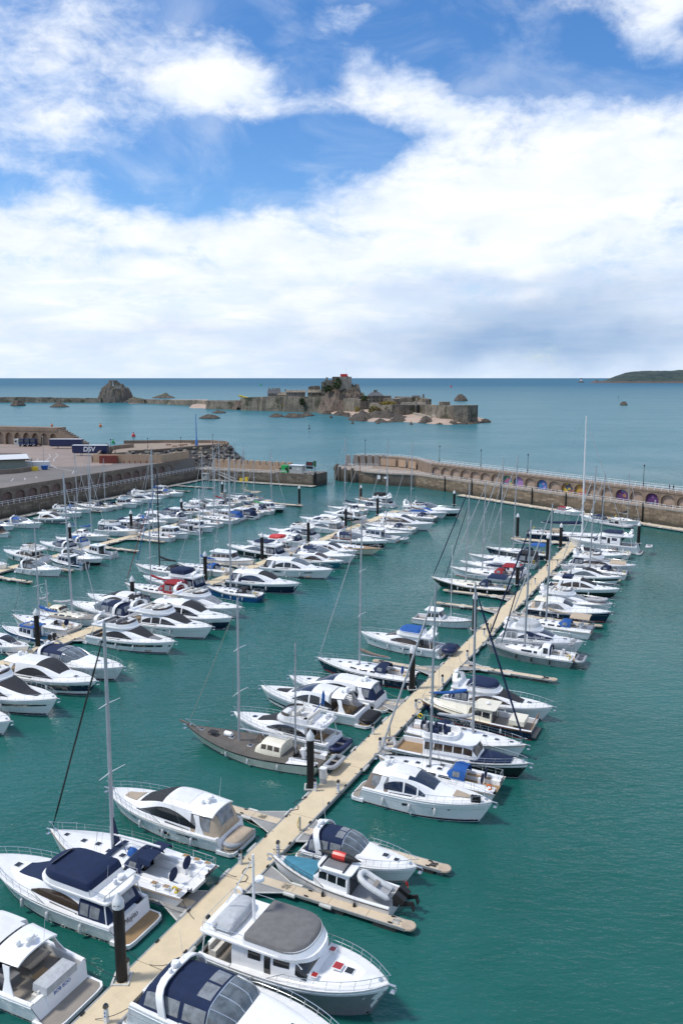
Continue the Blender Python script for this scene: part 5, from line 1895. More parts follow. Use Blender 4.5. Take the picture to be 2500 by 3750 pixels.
def motor(root, L, B, kind='coupe', hull='gel_white', canvas='canvas_navy', o=None):
	"""sports cruiser, flybridge cruiser, open express cruiser or trawler yacht; bow to +x, stern platform at x=0"""
	o = o or {}
	g = o.get
	rnd = random.Random(int(L * 1000) + len(kind) * 7)
	pl = g('plat', .072) * L
	Lh = L - pl
	fs, fb = g('fs', .62 + .048 * L), g('fb', .72 + .082 * L)
	H = Hull(pl, Lh, B, fs, fb, stern=g('stern', .90), p=g('p', 2.35), q=.86, rake=g('rake', .10), e=1.5, rev=-.35)
	hl = common_hull(root, H, hull, boot=g('boot', 'gel_navy'), band=g('band'), rub=g('rub', 'gel_white'))
	mb = MB(); H.patch(mb, 0., .97, .655, .67, .006, 18, 1); obj('styling_line', mb, 'pvc_grey', hl)
	if g('boot', 1): mb = MB(); H.patch(mb, 0., .97, .102, .13, .004, 18, 1); obj('waterline_stain', mb, 'canvas_beige', hl)
	hw = g('hullwin')
	if hw:       # list of (t0, t1, k0, k1, material)
		for a, b, c, d, m in hw:
			for sd in (1, -1):
				mb = MB(); H.patch(mb, a, b, c, d, .014, 8, 2, (sd,), shape=(lambda f, k0, k1: (k0 + (k1 - k0) * .35 * f, k1 - (k1 - k0) * .30 * (1 - math.sin(math.pi * min(.97, max(.03, f))) ** .5)))); obj('hull_window', mb, m, hl)
	xc = g('cock', .31) * L                        # forward end of cockpit
	tc = H.tx(xc)
	zf = max(.5, fs - .55)
	# decks
	mb = MB(); H.deck(mb, tc, 1.0, .02, .022, .0)
	obj('foredeck', mb, 'deck_white', root, 40)
	cw = .30
	mb = MB()
	P1 = []
	for i in range(9):
		t = tc * i / 8
		b, z = H.half(t), H.sheer(t)
		x = H.x0 + H.L * t
		P1.append([(x, b - .01, z - .01), (x, b - .04, z + .05), (x, b - cw + .06, z + .05), (x, b - cw, z - .02), (x, b - cw, zf)])
	mb.grid(P1)
	obj('coaming', mb, 'gel_white', root, 40)
	mb = MB(); mb.grid([[(x, -y, z) for x, y, z in r] for r in P1])
	obj('coaming', mb, 'gel_white', root, 40)
	mb = MB()
	b0 = H.half(0) - cw
	mb.hexa([(pl - .01, -b0 * .5, zf - .1), (pl + .28, -b0 * .5, zf - .1), (pl + .28, b0, zf - .1), (pl - .01, b0, zf - .1),
			 (pl - .03, -b0 * .5, fs + .04), (pl + .26, -b0 * .5, fs + .04), (pl + .26, b0, fs + .04), (pl - .03, b0, fs + .04)])
	obj('transom_seat_back', mb, 'gel_white', root, 40)
	mb = MB()
	mb.grid([[(H.x0 + H.L * tc * i / 6, (H.half(tc * i / 6) - cw) * s, zf) for s in (-1, 1)] for i in range(7)])
	obj('cockpit_sole', mb, g('sole', 'teak_grey'), root, 0)
	# bathing platform
	sw = H.half(0) * .97
	poly = [(pl + .05, -sw), (pl + .05, sw), (.35, sw * .98), (.08, sw * .86), (0, sw * .6), (0, -sw * .6), (.08, -sw * .86), (.35, -sw * .98)]
	mb = MB(); mb.prism(poly, .12, .40); pf = obj('bathing_platform', mb, 'gel_white', root, 30)
	mb = MB(); mb.prism([(x * .9 + .08 if x < pl else x - .1, y * .92) for x, y in poly], .402, .415); obj('platform_deck', mb, g('platdeck', 'teak_grey'), pf, 0)
	# superstructure
	hc = g('hc', (.088 * L + .55) if kind == 'coupe' else (.075 * L + .42)) * (rnd.uniform(.93, 1.08) if 'hc' not in o else 1)
	if 'sw' not in o: o['sw'] = rnd.choice([(.25, .68), (.27, .63), (.30, .66), (.24, .60)])
	if 'swp' not in o: o['swp'] = rnd.choice([.4, .55, .8])
	if 'mull' not in o: o['mull'] = rnd.random() < .4
	if 'glass' not in o: o['glass'] = rnd.choice(['glass', 'glass', 'glass_blue', 'glass_brown', 'screen'])
	if 'ws' not in o: q_ = rnd.uniform(-.02, .02); o['ws'] = (.50 + q_, .70 + q_)
	X = lambda f: f * L
	def base(f): return H.at_x(X(f))[1] - .02
	hbk = B / 2
	if kind in ('coupe', 'fly', 'trawler'):
		if kind == 'trawler':
			prof = [(.12, .98, .86, .80), (.30, 1.0, .80, .76), (.50, 1.0, .80, .75), (.58, .96, .79, .72), (.625, .55, .78, .70), (.66, .14, .72, .55), (.80, .12, .52, .40), (.90, .05, .22, .15)]
			hc = g('hc', 1.95)
		else:
			prof = g('prof') or [(.13, .90, .82, .62), (.22, .96, .82, .64), (.32, 1.0, .82, .66), (.42, 1.0, .82, .655), (.50, .95, .81, .63), (.58, .78, .77, .57), (.66, .48, .69, .48), (.73, .22, .57, .36), (.81, .10, .40, .24), (.90, .02, .16, .08)]
		S = Shell([(X(f), base(f), base(f) + .0 + (hc * h), hbk * a, hbk * b) for f, h, a, b in prof])
		xa = g('aft', .29) * L
		S.skin(xa, X(.885), 'cabin', 'gel_white', root, 26, 20)
		# bulkhead doors
		q = S.pt(xa, .5)
		zb0 = max(zf, 0)
		mb = MB(); mb.box((xa - .02, 0, (zf + q[2]) / 2), (.05, q[1] * 1.75, q[2] - zf)); bd = obj('bulkhead', mb, 'gel_white', root, 0)
		mb = MB(); mb.box((xa - .055, 0, (zf + q[2]) / 2 - .02), (.03, q[1] * 1.45, (q[2] - zf) * .86)); obj('saloon_door', mb, 'glass', bd, 0)
		gl = g('glass', 'glass')
		if kind == 'trawler':
			for a, b in g('sidewin', ((.33, .40), (.47, .555))):
				S.panel('side_window', gl, root, X(a), X(b), .72, .54, .012, .02, 6, 3, None, True)
			mb_ = S.panel('windscreen', gl, root, X(.585), X(.640), -.80, .80, .014, .02, 6, 20)
			for yv in (-.17, .17): S.panel('window_bar', 'gel_white', root, X(.57), X(.62), yv - .012, yv + .012, .03, .03, 4, 1)
			S.panel('side_door', 'glass', root, X(.42), X(.455), .98, .56, .012, .02, 3, 4, None, True)
		else:
			ws = g('ws', (.50, .70))
			S.panel('windscreen', g('wsm', gl), root, X(ws[0]), X(ws[1]), -.49, .49, .016, .03, 10, 14, shape=lambda f, a, b: (a * (1 - .12 * f), b * (1 - .12 * f)))
			sx = g('sw', (.25, .68))
			S.panel('side_window', gl, root, X(sx[0]), X(sx[1]), .90, .60, .014, .03, 14, 4, arc_shape(pw=g('swp', .55)), True)
			if g('lowwin', True):
				S.panel('lower_window', gl, root, X(.30), X(.47), .985, .945, .012, .02, 8, 2, wedge_shape(.4, 1.0), True)
			if g('mull', False):
				for xx in (.40, .50):
					S.panel('window_pillar', 'gel_white', root, X(xx), X(xx + .012), .93, .56, .018, .03, 2, 4, None, True)
			if ws and g('wsbar', True):
				for yv in (-.17, .17): S.panel('wiper_bar', g('wsbarm', 'gel_black'), root, X(ws[0] + .02), X(ws[1] - .02), yv - .006, yv + .006, .022, .02, 6, 1)
		# sun pad and hatches on foredeck
		if g('pad'):
			S.panel('sun_pad', g('pad'), root, X(.735), X(.845), -.42, .42, .07, .09, 8, 8, shape=lambda f, a, b: (a * (1 - .15 * f), b * (1 - .15 * f)))
		else:
			hatch(root, S, X(.80), 0, .55, 'glass')
		if g('cover'):
			S.panel('screen_cover', g('cover'), root, X(.495), X(.75), -.52, .52, .045, .05, 12, 12, shape=lambda f, a, b: (a * (1 - .2 * f), b * (1 - .2 * f)))
		ra = g('roofaft', .15)
		if kind == 'coupe':
			# hardtop overhang
			S.panel('hardtop', g('roofm', 'gel_white'), root, X(ra), X(.32), -.56, .56, .02, .12, 8, 12, shape=lambda f, a, b: (a * (.90 + .10 * f), b * (.90 + .10 * f)))
			for sg in (1, -1):
				a = S.pt(X(.235), .56 * sg); b = H.edge(H.tx(X(.19)), .18, .05)
				mb = MB(); P = [[(a[0], a[1], a[2] + .02), (a[0] + .55, a[1], a[2] + .02)], [((a[0] + b.x) / 2 + .15, (a[1] + b.y * sg) / 2, (a[2] + b.z) / 2), ((a[0] + b.x) / 2 + .55, (a[1] + b.y * sg) / 2, (a[2] + b.z) / 2)], [(b.x, b.y * sg, b.z), (b.x + .9, b.y * sg, b.z)]]
				mb.sheet(P, .03, .06); obj('roof_strut', mb, 'gel_white', root)
			if g('roofpanel', True):
				S.panel('sunroof', g('sunroof', 'deck_white'), root, X(.33), X(.47), -.33, .33, .025, .03, 6, 6)
			if g('enclosure'):
				em = g('enclosure')
				E2 = Shell([(X(.105), zf + .5, fs + .25, hbk * .70, hbk * .55), (X(.15), fs, S.pt(X(.2), 0)[2] - .25, hbk * .80, hbk * .60), (X(.22), fs, S.pt(X(.22), 0)[2] - .06, hbk * .83, hbk * .63), (X(.30), fs, S.pt(X(.3), 0)[2] - .05, hbk * .82, hbk * .65)])
				E2.skin(X(.107), X(.30), 'cockpit_enclosure', em, root, 8, 16)
				E2.panel('clear_window', 'vinyl', root, X(.118), X(.155), -.36, .36, .012, .02, 4, 6)
				E2.panel('clear_window', 'vinyl', root, X(.165), X(.225), .88, .56, .012, .02, 4, 4, None, True)
				E2.panel('clear_window', 'vinyl', root, X(.235), X(.285), .88, .56, .012, .02, 4, 4, None, True)
			z_ = S.pt(X(.24), 0)[2]
			if g('mastgear', True):
				mb = MB(); mb.box((X(.235), 0, z_ + .22), (.25, .9, .08)); mb.box((X(.235), 0, z_ + .1), (.2, .3, .25)); obj('roof_mast', mb, 'gel_white', root, 0)
				radar(root, (X(.235), .0, z_ + .26), .28); dome_aerial(root, (X(.26), .55, z_ + .05), .16); whip(root, (X(.2), -.5, z_), 2.0)
		else:
			# flybridge moulding
			zr = S.pt(X(.35), 0)[2]
			fa, ff = g('flyaft', .13), g('flyfore', .56)
			wf = hbk * g('flyw', .80)
			O1 = outline(X(fa), X(ff), wf, 9, 2.6, .25, .38)
			O0 = outline(X(fa) + .1, X(ff) + .12, wf * .93, 9, 2.6, .25, .38)
			mb = MB()
			mb.prism(O0, zr - .22, zr - .06, O1); mb.prism(O1, zr - .06, zr + .06)
			fl = obj('flybridge', mb, 'gel_white', root, 30)
			hw_ = g('flyh', .55)
			xcs = g('flywall', fa + (ff - fa) * .30)
			W = [outline(X(xcs), X(ff) - .12, wf * .97, 9, 2.4, .2, .40), outline(X(xcs) + .15, X(ff) - .42, wf * .95, 9, 2.4, .2, .40), outline(X(xcs) + .2, X(ff) - .56, wf * .86, 9, 2.4, .2, .40), outline(X(xcs) + .2, X(ff) - .62, wf * .84, 9, 2.4, .2, .40)]
			mb = MB()
			zs_ = (zr + .05, zr + hw_, zr + hw_, zr + .08)
			mb.grid([[(x, y, z) for x, y in O] for O, z in zip(W, zs_)], cv=True)
			obj('flybridge_coaming', mb, 'gel_white', fl, 35)
			fl_in = [(x, y) for x, y in W[3]]
			mb = MB(); mb.prism(fl_in, zr + .07, zr + .085); obj('flybridge_deck', mb, g('flydeck', 'deck_white'), fl, 0)
			if g('flycover'):
				O = outline(X(xcs) + .12, X(ff) - .36, wf * .965, 9, 2.4, .2, .40)
				mb = MB(); mb.dome(O, zr + hw_ - .08, zr + hw_ + g('coverh', .5), g('covershr', .88), .05, dx=g('coverdx', -.15))
				cv_ = obj('flybridge_cover', mb, g('flycover'), root, 50)
				if g('coverscr'):
					mb = MB()
					xf = X(ff) - .75
					mb.sheet([[(xf - .05 - .55 * k, y * wf * .62 * (1 - .12 * k), zr + hw_ + .1 + .5 * k + .02) for y in (-1, -.5, 0, .5, 1)] for k in (0, .5, 1)], .06, .03, ref=(xf - 3, 0, zr)); obj('clear_window', mb, 'vinyl', cv_)
			else:
				# seats, console, wheel
				x1_ = X(ff) - 1.0
				mb = MB(); mb.box((x1_ - .1, wf * .32, zr + .42), (.55, wf * .7, .7), 0, -.2); obj('helm_console', mb, 'gel_white', fl, 0)
				mb = MB(); mb.tube([(x1_ - .42 + .0, wf * .32 + .19 * math.cos(a), zr + .72 + .19 * math.sin(a)) for a in [k * math.pi / 5 for k in range(10)]], .02, 4, True); obj('steering_wheel', mb, 'steel', fl)
				for sy in (.32, -.32):
					mb = MB(); mb.box((x1_ - 1.1, wf * sy, zr + .30), (.55, wf * .55, .44)); mb.box((x1_ - 1.36, wf * sy, zr + .62), (.13, wf * .55, .5), 0, -.15); obj('helm_seat', mb, g('seat', 'cushion'), fl, 0)
				mb = MB()
				xs_ = X(xcs) + .3
				mb.box((xs_ + .45, wf * .62, zr + .28), (1.9, wf * .36, .42)); mb.box((xs_ + .1, 0, zr + .28), (.6, wf * 1.55, .42)); mb.box((xs_ - .15, 0, zr + .56), (.14, wf * 1.55, .34)); obj('settee', mb, g('seat', 'cushion'), fl, 0)
				mb = MB(); mb.prism([(xs_ + 1.3 + .38 * math.cos(a), -.1 + .38 * math.sin(a)) for a in [k * math.pi / 6 for k in range(12)]], zr + .5, zr + .56); mb.tube([(xs_ + 1.3, -.1, zr + .08), (xs_ + 1.3, -.1, zr + .5)], .05, 6); obj('table', mb, 'gel_white', fl)
				if g('flyscreen', True):
					mb = MB()
					Oo = outline(X(xcs) + .15, X(ff) - .45, wf * .93, 9, 2.4, .2, .40)
					sel = [p for p in Oo if p[0] > X(ff) - .45 - (X(ff) - X(xcs)) * .38]
					# keep order port -> bow -> starboard
					P = [[(x + (.0), y, zr + hw_ + .01) for x, y in sel], [(x - .16, y * .96, zr + hw_ + .26) for x, y in sel]]
					mb.sheet(P, .01, .02, ref=(X(.3), 0, zr)); obj('fly_windscreen', mb, g('flyscreenm', 'glass_brown'), fl)
			# aft overhang rail and supports
			if fa < xcs - .03:
				mb = MB()
				Y_ = wf * .93
				P = [(X(xcs) + .1, Y_, zr + .6), (X(fa) + .25, Y_, zr + .6), (X(fa) + .12, Y_ * .8, zr + .6), (X(fa) + .12, -Y_ * .8, zr + .6), (X(fa) + .25, -Y_, zr + .6), (X(xcs) + .1, -Y_, zr + .6)]
				mb.tube(P, .02, 5)
				for p in P: mb.tube([(p[0], p[1], zr + .05), p], .016, 4)
				obj('aft_rail', mb, 'steel', fl)
			for sg in (1, -1):
				mb = MB(); mb.tube([(X(fa) + .35, sg * wf * .9, zr - .15), (X(fa) + .1, sg * (hbk * .80), fs + .05)], .045, 5); obj('support_post', mb, 'gel_white', root)
			if g('arch', True):
				xa_ = X(g('archx', fa + .05)); hA = g('archh', 1.0)
				mb = MB()
				lean = g('lean', -.45)
				P = []
				for k in range(9):
					a = math.pi * k / 8
					P.append(Vector((xa_ + lean * math.sin(a), wf * .90 * math.cos(a), zr + .1 + hA * math.sin(a) ** .55)))
				rows = [[(p.x - .28, p.y, p.z - .04), (p.x + .28, p.y, p.z + .04)] for p in P]
				mb.sheet(rows, .04, .10, ref=(xa_, 0, zr)); ar = obj('radar_arch', mb, 'gel_white', fl)
				radar(ar, (xa_ + lean, 0, zr + hA + .16), .28); dome_aerial(ar, (xa_ + lean, wf * .35, zr + hA + .14), .16)
				whip(ar, (xa_ + lean * .6, wf * .7, zr + hA * .8), 2.0)
			if g('enclosure'):
				em = g('enclosure')
				zt = zr - .16
				E2 = Shell([(X(.115), fs - .1, fs + .2, hbk * .74, hbk * .60), (X(.15), fs, zt - .3, hbk * .80, hbk * .66), (X(.20), fs, zt, hbk * .84, hbk * .72), (xa, fs, zt, hbk * .84, hbk * .74)])
				E2.skin(X(.117), xa, 'cockpit_enclosure', em, root, 8, 16)
				E2.panel('clear_window', 'vinyl', root, X(.125), X(.165), -.40, -.03, .012, .02, 4, 4); E2.panel('clear_window', 'vinyl', root, X(.125), X(.165), .03, .40, .012, .02, 4, 4)
				E2.panel('clear_window', 'vinyl', root, X(.172), X(.222), .90, .56, .012, .02, 4, 4, None, True); E2.panel('clear_window', 'vinyl', root, X(.232), X(.28), .90, .56, .012, .02, 4, 4, None, True)
		# cockpit furniture
		if not g('enclosure'):
			mb = MB(); mb.box((pl + .55, 0, zf + .22), (.55, B * .55, .44)); mb.box((pl + .33, 0, zf + .55), (.13, B * .55, .42)); obj('cockpit_seat', mb, g('seat', 'cushion'), root, 0)
			mb = MB(); mb.box((pl + 1.35, .1, zf + .68), (.6, .95, .05)); mb.tube([(pl + 1.35, .1, zf), (pl + 1.35, .1, zf + .66)], .05, 6); obj('cockpit_table', mb, 'teak', root, 0)
	elif kind == 'express':
		wsx = g('wsx', (.44, .60))
		hcn = g('hc', .09 * L + .30)
		top = g('top', True)
		zc = .09
		# foredeck trunk
		T = Shell([(X(f), base(f), base(f) + h * hcn, hbk * a, hbk * b) for f, h, a, b in [(.30, .36, .84, .72), (.45, .40, .83, .70), (.58, .42, .78, .60), (.66, .34, .70, .50), (.76, .20, .54, .36), (.86, .08, .30, .18), (.93, .0, .10, .05)]])
		T.skin(X(.40), X(.925), 'coachroof', 'gel_white', root, 18, 16)
		hatch(root, T, X(.74), 0, .5); hatch(root, T, X(.83), 0, .42)
		zt = base(.35) + hcn * 1.0
		S = Shell([(X(.095), fs - .05, fs + .10, hbk * .80, hbk * .70), (X(.13), fs, fs + (zt - fs) * .72, hbk * .84, hbk * .62), (X(.20), fs, zt - .12, hbk * .85, hbk * .62), (X(.32), base(.32), zt, hbk * .85, hbk * .64), (X(wsx[0]), base(wsx[0]), zt - .05, hbk * .84, hbk * .62), (X(.52), base(.52), base(.52) + hcn * .72, hbk * .80, hbk * .57), (X(wsx[1]), base(wsx[1]), base(wsx[1]) + hcn * .36, hbk * .68, hbk * .46), (X(.64), base(.64), base(.64) + hcn * .2, hbk * .5, hbk * .3)])
		S.panel('windscreen', g('wsm', 'screen'), root, X(wsx[0]), X(wsx[1]), -.88, .88, .0, .02, 10, 18)
		mb = MB()
		for v in (-.88, -.5, -.18, .18, .5, .88): mb.tube([S.pt(X(wsx[0]) + (X(wsx[1]) - X(wsx[0])) * k / 4, v) for k in range(5)], .028, 5)
		mb.tube([S.pt(X(wsx[0]), v / 10 * .9) for v in range(-10, 11)], .03, 5)
		obj('windscreen_frame', mb, 'steel', root)
		if top:
			S.skin(X(g('topaft', .10)), X(wsx[0]) + .02, 'canopy', canvas, root, 16, 18)
			S.panel('clear_window', 'vinyl', root, X(.135), X(.20), .90, .58, .014, .02, 5, 4, None, True)
			S.panel('clear_window', 'vinyl', root, X(.225), X(.30), .90, .58, .014, .02, 5, 4, None, True)
			S.panel('clear_window', 'vinyl', root, X(.32), X(wsx[0] - .01), .90, .58, .014, .02, 5, 4, None, True)
			S.panel('clear_window', 'vinyl', root, X(wsx[0] - .075), X(wsx[0] - .012), -.38, -.03, .016, .02, 5, 5)
			S.panel('clear_window', 'vinyl', root, X(wsx[0] - .075), X(wsx[0] - .012), .03, .38, .016, .02, 5, 5)
			S.panel('clear_window', 'vinyl', root, X(.105), X(.135), -.40, .40, .014, .02, 3, 6)
		else:
			mb = MB(); mb.box((X(.37), .5, base(.37) + .35), (.6, .9, .6)); obj('helm_console', mb, 'gel_white', root, 0)
			for yy in (.5, -.6):
				mb = MB(); mb.box((X(.31), yy, zf + .5), (.5, .8, .9)); obj('helm_seat', mb, g('seat', 'cushion'), root, 0)
		# arch
		if g('arch', True):
			xa_ = X(.235); mb = MB(); rows = []
			for k in range(11):
				a = math.pi * k / 10
				z = fs + (zt + .10 - fs) * math.sin(a) ** .5
				x = xa_ - .55 * math.sin(a)
				y = hbk * .90 * (1 if math.cos(a) > 0 else -1) * abs(math.cos(a)) ** .55
				rows.append([(x - .22, y, z - .03), (x + .26, y, z + .03)])
			mb.sheet(rows, .05, .10, ref=(xa_, 0, fs)); ar = obj('radar_arch', mb, 'gel_white', root)
			radar(ar, (xa_ - .55, 0, zt + .17), .27); whip(ar, (xa_ - .5, .7, zt + .1), 1.8); dome_aerial(ar, (xa_ - .5, -.55, zt + .14), .13)
		mb = MB(); mb.box((pl + .5, 0, zf + .22), (.55, B * .6, .44)); obj('cockpit_seat', mb, g('seat', 'cushion'), root, 0)
	bow_rail(H, root, g('rail0', .42), .995, .62 if L > 9 else .5, 'steel', outreach=.15)
	anchor(H, root)
	fm = g('fend', 'pvc_white')
	for t in g('fendt', (.18, .40, .60)):
		for sd in (1, -1): fender(root, H, t, sd, fm)
	if g('lines', True): lines(root, H, -1.2, True, rnd.choice(['rope', 'rope_dark']))
	return H

def mast(root, x, z0, h, m='mast_alloy', r=.11, spread=(.38, .68), sw=.9, name='mast', B=3.5, rake=.0, chain=None, top=True, radar_at=0):
	P = [(x, 0, z0), (x - rake * .5, 0, z0 + h * .5), (x - rake, 0, z0 + h)]
	mb = MB(); mb.tube(P, [r, r, r * .7], 8)
	mo = obj(name, mb, m, root)
	def px(f): return x - rake * f
	tips = {}
	for f in spread:
		for sg in (1, -1):
			tp = (px(f) - .22, sg * sw, z0 + h * f + .06)
			mb = MB(); mb.tube([(px(f), 0, z0 + h * f), tp], [.045, .022], 5); obj('spreader', mb, 'mast_white', mo)
			tips[(f, sg)] = tp
		sw *= .82
	if chain:
		mb = MB()
		for sg in (1, -1):
			P = [(x - .2, sg * chain[0], chain[1])] + [tips[(f, sg)] for f in spread] + [(px(1), 0, z0 + h * .97)]
			mb.tube(P, .011, 4, cap=False)
			mb.tube([(x - .45, sg * chain[0] * .98, chain[1]), (px(spread[0]), 0, z0 + h * spread[0])], .010, 4, cap=False)
			mb.tube([(x + .35, sg * chain[0] * .95, chain[1]), (px(spread[0]), 0, z0 + h * spread[0] * .98)], .010, 4, cap=False)
		obj('shrouds', mb, 'wire', mo)
	if radar_at:
		q = (px(radar_at) + .28, 0, z0 + h * radar_at)
		radar(mo, q, .27)
	if top:
		mb = MB(); mb.tube([(px(1), 0, z0 + h), (px(1), 0, z0 + h + .5)], .012, 4); mb.box((px(1) - .12, 0, z0 + h + .06), (.4, .05, .04)); obj('masthead_gear', mb, 'wire', mo)
	return mo

def sail_bundle(root, x0, x1, z0, z1, m, r=.17, name='sail_cover'):
	mb = MB()
	P, rr_ = [], []
	for k in range(11):
		f = k / 10
		P.append((x0 + (x1 - x0) * f, .02 * math.sin(k * 2.1), z0 + (z1 - z0) * f + .10 + (1 - f) ** 2.5 * .55))
		rr_.append(r * (1.25 - .75 * f) * (1 + .08 * math.sin(k * 3.3)))
	rr_[0] *= .5; rr_[-1] *= .4
	mb.tube(P, rr_, 8)
	return obj(name, mb, m, root)

def sailboat(root, L, B, hull='gel_white', canvas='canvas_navy', masth=17, o=None):
	"""cruising yacht; bow to +x, transom at x=0; masth = mast top above the water"""
	o = o or {}
	g = o.get
	fs, fb = g('fs', .72 + .035 * L), g('fb', .85 + .052 * L)
	H = Hull(0, L, B, fs, fb, stern=g('stern', .80), tm=.45, p=1.95, q=1.0, rake=g('rake', .07), wl=.86, e=1.8, rev=g('rev', .5), sag=g('sag', .05))
	hl = common_hull(root, H, hull, boot=g('boot', 'gel_navy'), band=g('band'), rub=g('rub', 'teak'))
	X = lambda f: f * L
	tc = g('cock', .30)
	zf = fs - .42
	dm = g('deck', 'deck_white')
	mb = MB(); H.deck(mb, tc, 1.0, .02, .018, .0); obj('deck', mb, dm, root, 40)
	ci = .42 * B / 2
	mb = MB()
	P1 = []
	for i in range(9):
		t = .02 + (tc - .02) * i / 8
		b, z = H.half(t), H.sheer(t)
		x = L * t
		c_ = min(b - .12, ci + .25)
		P1.append([(x, b - .01, z), (x, c_ + .12, z + .02), (x, c_ + .06, z + .22), (x, c_ - .06, z + .22), (x, c_ - .1, zf + .40), (x, c_ - .45, zf + .40), (x, c_ - .48, zf)])
	mb.grid(P1); obj('cockpit_coaming', mb, 'gel_white', root, 35)
	mb = MB(); mb.grid([[(x, -y, z) for x, y, z in r] for r in P1]); obj('cockpit_coaming', mb, 'gel_white', root, 35)
	mb = MB(); mb.box((X(tc) * .52, 0, zf - .01), (X(tc) * .96, 2 * (ci - .2), .02)); obj('cockpit_sole', mb, g('sole', 'teak'), root, 0)
	for sg in (1, -1):
		mb = MB(); mb.box((X(tc) * .62, sg * (ci - .03), zf + .42), (X(tc) * .62, .34, .03)); obj('cockpit_seat', mb, g('sole', 'teak'), root, 0)
	# coachroof
	hc = g('hc', .46)
	base = lambda f: H.sheer(f) - .01
	S = Shell([(X(f), base(f), base(f) + hc * h, B / 2 * a, B / 2 * b) for f, h, a, b in [(tc - .01, 1.0, .62, .50), (.40, 1.0, .64, .50), (.52, .92, .62, .48), (.62, .74, .54, .42), (.70, .45, .42, .32), (.78, .10, .28, .2), (.82, .0, .12, .08)]])
	S.skin(X(tc), X(.81), 'coachroof', g('roof', 'gel_white'), root, 18, 16)
	for a, b in g('win', ((.36, .41), (.44, .52), (.55, .62))):
		S.panel('cabin_window', 'glass', root, X(a), X(b), .88, .62, .012, .02, 5, 3, None, True)
	mb = MB(); mb.box((X(tc) - .01, 0, zf + .55), (.05, .7, .9)); obj('companionway', mb, 'glass', root, 0)
	for f, v in g('hatches', ((.47, .2), (.47, -.2), (.56, .2), (.66, 0), (.76, 0))): hatch(root, S, X(f), v, .48)
	hatch(root, H.sheer(.88) + .04, X(.88), 0, .42)
	if g('pilot'):
		Pp = Shell([(X(.26), base(.26), base(.26) + 1.25, B / 2 * .56, B / 2 * .46), (X(.30), base(.3), base(.3) + 1.32, B / 2 * .58, B / 2 * .47), (X(.40), base(.4), base(.4) + 1.25, B / 2 * .58, B / 2 * .46), (X(.44), base(.44), base(.44) + .55, B / 2 * .55, B / 2 * .42)])
		Pp.skin(X(.26), X(.44), 'pilothouse', g('pilot'), root, 8, 14)
		for a, b in ((.27, .305), (.315, .35), (.36, .395)): Pp.panel('pilothouse_window', 'glass_brown', root, X(a), X(b), .74, .55, .012, .02, 3, 3, None, True)
		Pp.panel('windscreen', 'glass_brown', root, X(.403), X(.425), -.46, .46, .014, .02, 3, 8)
	# sprayhood
	if canvas and g('hood', True):
		zt = base(.31) + hc + g('hoodh', .62)
		Sh = Shell([(X(tc) - .55, base(.28) + .2, zt - .10, B / 2 * .60, B / 2 * .44), (X(tc) + .05, base(.3) + .25, zt, B / 2 * .62, B / 2 * .46), (X(tc) + .65, base(.35) + .2, zt - .06, B / 2 * .60, B / 2 * .44), (X(tc) + 1.25, base(.4) + .3, base(.4) + hc + .02, B / 2 * .50, B / 2 * .34)])
		Sh.skin(X(tc) - .55, X(tc) + 1.22, 'sprayhood', canvas, root, 10, 16, cap0=False)
		Sh.panel('clear_window', 'vinyl', root, X(tc) + .72, X(tc) + 1.15, -.42, .42, .014, .02, 4, 8)
		Sh.panel('clear_window', 'vinyl', root, X(tc) - .05, X(tc) + .6, .86, .60, .014, .02, 4, 3, None, True)
	if g('bimini'):
		zt = fs + 2.0
		Bm = Shell([(X(.03), zt - .35, zt - .05, B / 2 * .66, B / 2 * .55), (X(.10), zt - .35, zt, B / 2 * .68, B / 2 * .56), (X(.22), zt - .35, zt, B / 2 * .68, B / 2 * .56), (X(.27), zt - .38, zt - .08, B / 2 * .66, B / 2 * .54)])
		Bm.panel('bimini', g('bimini'), root, X(.04), X(.265), -.95, .95, .0, .03, 8, 12)
		mb = MB()
		for f in (.05, .15, .255):
			for sg in (1, -1): mb.tube([(X(.15), sg * B / 2 * .68, fs + .2), Bm.pt(X(f), .95 * sg)], .016, 4)
		obj('bimini_frame', mb, 'steel', root)
		if g('tent'):
			Tn = Shell([(X(.03), fs, zt - .05, B / 2 * .72, B / 2 * .56), (X(.15), fs, zt - .02, B / 2 * .74, B / 2 * .57), (X(.27), fs, zt - .06, B / 2 * .72, B / 2 * .55)])
			Tn.skin(X(.032), X(.268), 'cockpit_tent', g('tent'), root, 6, 14)
			Tn.panel('clear_window', 'vinyl', root, X(.06), X(.14), .86, .58, .012, .02, 4, 3, None, True)
			Tn.panel('clear_window', 'vinyl', root, X(.17), X(.25), .86, .58, .012, .02, 4, 3, None, True)
	# wheels
	for sy in g('wheels', (0,)):
		yy = sy * B
		mb = MB(); zc_ = fs + .55
		mb.tube([(X(.13), yy + .42 * math.cos(a), zc_ + .42 * math.sin(a)) for a in [k * math.pi / 7 for k in range(14)]], .018, 4, True)
		for k in range(3):
			a = k * math.pi / 3; mb.tube([(X(.13), yy + .42 * math.cos(a), zc_ + .42 * math.sin(a)), (X(.13), yy - .42 * math.cos(a), zc_ - .42 * math.sin(a))], .01, 3)
		obj('wheel', mb, 'steel', root)
		mb = MB(); mb.box((X(.13) + .2, yy, zf + .5), (.28, .3, 1.0)); obj('binnacle', mb, 'gel_white', root, 0)
		if g('wheelcover'):
			mb = MB(); mb.lathe([(.46, -.03), (.5, 0), (.46, .03)], (X(.13), yy, zc_), 14, 'x'); obj('wheel_cover', mb, g('wheelcover'), root)
	# rails
	mb = MB()
	n = max(5, int(L / 1.9))
	tops = []
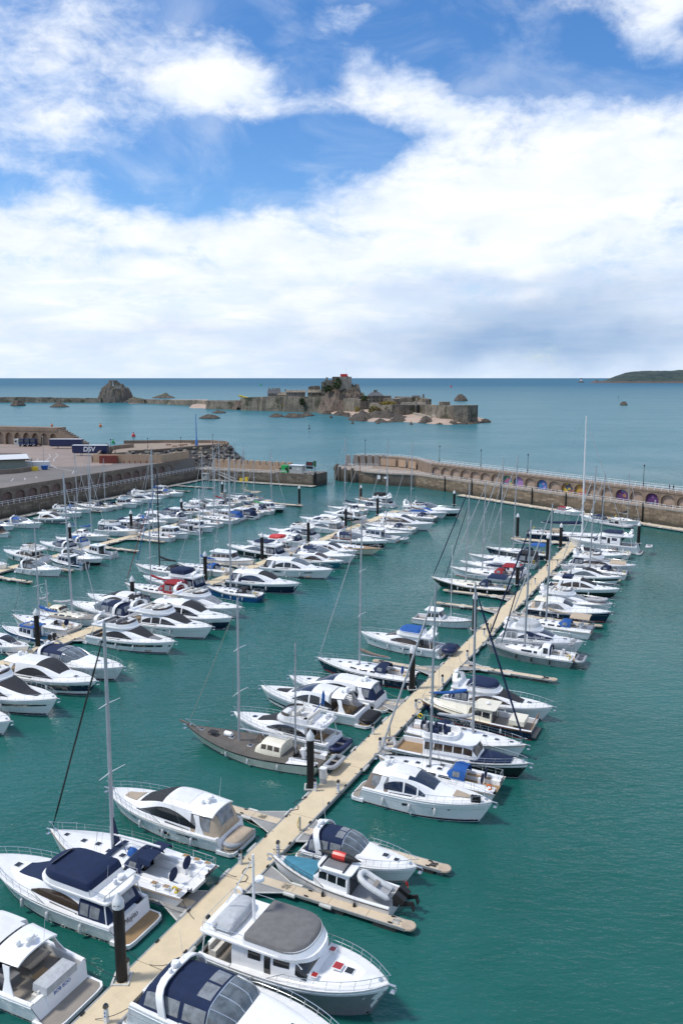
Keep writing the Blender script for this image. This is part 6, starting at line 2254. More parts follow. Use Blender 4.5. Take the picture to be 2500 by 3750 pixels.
	for i in range(n + 1):
		t = .03 + .93 * i / n
		e = H.edge(t, .07)
		for sg in (1, -1): mb.tube([(e.x, e.y * sg, e.z), (e.x, e.y * sg, e.z + .62)], .014, 4)
		tops.append(e)
	for k in (.6, .32):
		for sg in (1, -1): mb.tube([(e.x, e.y * sg, e.z + k) for e in tops], .007, 3)
	obj('lifelines', mb, 'steel', root)
	mb = MB()
	E_ = [H.edge(t, .06, .64) for t in (.86, .90, .94, .975, .999)]
	E_[-1].x += .12
	mb.tube([(e.x, e.y, e.z) for e in E_] + [(e.x, -e.y, e.z) for e in E_[::-1]], .02, 5)
	for t in (.87, .94, .99):
		e = H.edge(t, .06)
		for sg in (1, -1): mb.tube([(e.x, e.y * sg, e.z), (e.x, e.y * sg, e.z + .64)], .016, 4)
	obj('pulpit', mb, 'steel', root)
	mb = MB()
	E_ = [H.edge(t, .08, .64) for t in (.16, .08, .02)]
	mb.tube([(e.x, e.y, e.z) for e in E_] + [(e.x + .04, -e.y, e.z) for e in E_[::-1]], .02, 5)
	for e in E_:
		for sg in (1, -1): mb.tube([(e.x, e.y * sg, e.z - .64), (e.x, e.y * sg, e.z)], .016, 4)
	obj('pushpit', mb, 'steel', root)
	if g('buoy', True):
		mb = MB(); e = H.edge(.05, .1, .5); mb.tube([(e.x + .1 * math.cos(a), e.y + .05, e.z + .0 + .26 * math.sin(a)) if False else (e.x + .22 * math.cos(a), e.y, e.z + .22 * math.sin(a)) for a in [k * math.pi / 5 for k in range(9)]], .07, 6); obj('lifebuoy', mb, g('buoym', 'yellow'), root)
	# rig
	mx = X(g('mastx', .56))
	zd = H.sheer(g('mastx', .56)) + hc * .8
	mm = g('mastm', 'mast_alloy')
	h = masth - zd
	rm = g('mastr', .0062 * masth + .012)
	rake = g('mrake', .012 * h)
	mo = mast(root, mx, zd - .3, h + .3, mm, rm, g('spread', (.36, .66)), B * .30, B=B, rake=rake, chain=(H.half(g('mastx', .56)) - .12, H.sheer(.55)), radar_at=g('radar', 0))
	bz = zd + g('boomz', 1.25)
	bx = X(g('boomx', .25))
	bm_ = MB(); bm_.tube([(mx - .1, 0, bz), (bx, 0, bz + .12)], .085, 8); bo = obj('boom', bm_, g('boomm', mm), root)
	if g('bundle'): sail_bundle(bo, mx - .15, bx + .1, bz + .02, bz + .14, g('bundle'), g('bundr', .19))
	mb = MB()
	mb.tube([(bx + .3, 0, bz + .12), (mx - rake, 0, zd + h)], .006, 3, cap=False)          # topping lift
	mb.tube([(.05, 0, fs + .1), (mx - rake, 0, zd + h)], .011, 4, cap=False)               # backstay
	mb.tube([(mx - 1.3, 0, zd), (mx - .7, 0, bz)], .03, 4)
	obj('rigging', mb, 'wire', root)
	e = H.edge(.985, 0)
	fr = g('fore', ('canvas_pale', .055))
	top_ = Vector((mx - rake * .95, 0, zd + h * g('forh', .96)))
	a = Vector((e.x, 0, e.z + .15))
	mb = MB(); P = [a.lerp(top_, k / 10) for k in range(11)]
	mb.tube(P, [.02, fr[1]] + [fr[1]] * 7 + [fr[1] * .7, .012], 6); obj('furled_headsail', mb, fr[0], root)
	if g('inner'):
		a2 = Vector((X(.83), 0, H.sheer(.83))); t2 = Vector((mx - rake * .8, 0, zd + h * .80))
		mb = MB(); mb.tube([a2, a2.lerp(t2, .1), a2.lerp(t2, .9), t2], [.015, g('inner')[1], g('inner')[1] * .8, .01], 6); obj('furled_staysail', mb, g('inner')[0], root)
	if g('mizzen'):
		xm, ym = X(g('mizx', .16)), g('mizzen')
		mast(root, xm, fs, ym - fs, mm, rm * .75, (.55,), B * .2, 'mizzen_mast', B, .1, (H.half(.16) - .1, fs))
		mb = MB(); mb.tube([(xm - .1, 0, fs + 1.7), (xm - L * .17, 0, fs + 1.8)], .06, 6); mz = obj('mizzen_boom', mb, mm, root)
		if g('bundle'): sail_bundle(mz, xm - .1, xm - L * .17, fs + 1.72, fs + 1.82, g('bundle'), .13)
	anchor(H, root)
	for t in g('fendt', (.25, .45, .62)):
		for sd in (1, -1): fender(root, H, t, sd, g('fend', 'pvc_white'), .6, .11)
	if g('lines', True): lines(root, H, (-1.2 if g('sternto', True) else L + 1.0), g('sternto', True), 'rope_dark')
	return H

def cabin_boat(root, L, B, hull='gel_white', o=None):
	"""small pilot-house boat or cabin boat with outboards; bow to +x"""
	o = o or {}
	g = o.get
	fs, fb = .60 + .035 * L, .70 + .075 * L
	ob = g('outboard', False)
	x0 = .55 if ob else .35
	H = Hull(x0, L - x0, B, g('fs', fs), g('fb', fb), stern=.92, p=g('p', 2.2), q=.9, rake=g('rake', .08), e=1.6)
	fs = H.fs
	hl = common_hull(root, H, hull, boot=g('boot', 'gel_black'), band=g('band'), rub=g('rub', 'rubber'))
	X = lambda f: f * L
	zf = max(.42, fs - .45)
	tc = H.tx(X(g('hx', (.36, .68))[0]))
	mb = MB(); H.deck(mb, tc, 1.0, .03, .015, -.02); obj('foredeck', mb, g('deck', 'deck_white'), root, 40)
	mb = MB(); P1 = []
	for i in range(7):
		t = tc * i / 6; b, z = H.half(t), H.sheer(t); x = H.x0 + H.L * t
		P1.append([(x, b - .01, z - .01), (x, b - .05, z + .05), (x, b - .22, z + .05), (x, b - .24, zf)])
	mb.grid(P1); obj('coaming', mb, 'gel_white', root, 40)
	mb = MB(); mb.grid([[(x, -y, z) for x, y, z in r] for r in P1]); obj('coaming', mb, 'gel_white', root, 40)
	mb = MB(); mb.grid([[(H.x0 + H.L * tc * i / 6, (H.half(tc * i / 6) - .24) * s, zf) for s in (-1, 1)] for i in range(7)]); obj('cockpit_sole', mb, g('sole', 'deck_grey'), root, 0)
	ha, hf = g('hx', (.36, .68))
	hh = g('hh', 1.55)
	w0, w1 = B / 2 * g('hw', .78), B / 2 * g('hwt', .68)
	zb = H.at_x(X(hf))[1] - .02
	za = fs
	inv = g('invrake', 0.)
	Sx = [(X(ha), za - .3, za + hh, w0, w1), (X((ha + hf) / 2), zb - .3, za + hh + .03, w0, w1), (X(hf) - .35 + inv, zb - .2, za + hh - .02, w0 * .97, w1 * .95), (X(hf) + .12, zb - .1, za + hh * .58, w0 * .92, w1 * .9), (X(hf) + .42, zb - .05, zb + .12, w0 * .85, w1 * .7)]
	S = Shell(Sx)
	S.skin(X(ha), X(hf) + .40, 'wheelhouse', g('house', 'gel_white'), root, 14, 18)
	gl = g('glass', 'glass')
	nw = g('nwin', 3)
	for k in range(nw):
		a = X(ha) + .15 + k * (X(hf) - X(ha) - .3) / nw
		b = a + (X(hf) - X(ha) - .3) / nw - .10
		S.panel('side_window', gl, root, a, b, .74, .53, .012, .02, 4, 4, None, True)
	S.panel('windscreen', gl, root, X(hf) - .22, X(hf) + .22, -.52, .52, .014, .02, 4, 12)
	zr = za + hh
	O = outline(X(ha) - g('over', .45), X(hf) + .05, w1 * 1.12, 8, 3.0, .2, .25)
	mb = MB(); mb.prism(O, zr - .02, zr + .07); rf = obj('roof', mb, g('roofm', 'gel_white'), root, 30)
	if g('roofpanel'): mb = MB(); mb.box(((X(ha) + X(hf)) / 2, 0, zr + .085), ((X(hf) - X(ha)) * .6, w1 * 1.5, .03)); obj('roof_panel', mb, g('roofpanel'), rf, 0)
	mb = MB(); mb.box((X(ha) - .02, 0, (zf + zr) / 2), (.05, w0 * 1.2, (zr - zf) * .86)); obj('aft_door', mb, gl, root, 0)
	if g('gear', True):
		radar(rf, ((X(ha) + X(hf)) / 2 - .3, .0, zr + .1), .24); whip(rf, (X(ha) + .2, w1 * .7, zr + .07), 1.7)
	if g('cockcover'):
		E2 = Shell([(X(.09), fs - .05, fs + .35, B / 2 * .8, B / 2 * .66), (X(.14), fs, zr - .25, B / 2 * .84, B / 2 * .66), (X(ha) + .02, fs, zr - .03, B / 2 * .80, w1)])
		E2.skin(X(.09), X(ha), 'cockpit_cover', g('cockcover'), root, 6, 14)
		E2.panel('clear_window', 'vinyl', root, X(.16), X(ha) - .15, .86, .58, .012, .02, 4, 3, None, True)
	if g('forecover'):
		mb = MB(); P = []
		for i in range(9):
			t = .60 + .28 * i / 8; b = (H.half(t) - .18); z = H.sheer(t) + .10
			P.append([(H.x0 + H.L * t, b * v, z + .14 * (1 - v * v) + .02 * math.sin(i * 2 + v * 5)) for v in (-1, -.6, -.2, .2, .6, 1)])
		mb.sheet(P, .02, .05); obj('foredeck_cover', mb, g('forecover'), root, 40)
	bow_rail(H, root, .50, .99, .5, g('railm', 'steel'), n=7)
	anchor(H, root)
	if ob:
		for yy in ([0] if ob == 1 else [-.42, .42]):
			mb = MB()
			mb.prism([(-.05, yy - .24), (.42, yy - .24), (.42, yy + .24), (-.05, yy + .24)], fs + .05, fs + .62, [(.0, yy - .18), (.36, yy - .18), (.36, yy + .18), (.0, yy + .18)])
			mb.box((.28, yy, fs * .5 - .1), (.22, .16, fs + .6))
			if g('tilt'):
				mb = MB(); mb.box((.12, yy, fs + .38), (.85, .46, .5), 0, -.5); mb.box((-.42, yy, fs + .12), (1.1, .15, .26), 0, .35); mb.box((-.92, yy, fs - .02), (.1, .36, .36), 0, .35); mb.box((.38, yy, fs + .02), (.35, .3, .5))
			obj('outboard_motor', mb, g('obm', 'black'), root, 30)
	else:
		mb = MB(); mb.box((.2, 0, .3), (.4, B * .7, .12)); obj('bathing_platform', mb, 'teak_grey', root, 0)
	if g('mast'):
		z0 = zr if g('mastx') is None else H.sheer(.7)
		mast(root, X(g('mastx', (ha + hf) / 2 / 1.0)), z0, g('mast') - z0, 'mast_white', .06, (.6,), B * .2, chain=(B / 2 - .2, fs))
	for t in (.25, .5):
		for sd in (1, -1): fender(root, H, t, sd, g('fend', 'pvc_white'), .55, .11)
	if g('lines', True): lines(root, H, -1.0, True, 'rope')
	return H

def inflatable(root, L=2.9, B=1.5, m='pvc_grey', cover=None, motor_=False, console=False, floor='deck_grey'):
	r = .13 * B + .02
	P = [(0, B / 2 - r, r)]
	for k in range(9):
		a = math.pi / 2 - math.pi * k / 8
		P.append((L - B * .75 + (B * .75 - r) * max(0, math.cos(a)) ** .8, (B / 2 - r) * (1 if math.sin(a) >= 0 else -1) * abs(math.sin(a)) ** .7, r + .16 * max(0, math.cos(a))))
	P.append((0, -(B / 2 - r), r))
	rr_ = [r * .55] + [r] * (len(P) - 2) + [r * .55]
	P = [(-.25, B / 2 - r, r)] + P + [(-.25, -(B / 2 - r), r)]
	rr_ = [.03] + [r] * (len(P) - 2) + [.03]
	mb = MB(); mb.tube(P, rr_, 9); obj('tube', mb, m, root)
	if cover:
		mb = MB(); mb.dome(outline(-.15, L, B / 2 * 1.02, 8, 2.4, .15, .45), .12, .12 + r * 2.1, .82, .10); obj('cover', mb, cover, root, 50)
	else:
		mb = MB(); mb.prism(outline(0, L - .3, B / 2 - r, 8, 2.2, .05, .5), r * .35, r * .5); obj('floor', mb, floor, root, 0)
		mb = MB(); mb.box((.02, 0, r), (.06, B - 2 * r, r * 2)); obj('transom', mb, 'pvc_grey', root, 0)
		mb = MB(); mb.box((L * .42, 0, r * 1.6), (.28, B - r, .05)); obj('thwart', mb, 'teak_grey', root, 0)
	if console:
		mb = MB(); mb.box((L * .45, 0, .75), (.7, .7, 1.0)); obj('console', mb, 'gel_black', root, 0)
		mb = MB(); mb.box((L * .28, 0, .6), (1.0, .5, .6)); obj('seat_pod', mb, 'gel_black', root, 0)
		mb = MB(); mb.tube([(L * .12, B * .3, .4), (L * .1, B * .28, 2.0), (L * .1, -B * .28, 2.0), (L * .12, -B * .3, .4)], .04, 5); obj('a_frame', mb, 'black', root)
	if motor_:
		mb = MB(); mb.box((-.18, 0, r * 2 + .32), (.34, .28, .42)); mb.box((-.2, 0, r), (.14, .12, .9)); obj('outboard_motor', mb, 'black', root, 0)

# ================================================================== pontoons
PA = R(25.9)
U = Vector((math.sin(PA), math.cos(PA)))          # along the pontoons, away from the camera
VV = Vector((math.cos(PA), -math.sin(PA)))        # across, to the right

class Row:
	def __init__(s, name, p0, length, w, label, word, u=U, deck='pontoon_deck'):
		s.p0, s.len, s.w, s.u, s.word = V2(p0), length, w, u, word
		s.v = Vector((u.y, -u.x))
		s.ang = math.atan2(u.y, u.x)
		t = s.t = thing('walkway_pontoon', label, 'pontoon', (p0[0], p0[1], 0), s.ang, 'main pontoons')
		mod = 9.6
		n = max(1, int(round(length / mod))); mod = length / n
		hw = w / 2
		cache = {}
		for i in range(n):
			x = (i + .5) * mod
			if i == 0:
				mb = MB(); mb.box((0, 0, .47), (mod - .05, w - .22, .10)); d0 = obj('deck_module', mb, deck, t, 0); d0.location = (x, 0, 0)
				mb = MB()
				mb.box((0, hw - .06, .44), (mod - .06, .12, .17)); mb.box((0, hw + .02, .33), (mod - .06, .06, .10))
				e0 = obj('edge_beam', mb, 'whaler', t, 0); e0.location = (x, 0, 0); e1_ = inst(e0, (x, 0, 0), math.pi, t)
				mb = MB()
				for k in (-.33, 0, .33): mb.box((k * mod, 0, .12), (mod * .26, w - .3, .55))
				f0 = obj('float', mb, 'float_dark', t, 0); f0.location = (x, 0, 0)
			else:
				for o_ in (d0, e0, f0): inst(o_, (x, 0, 0), 0, t)
				inst(e0, (x, 0, 0), math.pi, t)
		mb = MB(); mb.box((0, 0, 0), (.34, .10, .05)); mb.box((-.08, 0, -.04), (.06, .08, .1)); mb.box((.08, 0, -.04), (.06, .08, .1))
		c0 = obj('cleat', mb, 'black', t, 0); c0.location = (2, hw - .1, .60)
		k = 4.5
		while k < length:
			for sg in (1, -1): inst(c0, (k, sg * (hw - .1), .60), 0, t)
			k += 3.4
		mb = MB(); mb.lathe([(.03, -.65), (.13, -.6), (.14, 0), (.13, .6), (.03, .65)], (0, 0, 0), 8, 'x')
		p_ = obj('edge_fender', mb, 'pad_white', t); p_.location = (3, hw + .12, .42)
		rnd = random.Random(int(length))
		k = 5.0
		while k < length:
			inst(p_, (k, rnd.choice((1, -1)) * (hw + .12), .42), 0, t); k += rnd.uniform(2.5, 5)

	def s_of(s, p): return (V2(p) - s.p0).dot(s.u)
	def d_of(s, p): return (V2(p) - s.p0).dot(s.v)
	def pt(s, a, d): return s.p0 + s.u * a + s.v * d

A_c = Vector((-15.4, 40.7)) + VV * 1.19
ROWS = {
	'A': Row('A', A_c - U * 14, 166.5, 2.45, 'long beige walkway pontoon running up from the bottom edge', 'near pontoon'),
	'B': Row('B', Vector((-43.9, 99.2)) - U * 30, 166, 2.45, 'beige walkway pontoon in the middle between two boat rows', 'middle pontoon'),
	'C': Row('C', Vector((-64.4, 152.6)) - U * 22, 120, 2.45, 'beige walkway pontoon nearest the left-hand quay', 'left pontoon'),
}
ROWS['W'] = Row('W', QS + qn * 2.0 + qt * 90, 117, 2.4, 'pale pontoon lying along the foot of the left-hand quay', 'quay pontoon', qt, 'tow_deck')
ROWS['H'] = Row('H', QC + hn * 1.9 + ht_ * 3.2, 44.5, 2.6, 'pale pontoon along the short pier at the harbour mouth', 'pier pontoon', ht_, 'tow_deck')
rp0 = V2(at(1672, 1813, .5)) - rn * -1.3
ROWS['P'] = Row('P', rp0, 98, 2.8, 'pale pontoon lying along the foot of the right-hand pier', 'right pier pontoon', rt, 'finger_deck')

def finger(row, side, s, L, label, w=1.0, deck='finger_deck', wedge=True, tipm='yellow'):
	"""finger pontoon standing off a walkway; side -1 left, +1 right"""
	rw = ROWS[row]
	p = rw.pt(s, side * (rw.w / 2 + .06))
	d = rw.v * side
	t = thing('finger_pontoon', label, 'finger pontoon', (p.x, p.y, 0), math.atan2(d.y, d.x), 'finger pontoons')
	n = max(2, int(L / 2.4)); m_ = L / n
	for i in range(n):
		mb = MB(); mb.box(((i + .5) * m_, 0, .45), (m_ - .03, w - .16, .09)); obj('deck_panel', mb, deck, t, 0)
	mb = MB()
	for sg in (1, -1): mb.box((L / 2, sg * (w / 2 - .04), .42), (L, .08, .18))
	mb.box((L - .02, 0, .42), (.06, w, .18)); obj('edge_beam', mb, 'whaler', t, 0)
	for i in range(max(2, int(L / 3.2))):
		mb = MB(); mb.box(((i + .6) * L / max(2, int(L / 3.2)), 0, .10), (1.7, w * .9, .5)); obj('float', mb, 'float_dark', t, 0)
	mb = MB(); mb.lathe([(.05, .36), (w * .5, .37), (w * .53, .44), (w * .5, .53), (.05, .54)], (L + .05, 0, 0), 12); obj('end_bumper', mb, 'canvas_beige', t)
	if wedge:
		for sg in (1, -1):
			mb = MB(); mb.prism([(.02, sg * w * .5), (2.6, sg * w * .5), (.02, sg * (w * .5 + 1.25))][::sg], .34, .47); wd = obj('corner_plate', mb, 'pontoon_concrete', t, 0)
			mb = MB(); mb.tube([(2.6, sg * (w * .5 + .02), .45), (.02, sg * (w * .5 + 1.27), .45)], .06, 5); obj('edge_tube', mb, 'pad_white', wd)
	for sg in (1, -1):
		for k in range(max(1, int(L / 4.2))):
			mb = MB(); mb.lathe([(.03, -.5), (.14, -.45), (.15, .45), (.03, .5)], (2.9 + k * 2.9, sg * (w / 2 + .10), .42), 8, 'x'); obj('edge_fender', mb, 'pad_white', t)
	for k in (.35, .9):
		for sg in (1, -1): mb = MB(); mb.box((L * k, sg * w * .33, .55), (.3, .08, .06)); obj('cleat', mb, 'black', t, 0)
	if L > 6:
		rg = random.Random(int(s * 10))
		for k in (rg.uniform(.08, .2), .93):
			mb = MB(); mb.tube([(L * k + .32 * math.sin(j * 1.9 + rg.random()), .26 * math.cos(j * 1.37 + rg.random()), .52 + .012 * (j % 5)) for j in range(22)], .022, 4); obj('rope_heap', mb, rg.choice(['rope', 'pad_white', 'rope_dark']), t)
	return t

def finger_px(row, side, xp, yp, label, **kw):
	p = at(xp, yp, .5)
	rw = ROWS[row]
	L = side * rw.d_of(p) - rw.w / 2
	return finger(row, side, rw.s_of(p), L, label, **kw)

finger_px('A', 1, 1490, 3388, 'empty edged finger pontoon with white bumpers below the teal-covered boat')
finger_px('A', 1, 1622, 3178, 'finger pontoon behind the white cruiser with navy canopy')
finger_px('A', 1, 1730, 2800, 'finger pontoon beside the grey dinghy, between two moored yachts')
finger_px('A', 1, 2022, 2487, 'empty long finger pontoon before the grey alloy yacht')
finger_px('A', 1, 2190, 2290, 'finger pontoon before the navy-hulled lobster style cruiser')
finger_px('A', 1, 2260, 2125, 'finger pontoon among the far boats on the right of the near pontoon')
finger('A', -1, ROWS['A'].s_of(at(735, 3325, .5)), 11.0, 'finger pontoon with beige corner behind the navy-canopied flybridge cruiser')
finger('A', -1, ROWS['A'].s_of(at(1010, 3005, .5)), 10.0, 'finger pontoon with grey corner behind the cruiser with beige cockpit cover')
finger_px('A', -1, 1190, 2530, 'finger pontoon between two white cruisers on the near pontoon')
finger_px('A', -1, 1380, 2420, 'finger pontoon behind the navy-hulled yacht on the near pontoon')
finger_px('A', -1, 1609, 2207, 'empty finger pontoon behind the small white fishing boat')
finger_px('A', -1, 1634, 2161, 'empty finger pontoon under the black-hulled ketch')
finger_px('A', -1, 1890, 1972, 'wide end pontoon before the big dark blue yacht', w=2.2, wedge=False)
finger_px('B', 1, 546, 2378, 'finger pontoon before the white cruiser with a dark wave window')
finger_px('B', 1, 1028, 2160, 'finger pontoon before the navy-hulled hardtop cruiser')
finger_px('B', 1, 1128, 2110, 'finger pontoon under the large white hardtop cruiser')
finger_px('B', 1, 1330, 2022, 'finger pontoon among far boats right of the middle pontoon')
finger_px('B', -1, 30, 2380, 'finger pontoon by the small cruiser at the left edge')
finger_px('B', -1, 80, 2290, 'finger pontoon before the white yacht left of the middle pontoon')
finger_px('B', -1, 760, 2058, 'finger pontoon before the white wheelhouse boat')
finger_px('B', -1, 850, 2018, 'finger pontoon before the black-hulled flybridge cruiser')
finger_px('C', 1, 500, 2017, 'empty finger pontoon in the middle of the left pontoon')
finger_px('C', 1, 595, 1983, 'finger pontoon before a small white yacht on the left pontoon')
finger_px('C', 1, 258, 2088, 'finger pontoon before the teal cabin boat')
finger_px('C', 1, 108, 2130, 'empty finger pontoon at the left edge of the photo')
finger_px('C', 1, 1098, 1850, 'end finger pontoon reaching to a black pile in the harbour mouth', w=1.6)
finger_px('C', -1, 380, 1970, 'finger pontoon behind the twin-masted white motor sailer', wedge=False)
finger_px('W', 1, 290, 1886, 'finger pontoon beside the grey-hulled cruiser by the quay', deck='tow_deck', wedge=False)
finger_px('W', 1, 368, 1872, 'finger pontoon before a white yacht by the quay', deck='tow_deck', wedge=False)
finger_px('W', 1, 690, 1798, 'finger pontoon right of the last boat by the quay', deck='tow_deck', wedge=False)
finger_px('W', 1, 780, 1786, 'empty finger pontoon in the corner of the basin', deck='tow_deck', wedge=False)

def pile(xp, ytop, ybase, label, r=.34):
	c = at(xp, ybase, .3)
	h = height_at(c, ytop)
	t = thing('mooring_pile', label, 'pile', (c.x, c.y, 0), 0, 'black mooring piles')
	mb = MB(); mb.tube([(0, 0, -3), (0, 0, h - .75)], r, 14); obj('pole', mb, 'pile_black', t)
	mb = MB(); mb.lathe([(r * 1.08, h - .95), (r * 1.1, h - .62), (r * .8, h - .4), (.04, h)], n=14); cp = obj('cap', mb, 'pile_cap', t)
	mb = MB()
	for sg in (1, -1): mb.box((sg * (r + .16), 0, .52), (.12, r * 2 + .5, .16)); mb.box((0, sg * (r + .16), .52), (r * 2 + .44, .12, .15))
	obj('guide_frame', mb, 'pad_white', t, 0)
	return t, h, c

piles = [(447, 3270, 3600, 'near pontoon, lettered, beside the yacht with navy canopy'), (1137, 2672, 2892, 'near pontoon, beside the old ketch'), (1508, 2362, 2528, 'near pontoon, beside the navy-hulled yacht'),
		 (1736, 2170, 2310, 'near pontoon, beside the small fishing boat'), (1893, 2057, 2144, 'near pontoon, beside the black-hulled ketch'), (2003, 1954, 2055, 'near pontoon, left of its far end'), (2051, 1915, 2008, 'near pontoon, at the end pontoon corner'),
		 (1893, 1879, 1968, 'left tip of the end pontoon'), (2336, 1910, 1992, 'right of the far end of the near pontoon'),
		 (140, 2228, 2372, 'middle pontoon, nearest the left edge'), (487, 2108, 2212, 'middle pontoon, beside the yacht with red cover'), (753, 2018, 2130, 'middle pontoon, beside the bin'), (960, 1950, 2052, 'middle pontoon, beside the big white hardtop cruiser'),
		 (1129, 1898, 1986, 'middle pontoon, beside the small orange lifebuoy'), (1266, 1850, 1930, 'middle pontoon, among the far white cruisers'), (1382, 1811, 1886, 'middle pontoon, near its far end'), (1321, 1775, 1842, 'middle pontoon, at its far end'), (1662, 1795, 1850, 'open water right of the middle pontoon end'),
		 (259, 1914, 2003, 'left pontoon, nearest the left edge'), (482, 1867, 1952, 'left pontoon, beside the white cabin cruiser'), (666, 1825, 1893, 'left pontoon, third from the left'), (825, 1789, 1857, 'left pontoon, among masts'), (1096, 1777, 1849, 'end finger of the left pontoon'), (815, 1762, 1815, 'left pontoon, in front of the pier steps')]
for i, (xp, yt, yb, lb) in enumerate(piles):
	tt, h, c = pile(xp, yt, yb, 'black mooring pile with white cone cap, %s' % lb)
	if i == 0:
		for a, ch in ((-1.9, 'D'), (-1.15, 'D')):
			rr_ = .33
			text('letter', ch, .34, 'ink', tt, (rr_ * math.cos(a), rr_ * math.sin(a), h - .60), (math.pi / 2 - .5, 0, a + math.pi / 2))

def pedestal(xp, yb, label, hose=False):
	c = at(xp, yb, .52)
	t = thing('power_pedestal', label, 'power pedestal', (c.x, c.y, .52), PA * -1, 'power pedestals on the pontoons')
	mb = MB(); mb.prism([(-.12, -.12), (.12, -.12), (.12, .12), (-.12, .12)], 0, .95, [(-.09, -.09), (.09, -.09), (.09, .09), (-.09, .09)]); obj('body', mb, 'pvc_white', t, 0)
	mb = MB(); mb.prism([(-.13, -.13), (.13, -.13), (.13, .13), (-.13, .13)], .95, 1.16, [(-.1, -.1), (.1, -.1), (.1, .1), (-.1, .1)]); obj('lamp_top', mb, 'glass', t, 0)
	for k in range(2):
		mb = MB(); mb.lathe([(.055, 0), (.055, .05)], (0, -.13, .45 + k * .22), 8, 'y'); obj('socket', mb, 'print_blue', t)
	if hose:
		mb = MB()
		mb.tube([(.17 * math.cos(k * .55) + .0, .17 * math.sin(k * .55), .10 + .012 * k) for k in range(34)], .025, 4); obj('hose', mb, 'rope_yellow', t)

for i, (xp, yb, hs) in enumerate(((467, 3572, 1), (880, 3165, 1), (1018, 3130, 0), (763, 3410, 0), (390, 3745, 0), (1154, 2897, 0), (1238, 2902, 0), (1391, 2742, 0), (1365, 2690, 0), (1522, 2598, 0), (1619, 2505, 0), (1710, 2412, 0), (1772, 2330, 0), (1785, 2310, 0), (1958, 2140, 0), (2002, 2090, 0), (2040, 2070, 0), (195, 2380, 0), (876, 2090, 0))):
	pedestal(xp, yb, 'white power pedestal%s on the %s pontoon, %s from the near end' % (' with yellow hose' if hs else '', 'near' if i < 17 else 'middle', ords[[4, 2, 3, 1, 0, 5, 6, 8, 7, 9, 10, 11, 12, 13, 14, 15, 16, 0, 1][i]] if i < 17 else ords[i - 17]))
for i, (xp, yb, lb) in enumerate(((1098, 3042, 'beside the blue-topped cruiser'), (1426, 2700, 'beside the grey dinghy'), (1796, 2312, 'right of the small fishing boat'))):
	c = at(xp, yb, .52)
	t = thing('hose_post', 'post with coiled yellow hose on the near pontoon, ' + lb, 'hose post', (c.x, c.y, .52), -PA, 'hose posts')
	mb = MB(); mb.box((0, 0, .6), (.12, .12, 1.2)); obj('post', mb, 'whaler', t, 0)
	mb = MB(); mb.tube([(-.1 + .02 * (k % 3), .24 * math.cos(k * .52), .62 + .42 * math.sin(k * .52)) for k in range(36)], .035, 4); obj('hose', mb, 'rope_yellow', t)
c = at(1183, 2868, .52)
t = thing('utility_cabinet', 'white utility cabinet with grey foot beside the old ketch', 'cabinet', (c.x, c.y, .52), -PA)
box_part('body', (0, 0, .95), (.55, .5, .9), 'pvc_white', t); box_part('foot', (0, 0, .25), (.5, .45, .5), 'pvc_grey', t); box_part('roof', (0, 0, 1.44), (.62, .56, .08), 'gel_white', t)
c = at(770, 2110, .52)
t = thing('waste_bin', 'green-grey waste bin beside a pile on the middle pontoon', 'bin', (c.x, c.y, .52), -PA)
box_part('body', (0, 0, .5), (.7, .7, 1.0), 'shed_green', t); box_part('lid', (0, 0, 1.03), (.76, .76, .08), 'pvc_grey', t)
for i, (xp, yb, m_, w_, h_, lb) in enumerate(((885, 1762, 'yellow', 1.3, 1.0, 'left yellow bin on the pontoon below the short pier'), (903, 1762, 'yellow', 1.2, 1.3, 'right yellow bin on the pontoon below the short pier'))):
	c = at(xp, yb, .52)
	t = thing('waste_bin', lb, 'bin', (c.x, c.y, .52), ang_h)
	box_part('body', (0, 0, h_ / 2), (w_, .9, h_), m_, t); box_part('lid', (0, 0, h_ + .04), (w_ + .06, .96, .08), m_, t)
c = at(752, 1756, .52)
t = thing('fuel_kiosk', 'small grey kiosk at the inner corner of the basin', 'kiosk', (c.x, c.y, .52), ang_h)
box_part('body', (0, 0, 1.1), (2.2, 1.6, 2.2), 'cabin_pale', t); box_part('roof', (0, 0, 2.26), (2.6, 2.0, .12), 'cabin_pale', t); box_part('window', (-.3, -.82, 1.4), (.8, .04, .7), 'glass', t)
gw = thing('gangway', 'sloping grey access bridge below the short pier', 'gangway', (0, 0, 0))
a_, b_ = at(750, 1714, WALK - .3), at(858, 1762, .8)
mb = MB()
for off in (-.7, .7):
	for dz in (0, 1.0): mb.tube([(a_.x, a_.y + off, a_.z + dz), (b_.x, b_.y + off, b_.z + dz)], .07, 5)
	for k in range(9):
		q = a_.lerp(b_, k / 8); mb.tube([(q.x, q.y + off, q.z), (q.x, q.y + off, q.z + 1.0)], .04, 4)
obj('truss', mb, 'whaler', gw)
mb = MB(); mb.hexa([(a_.x, a_.y - .7, a_.z - .1), (b_.x, b_.y - .7, b_.z - .1), (b_.x, b_.y + .7, b_.z - .1), (a_.x, a_.y + .7, a_.z - .1), (a_.x, a_.y - .7, a_.z), (b_.x, b_.y - .7, b_.z), (b_.x, b_.y + .7, b_.z), (a_.x, a_.y + .7, a_.z)]); obj('deck', mb, 'tow_deck', gw, 0)

# ================================================================== the boats
FLEET = []

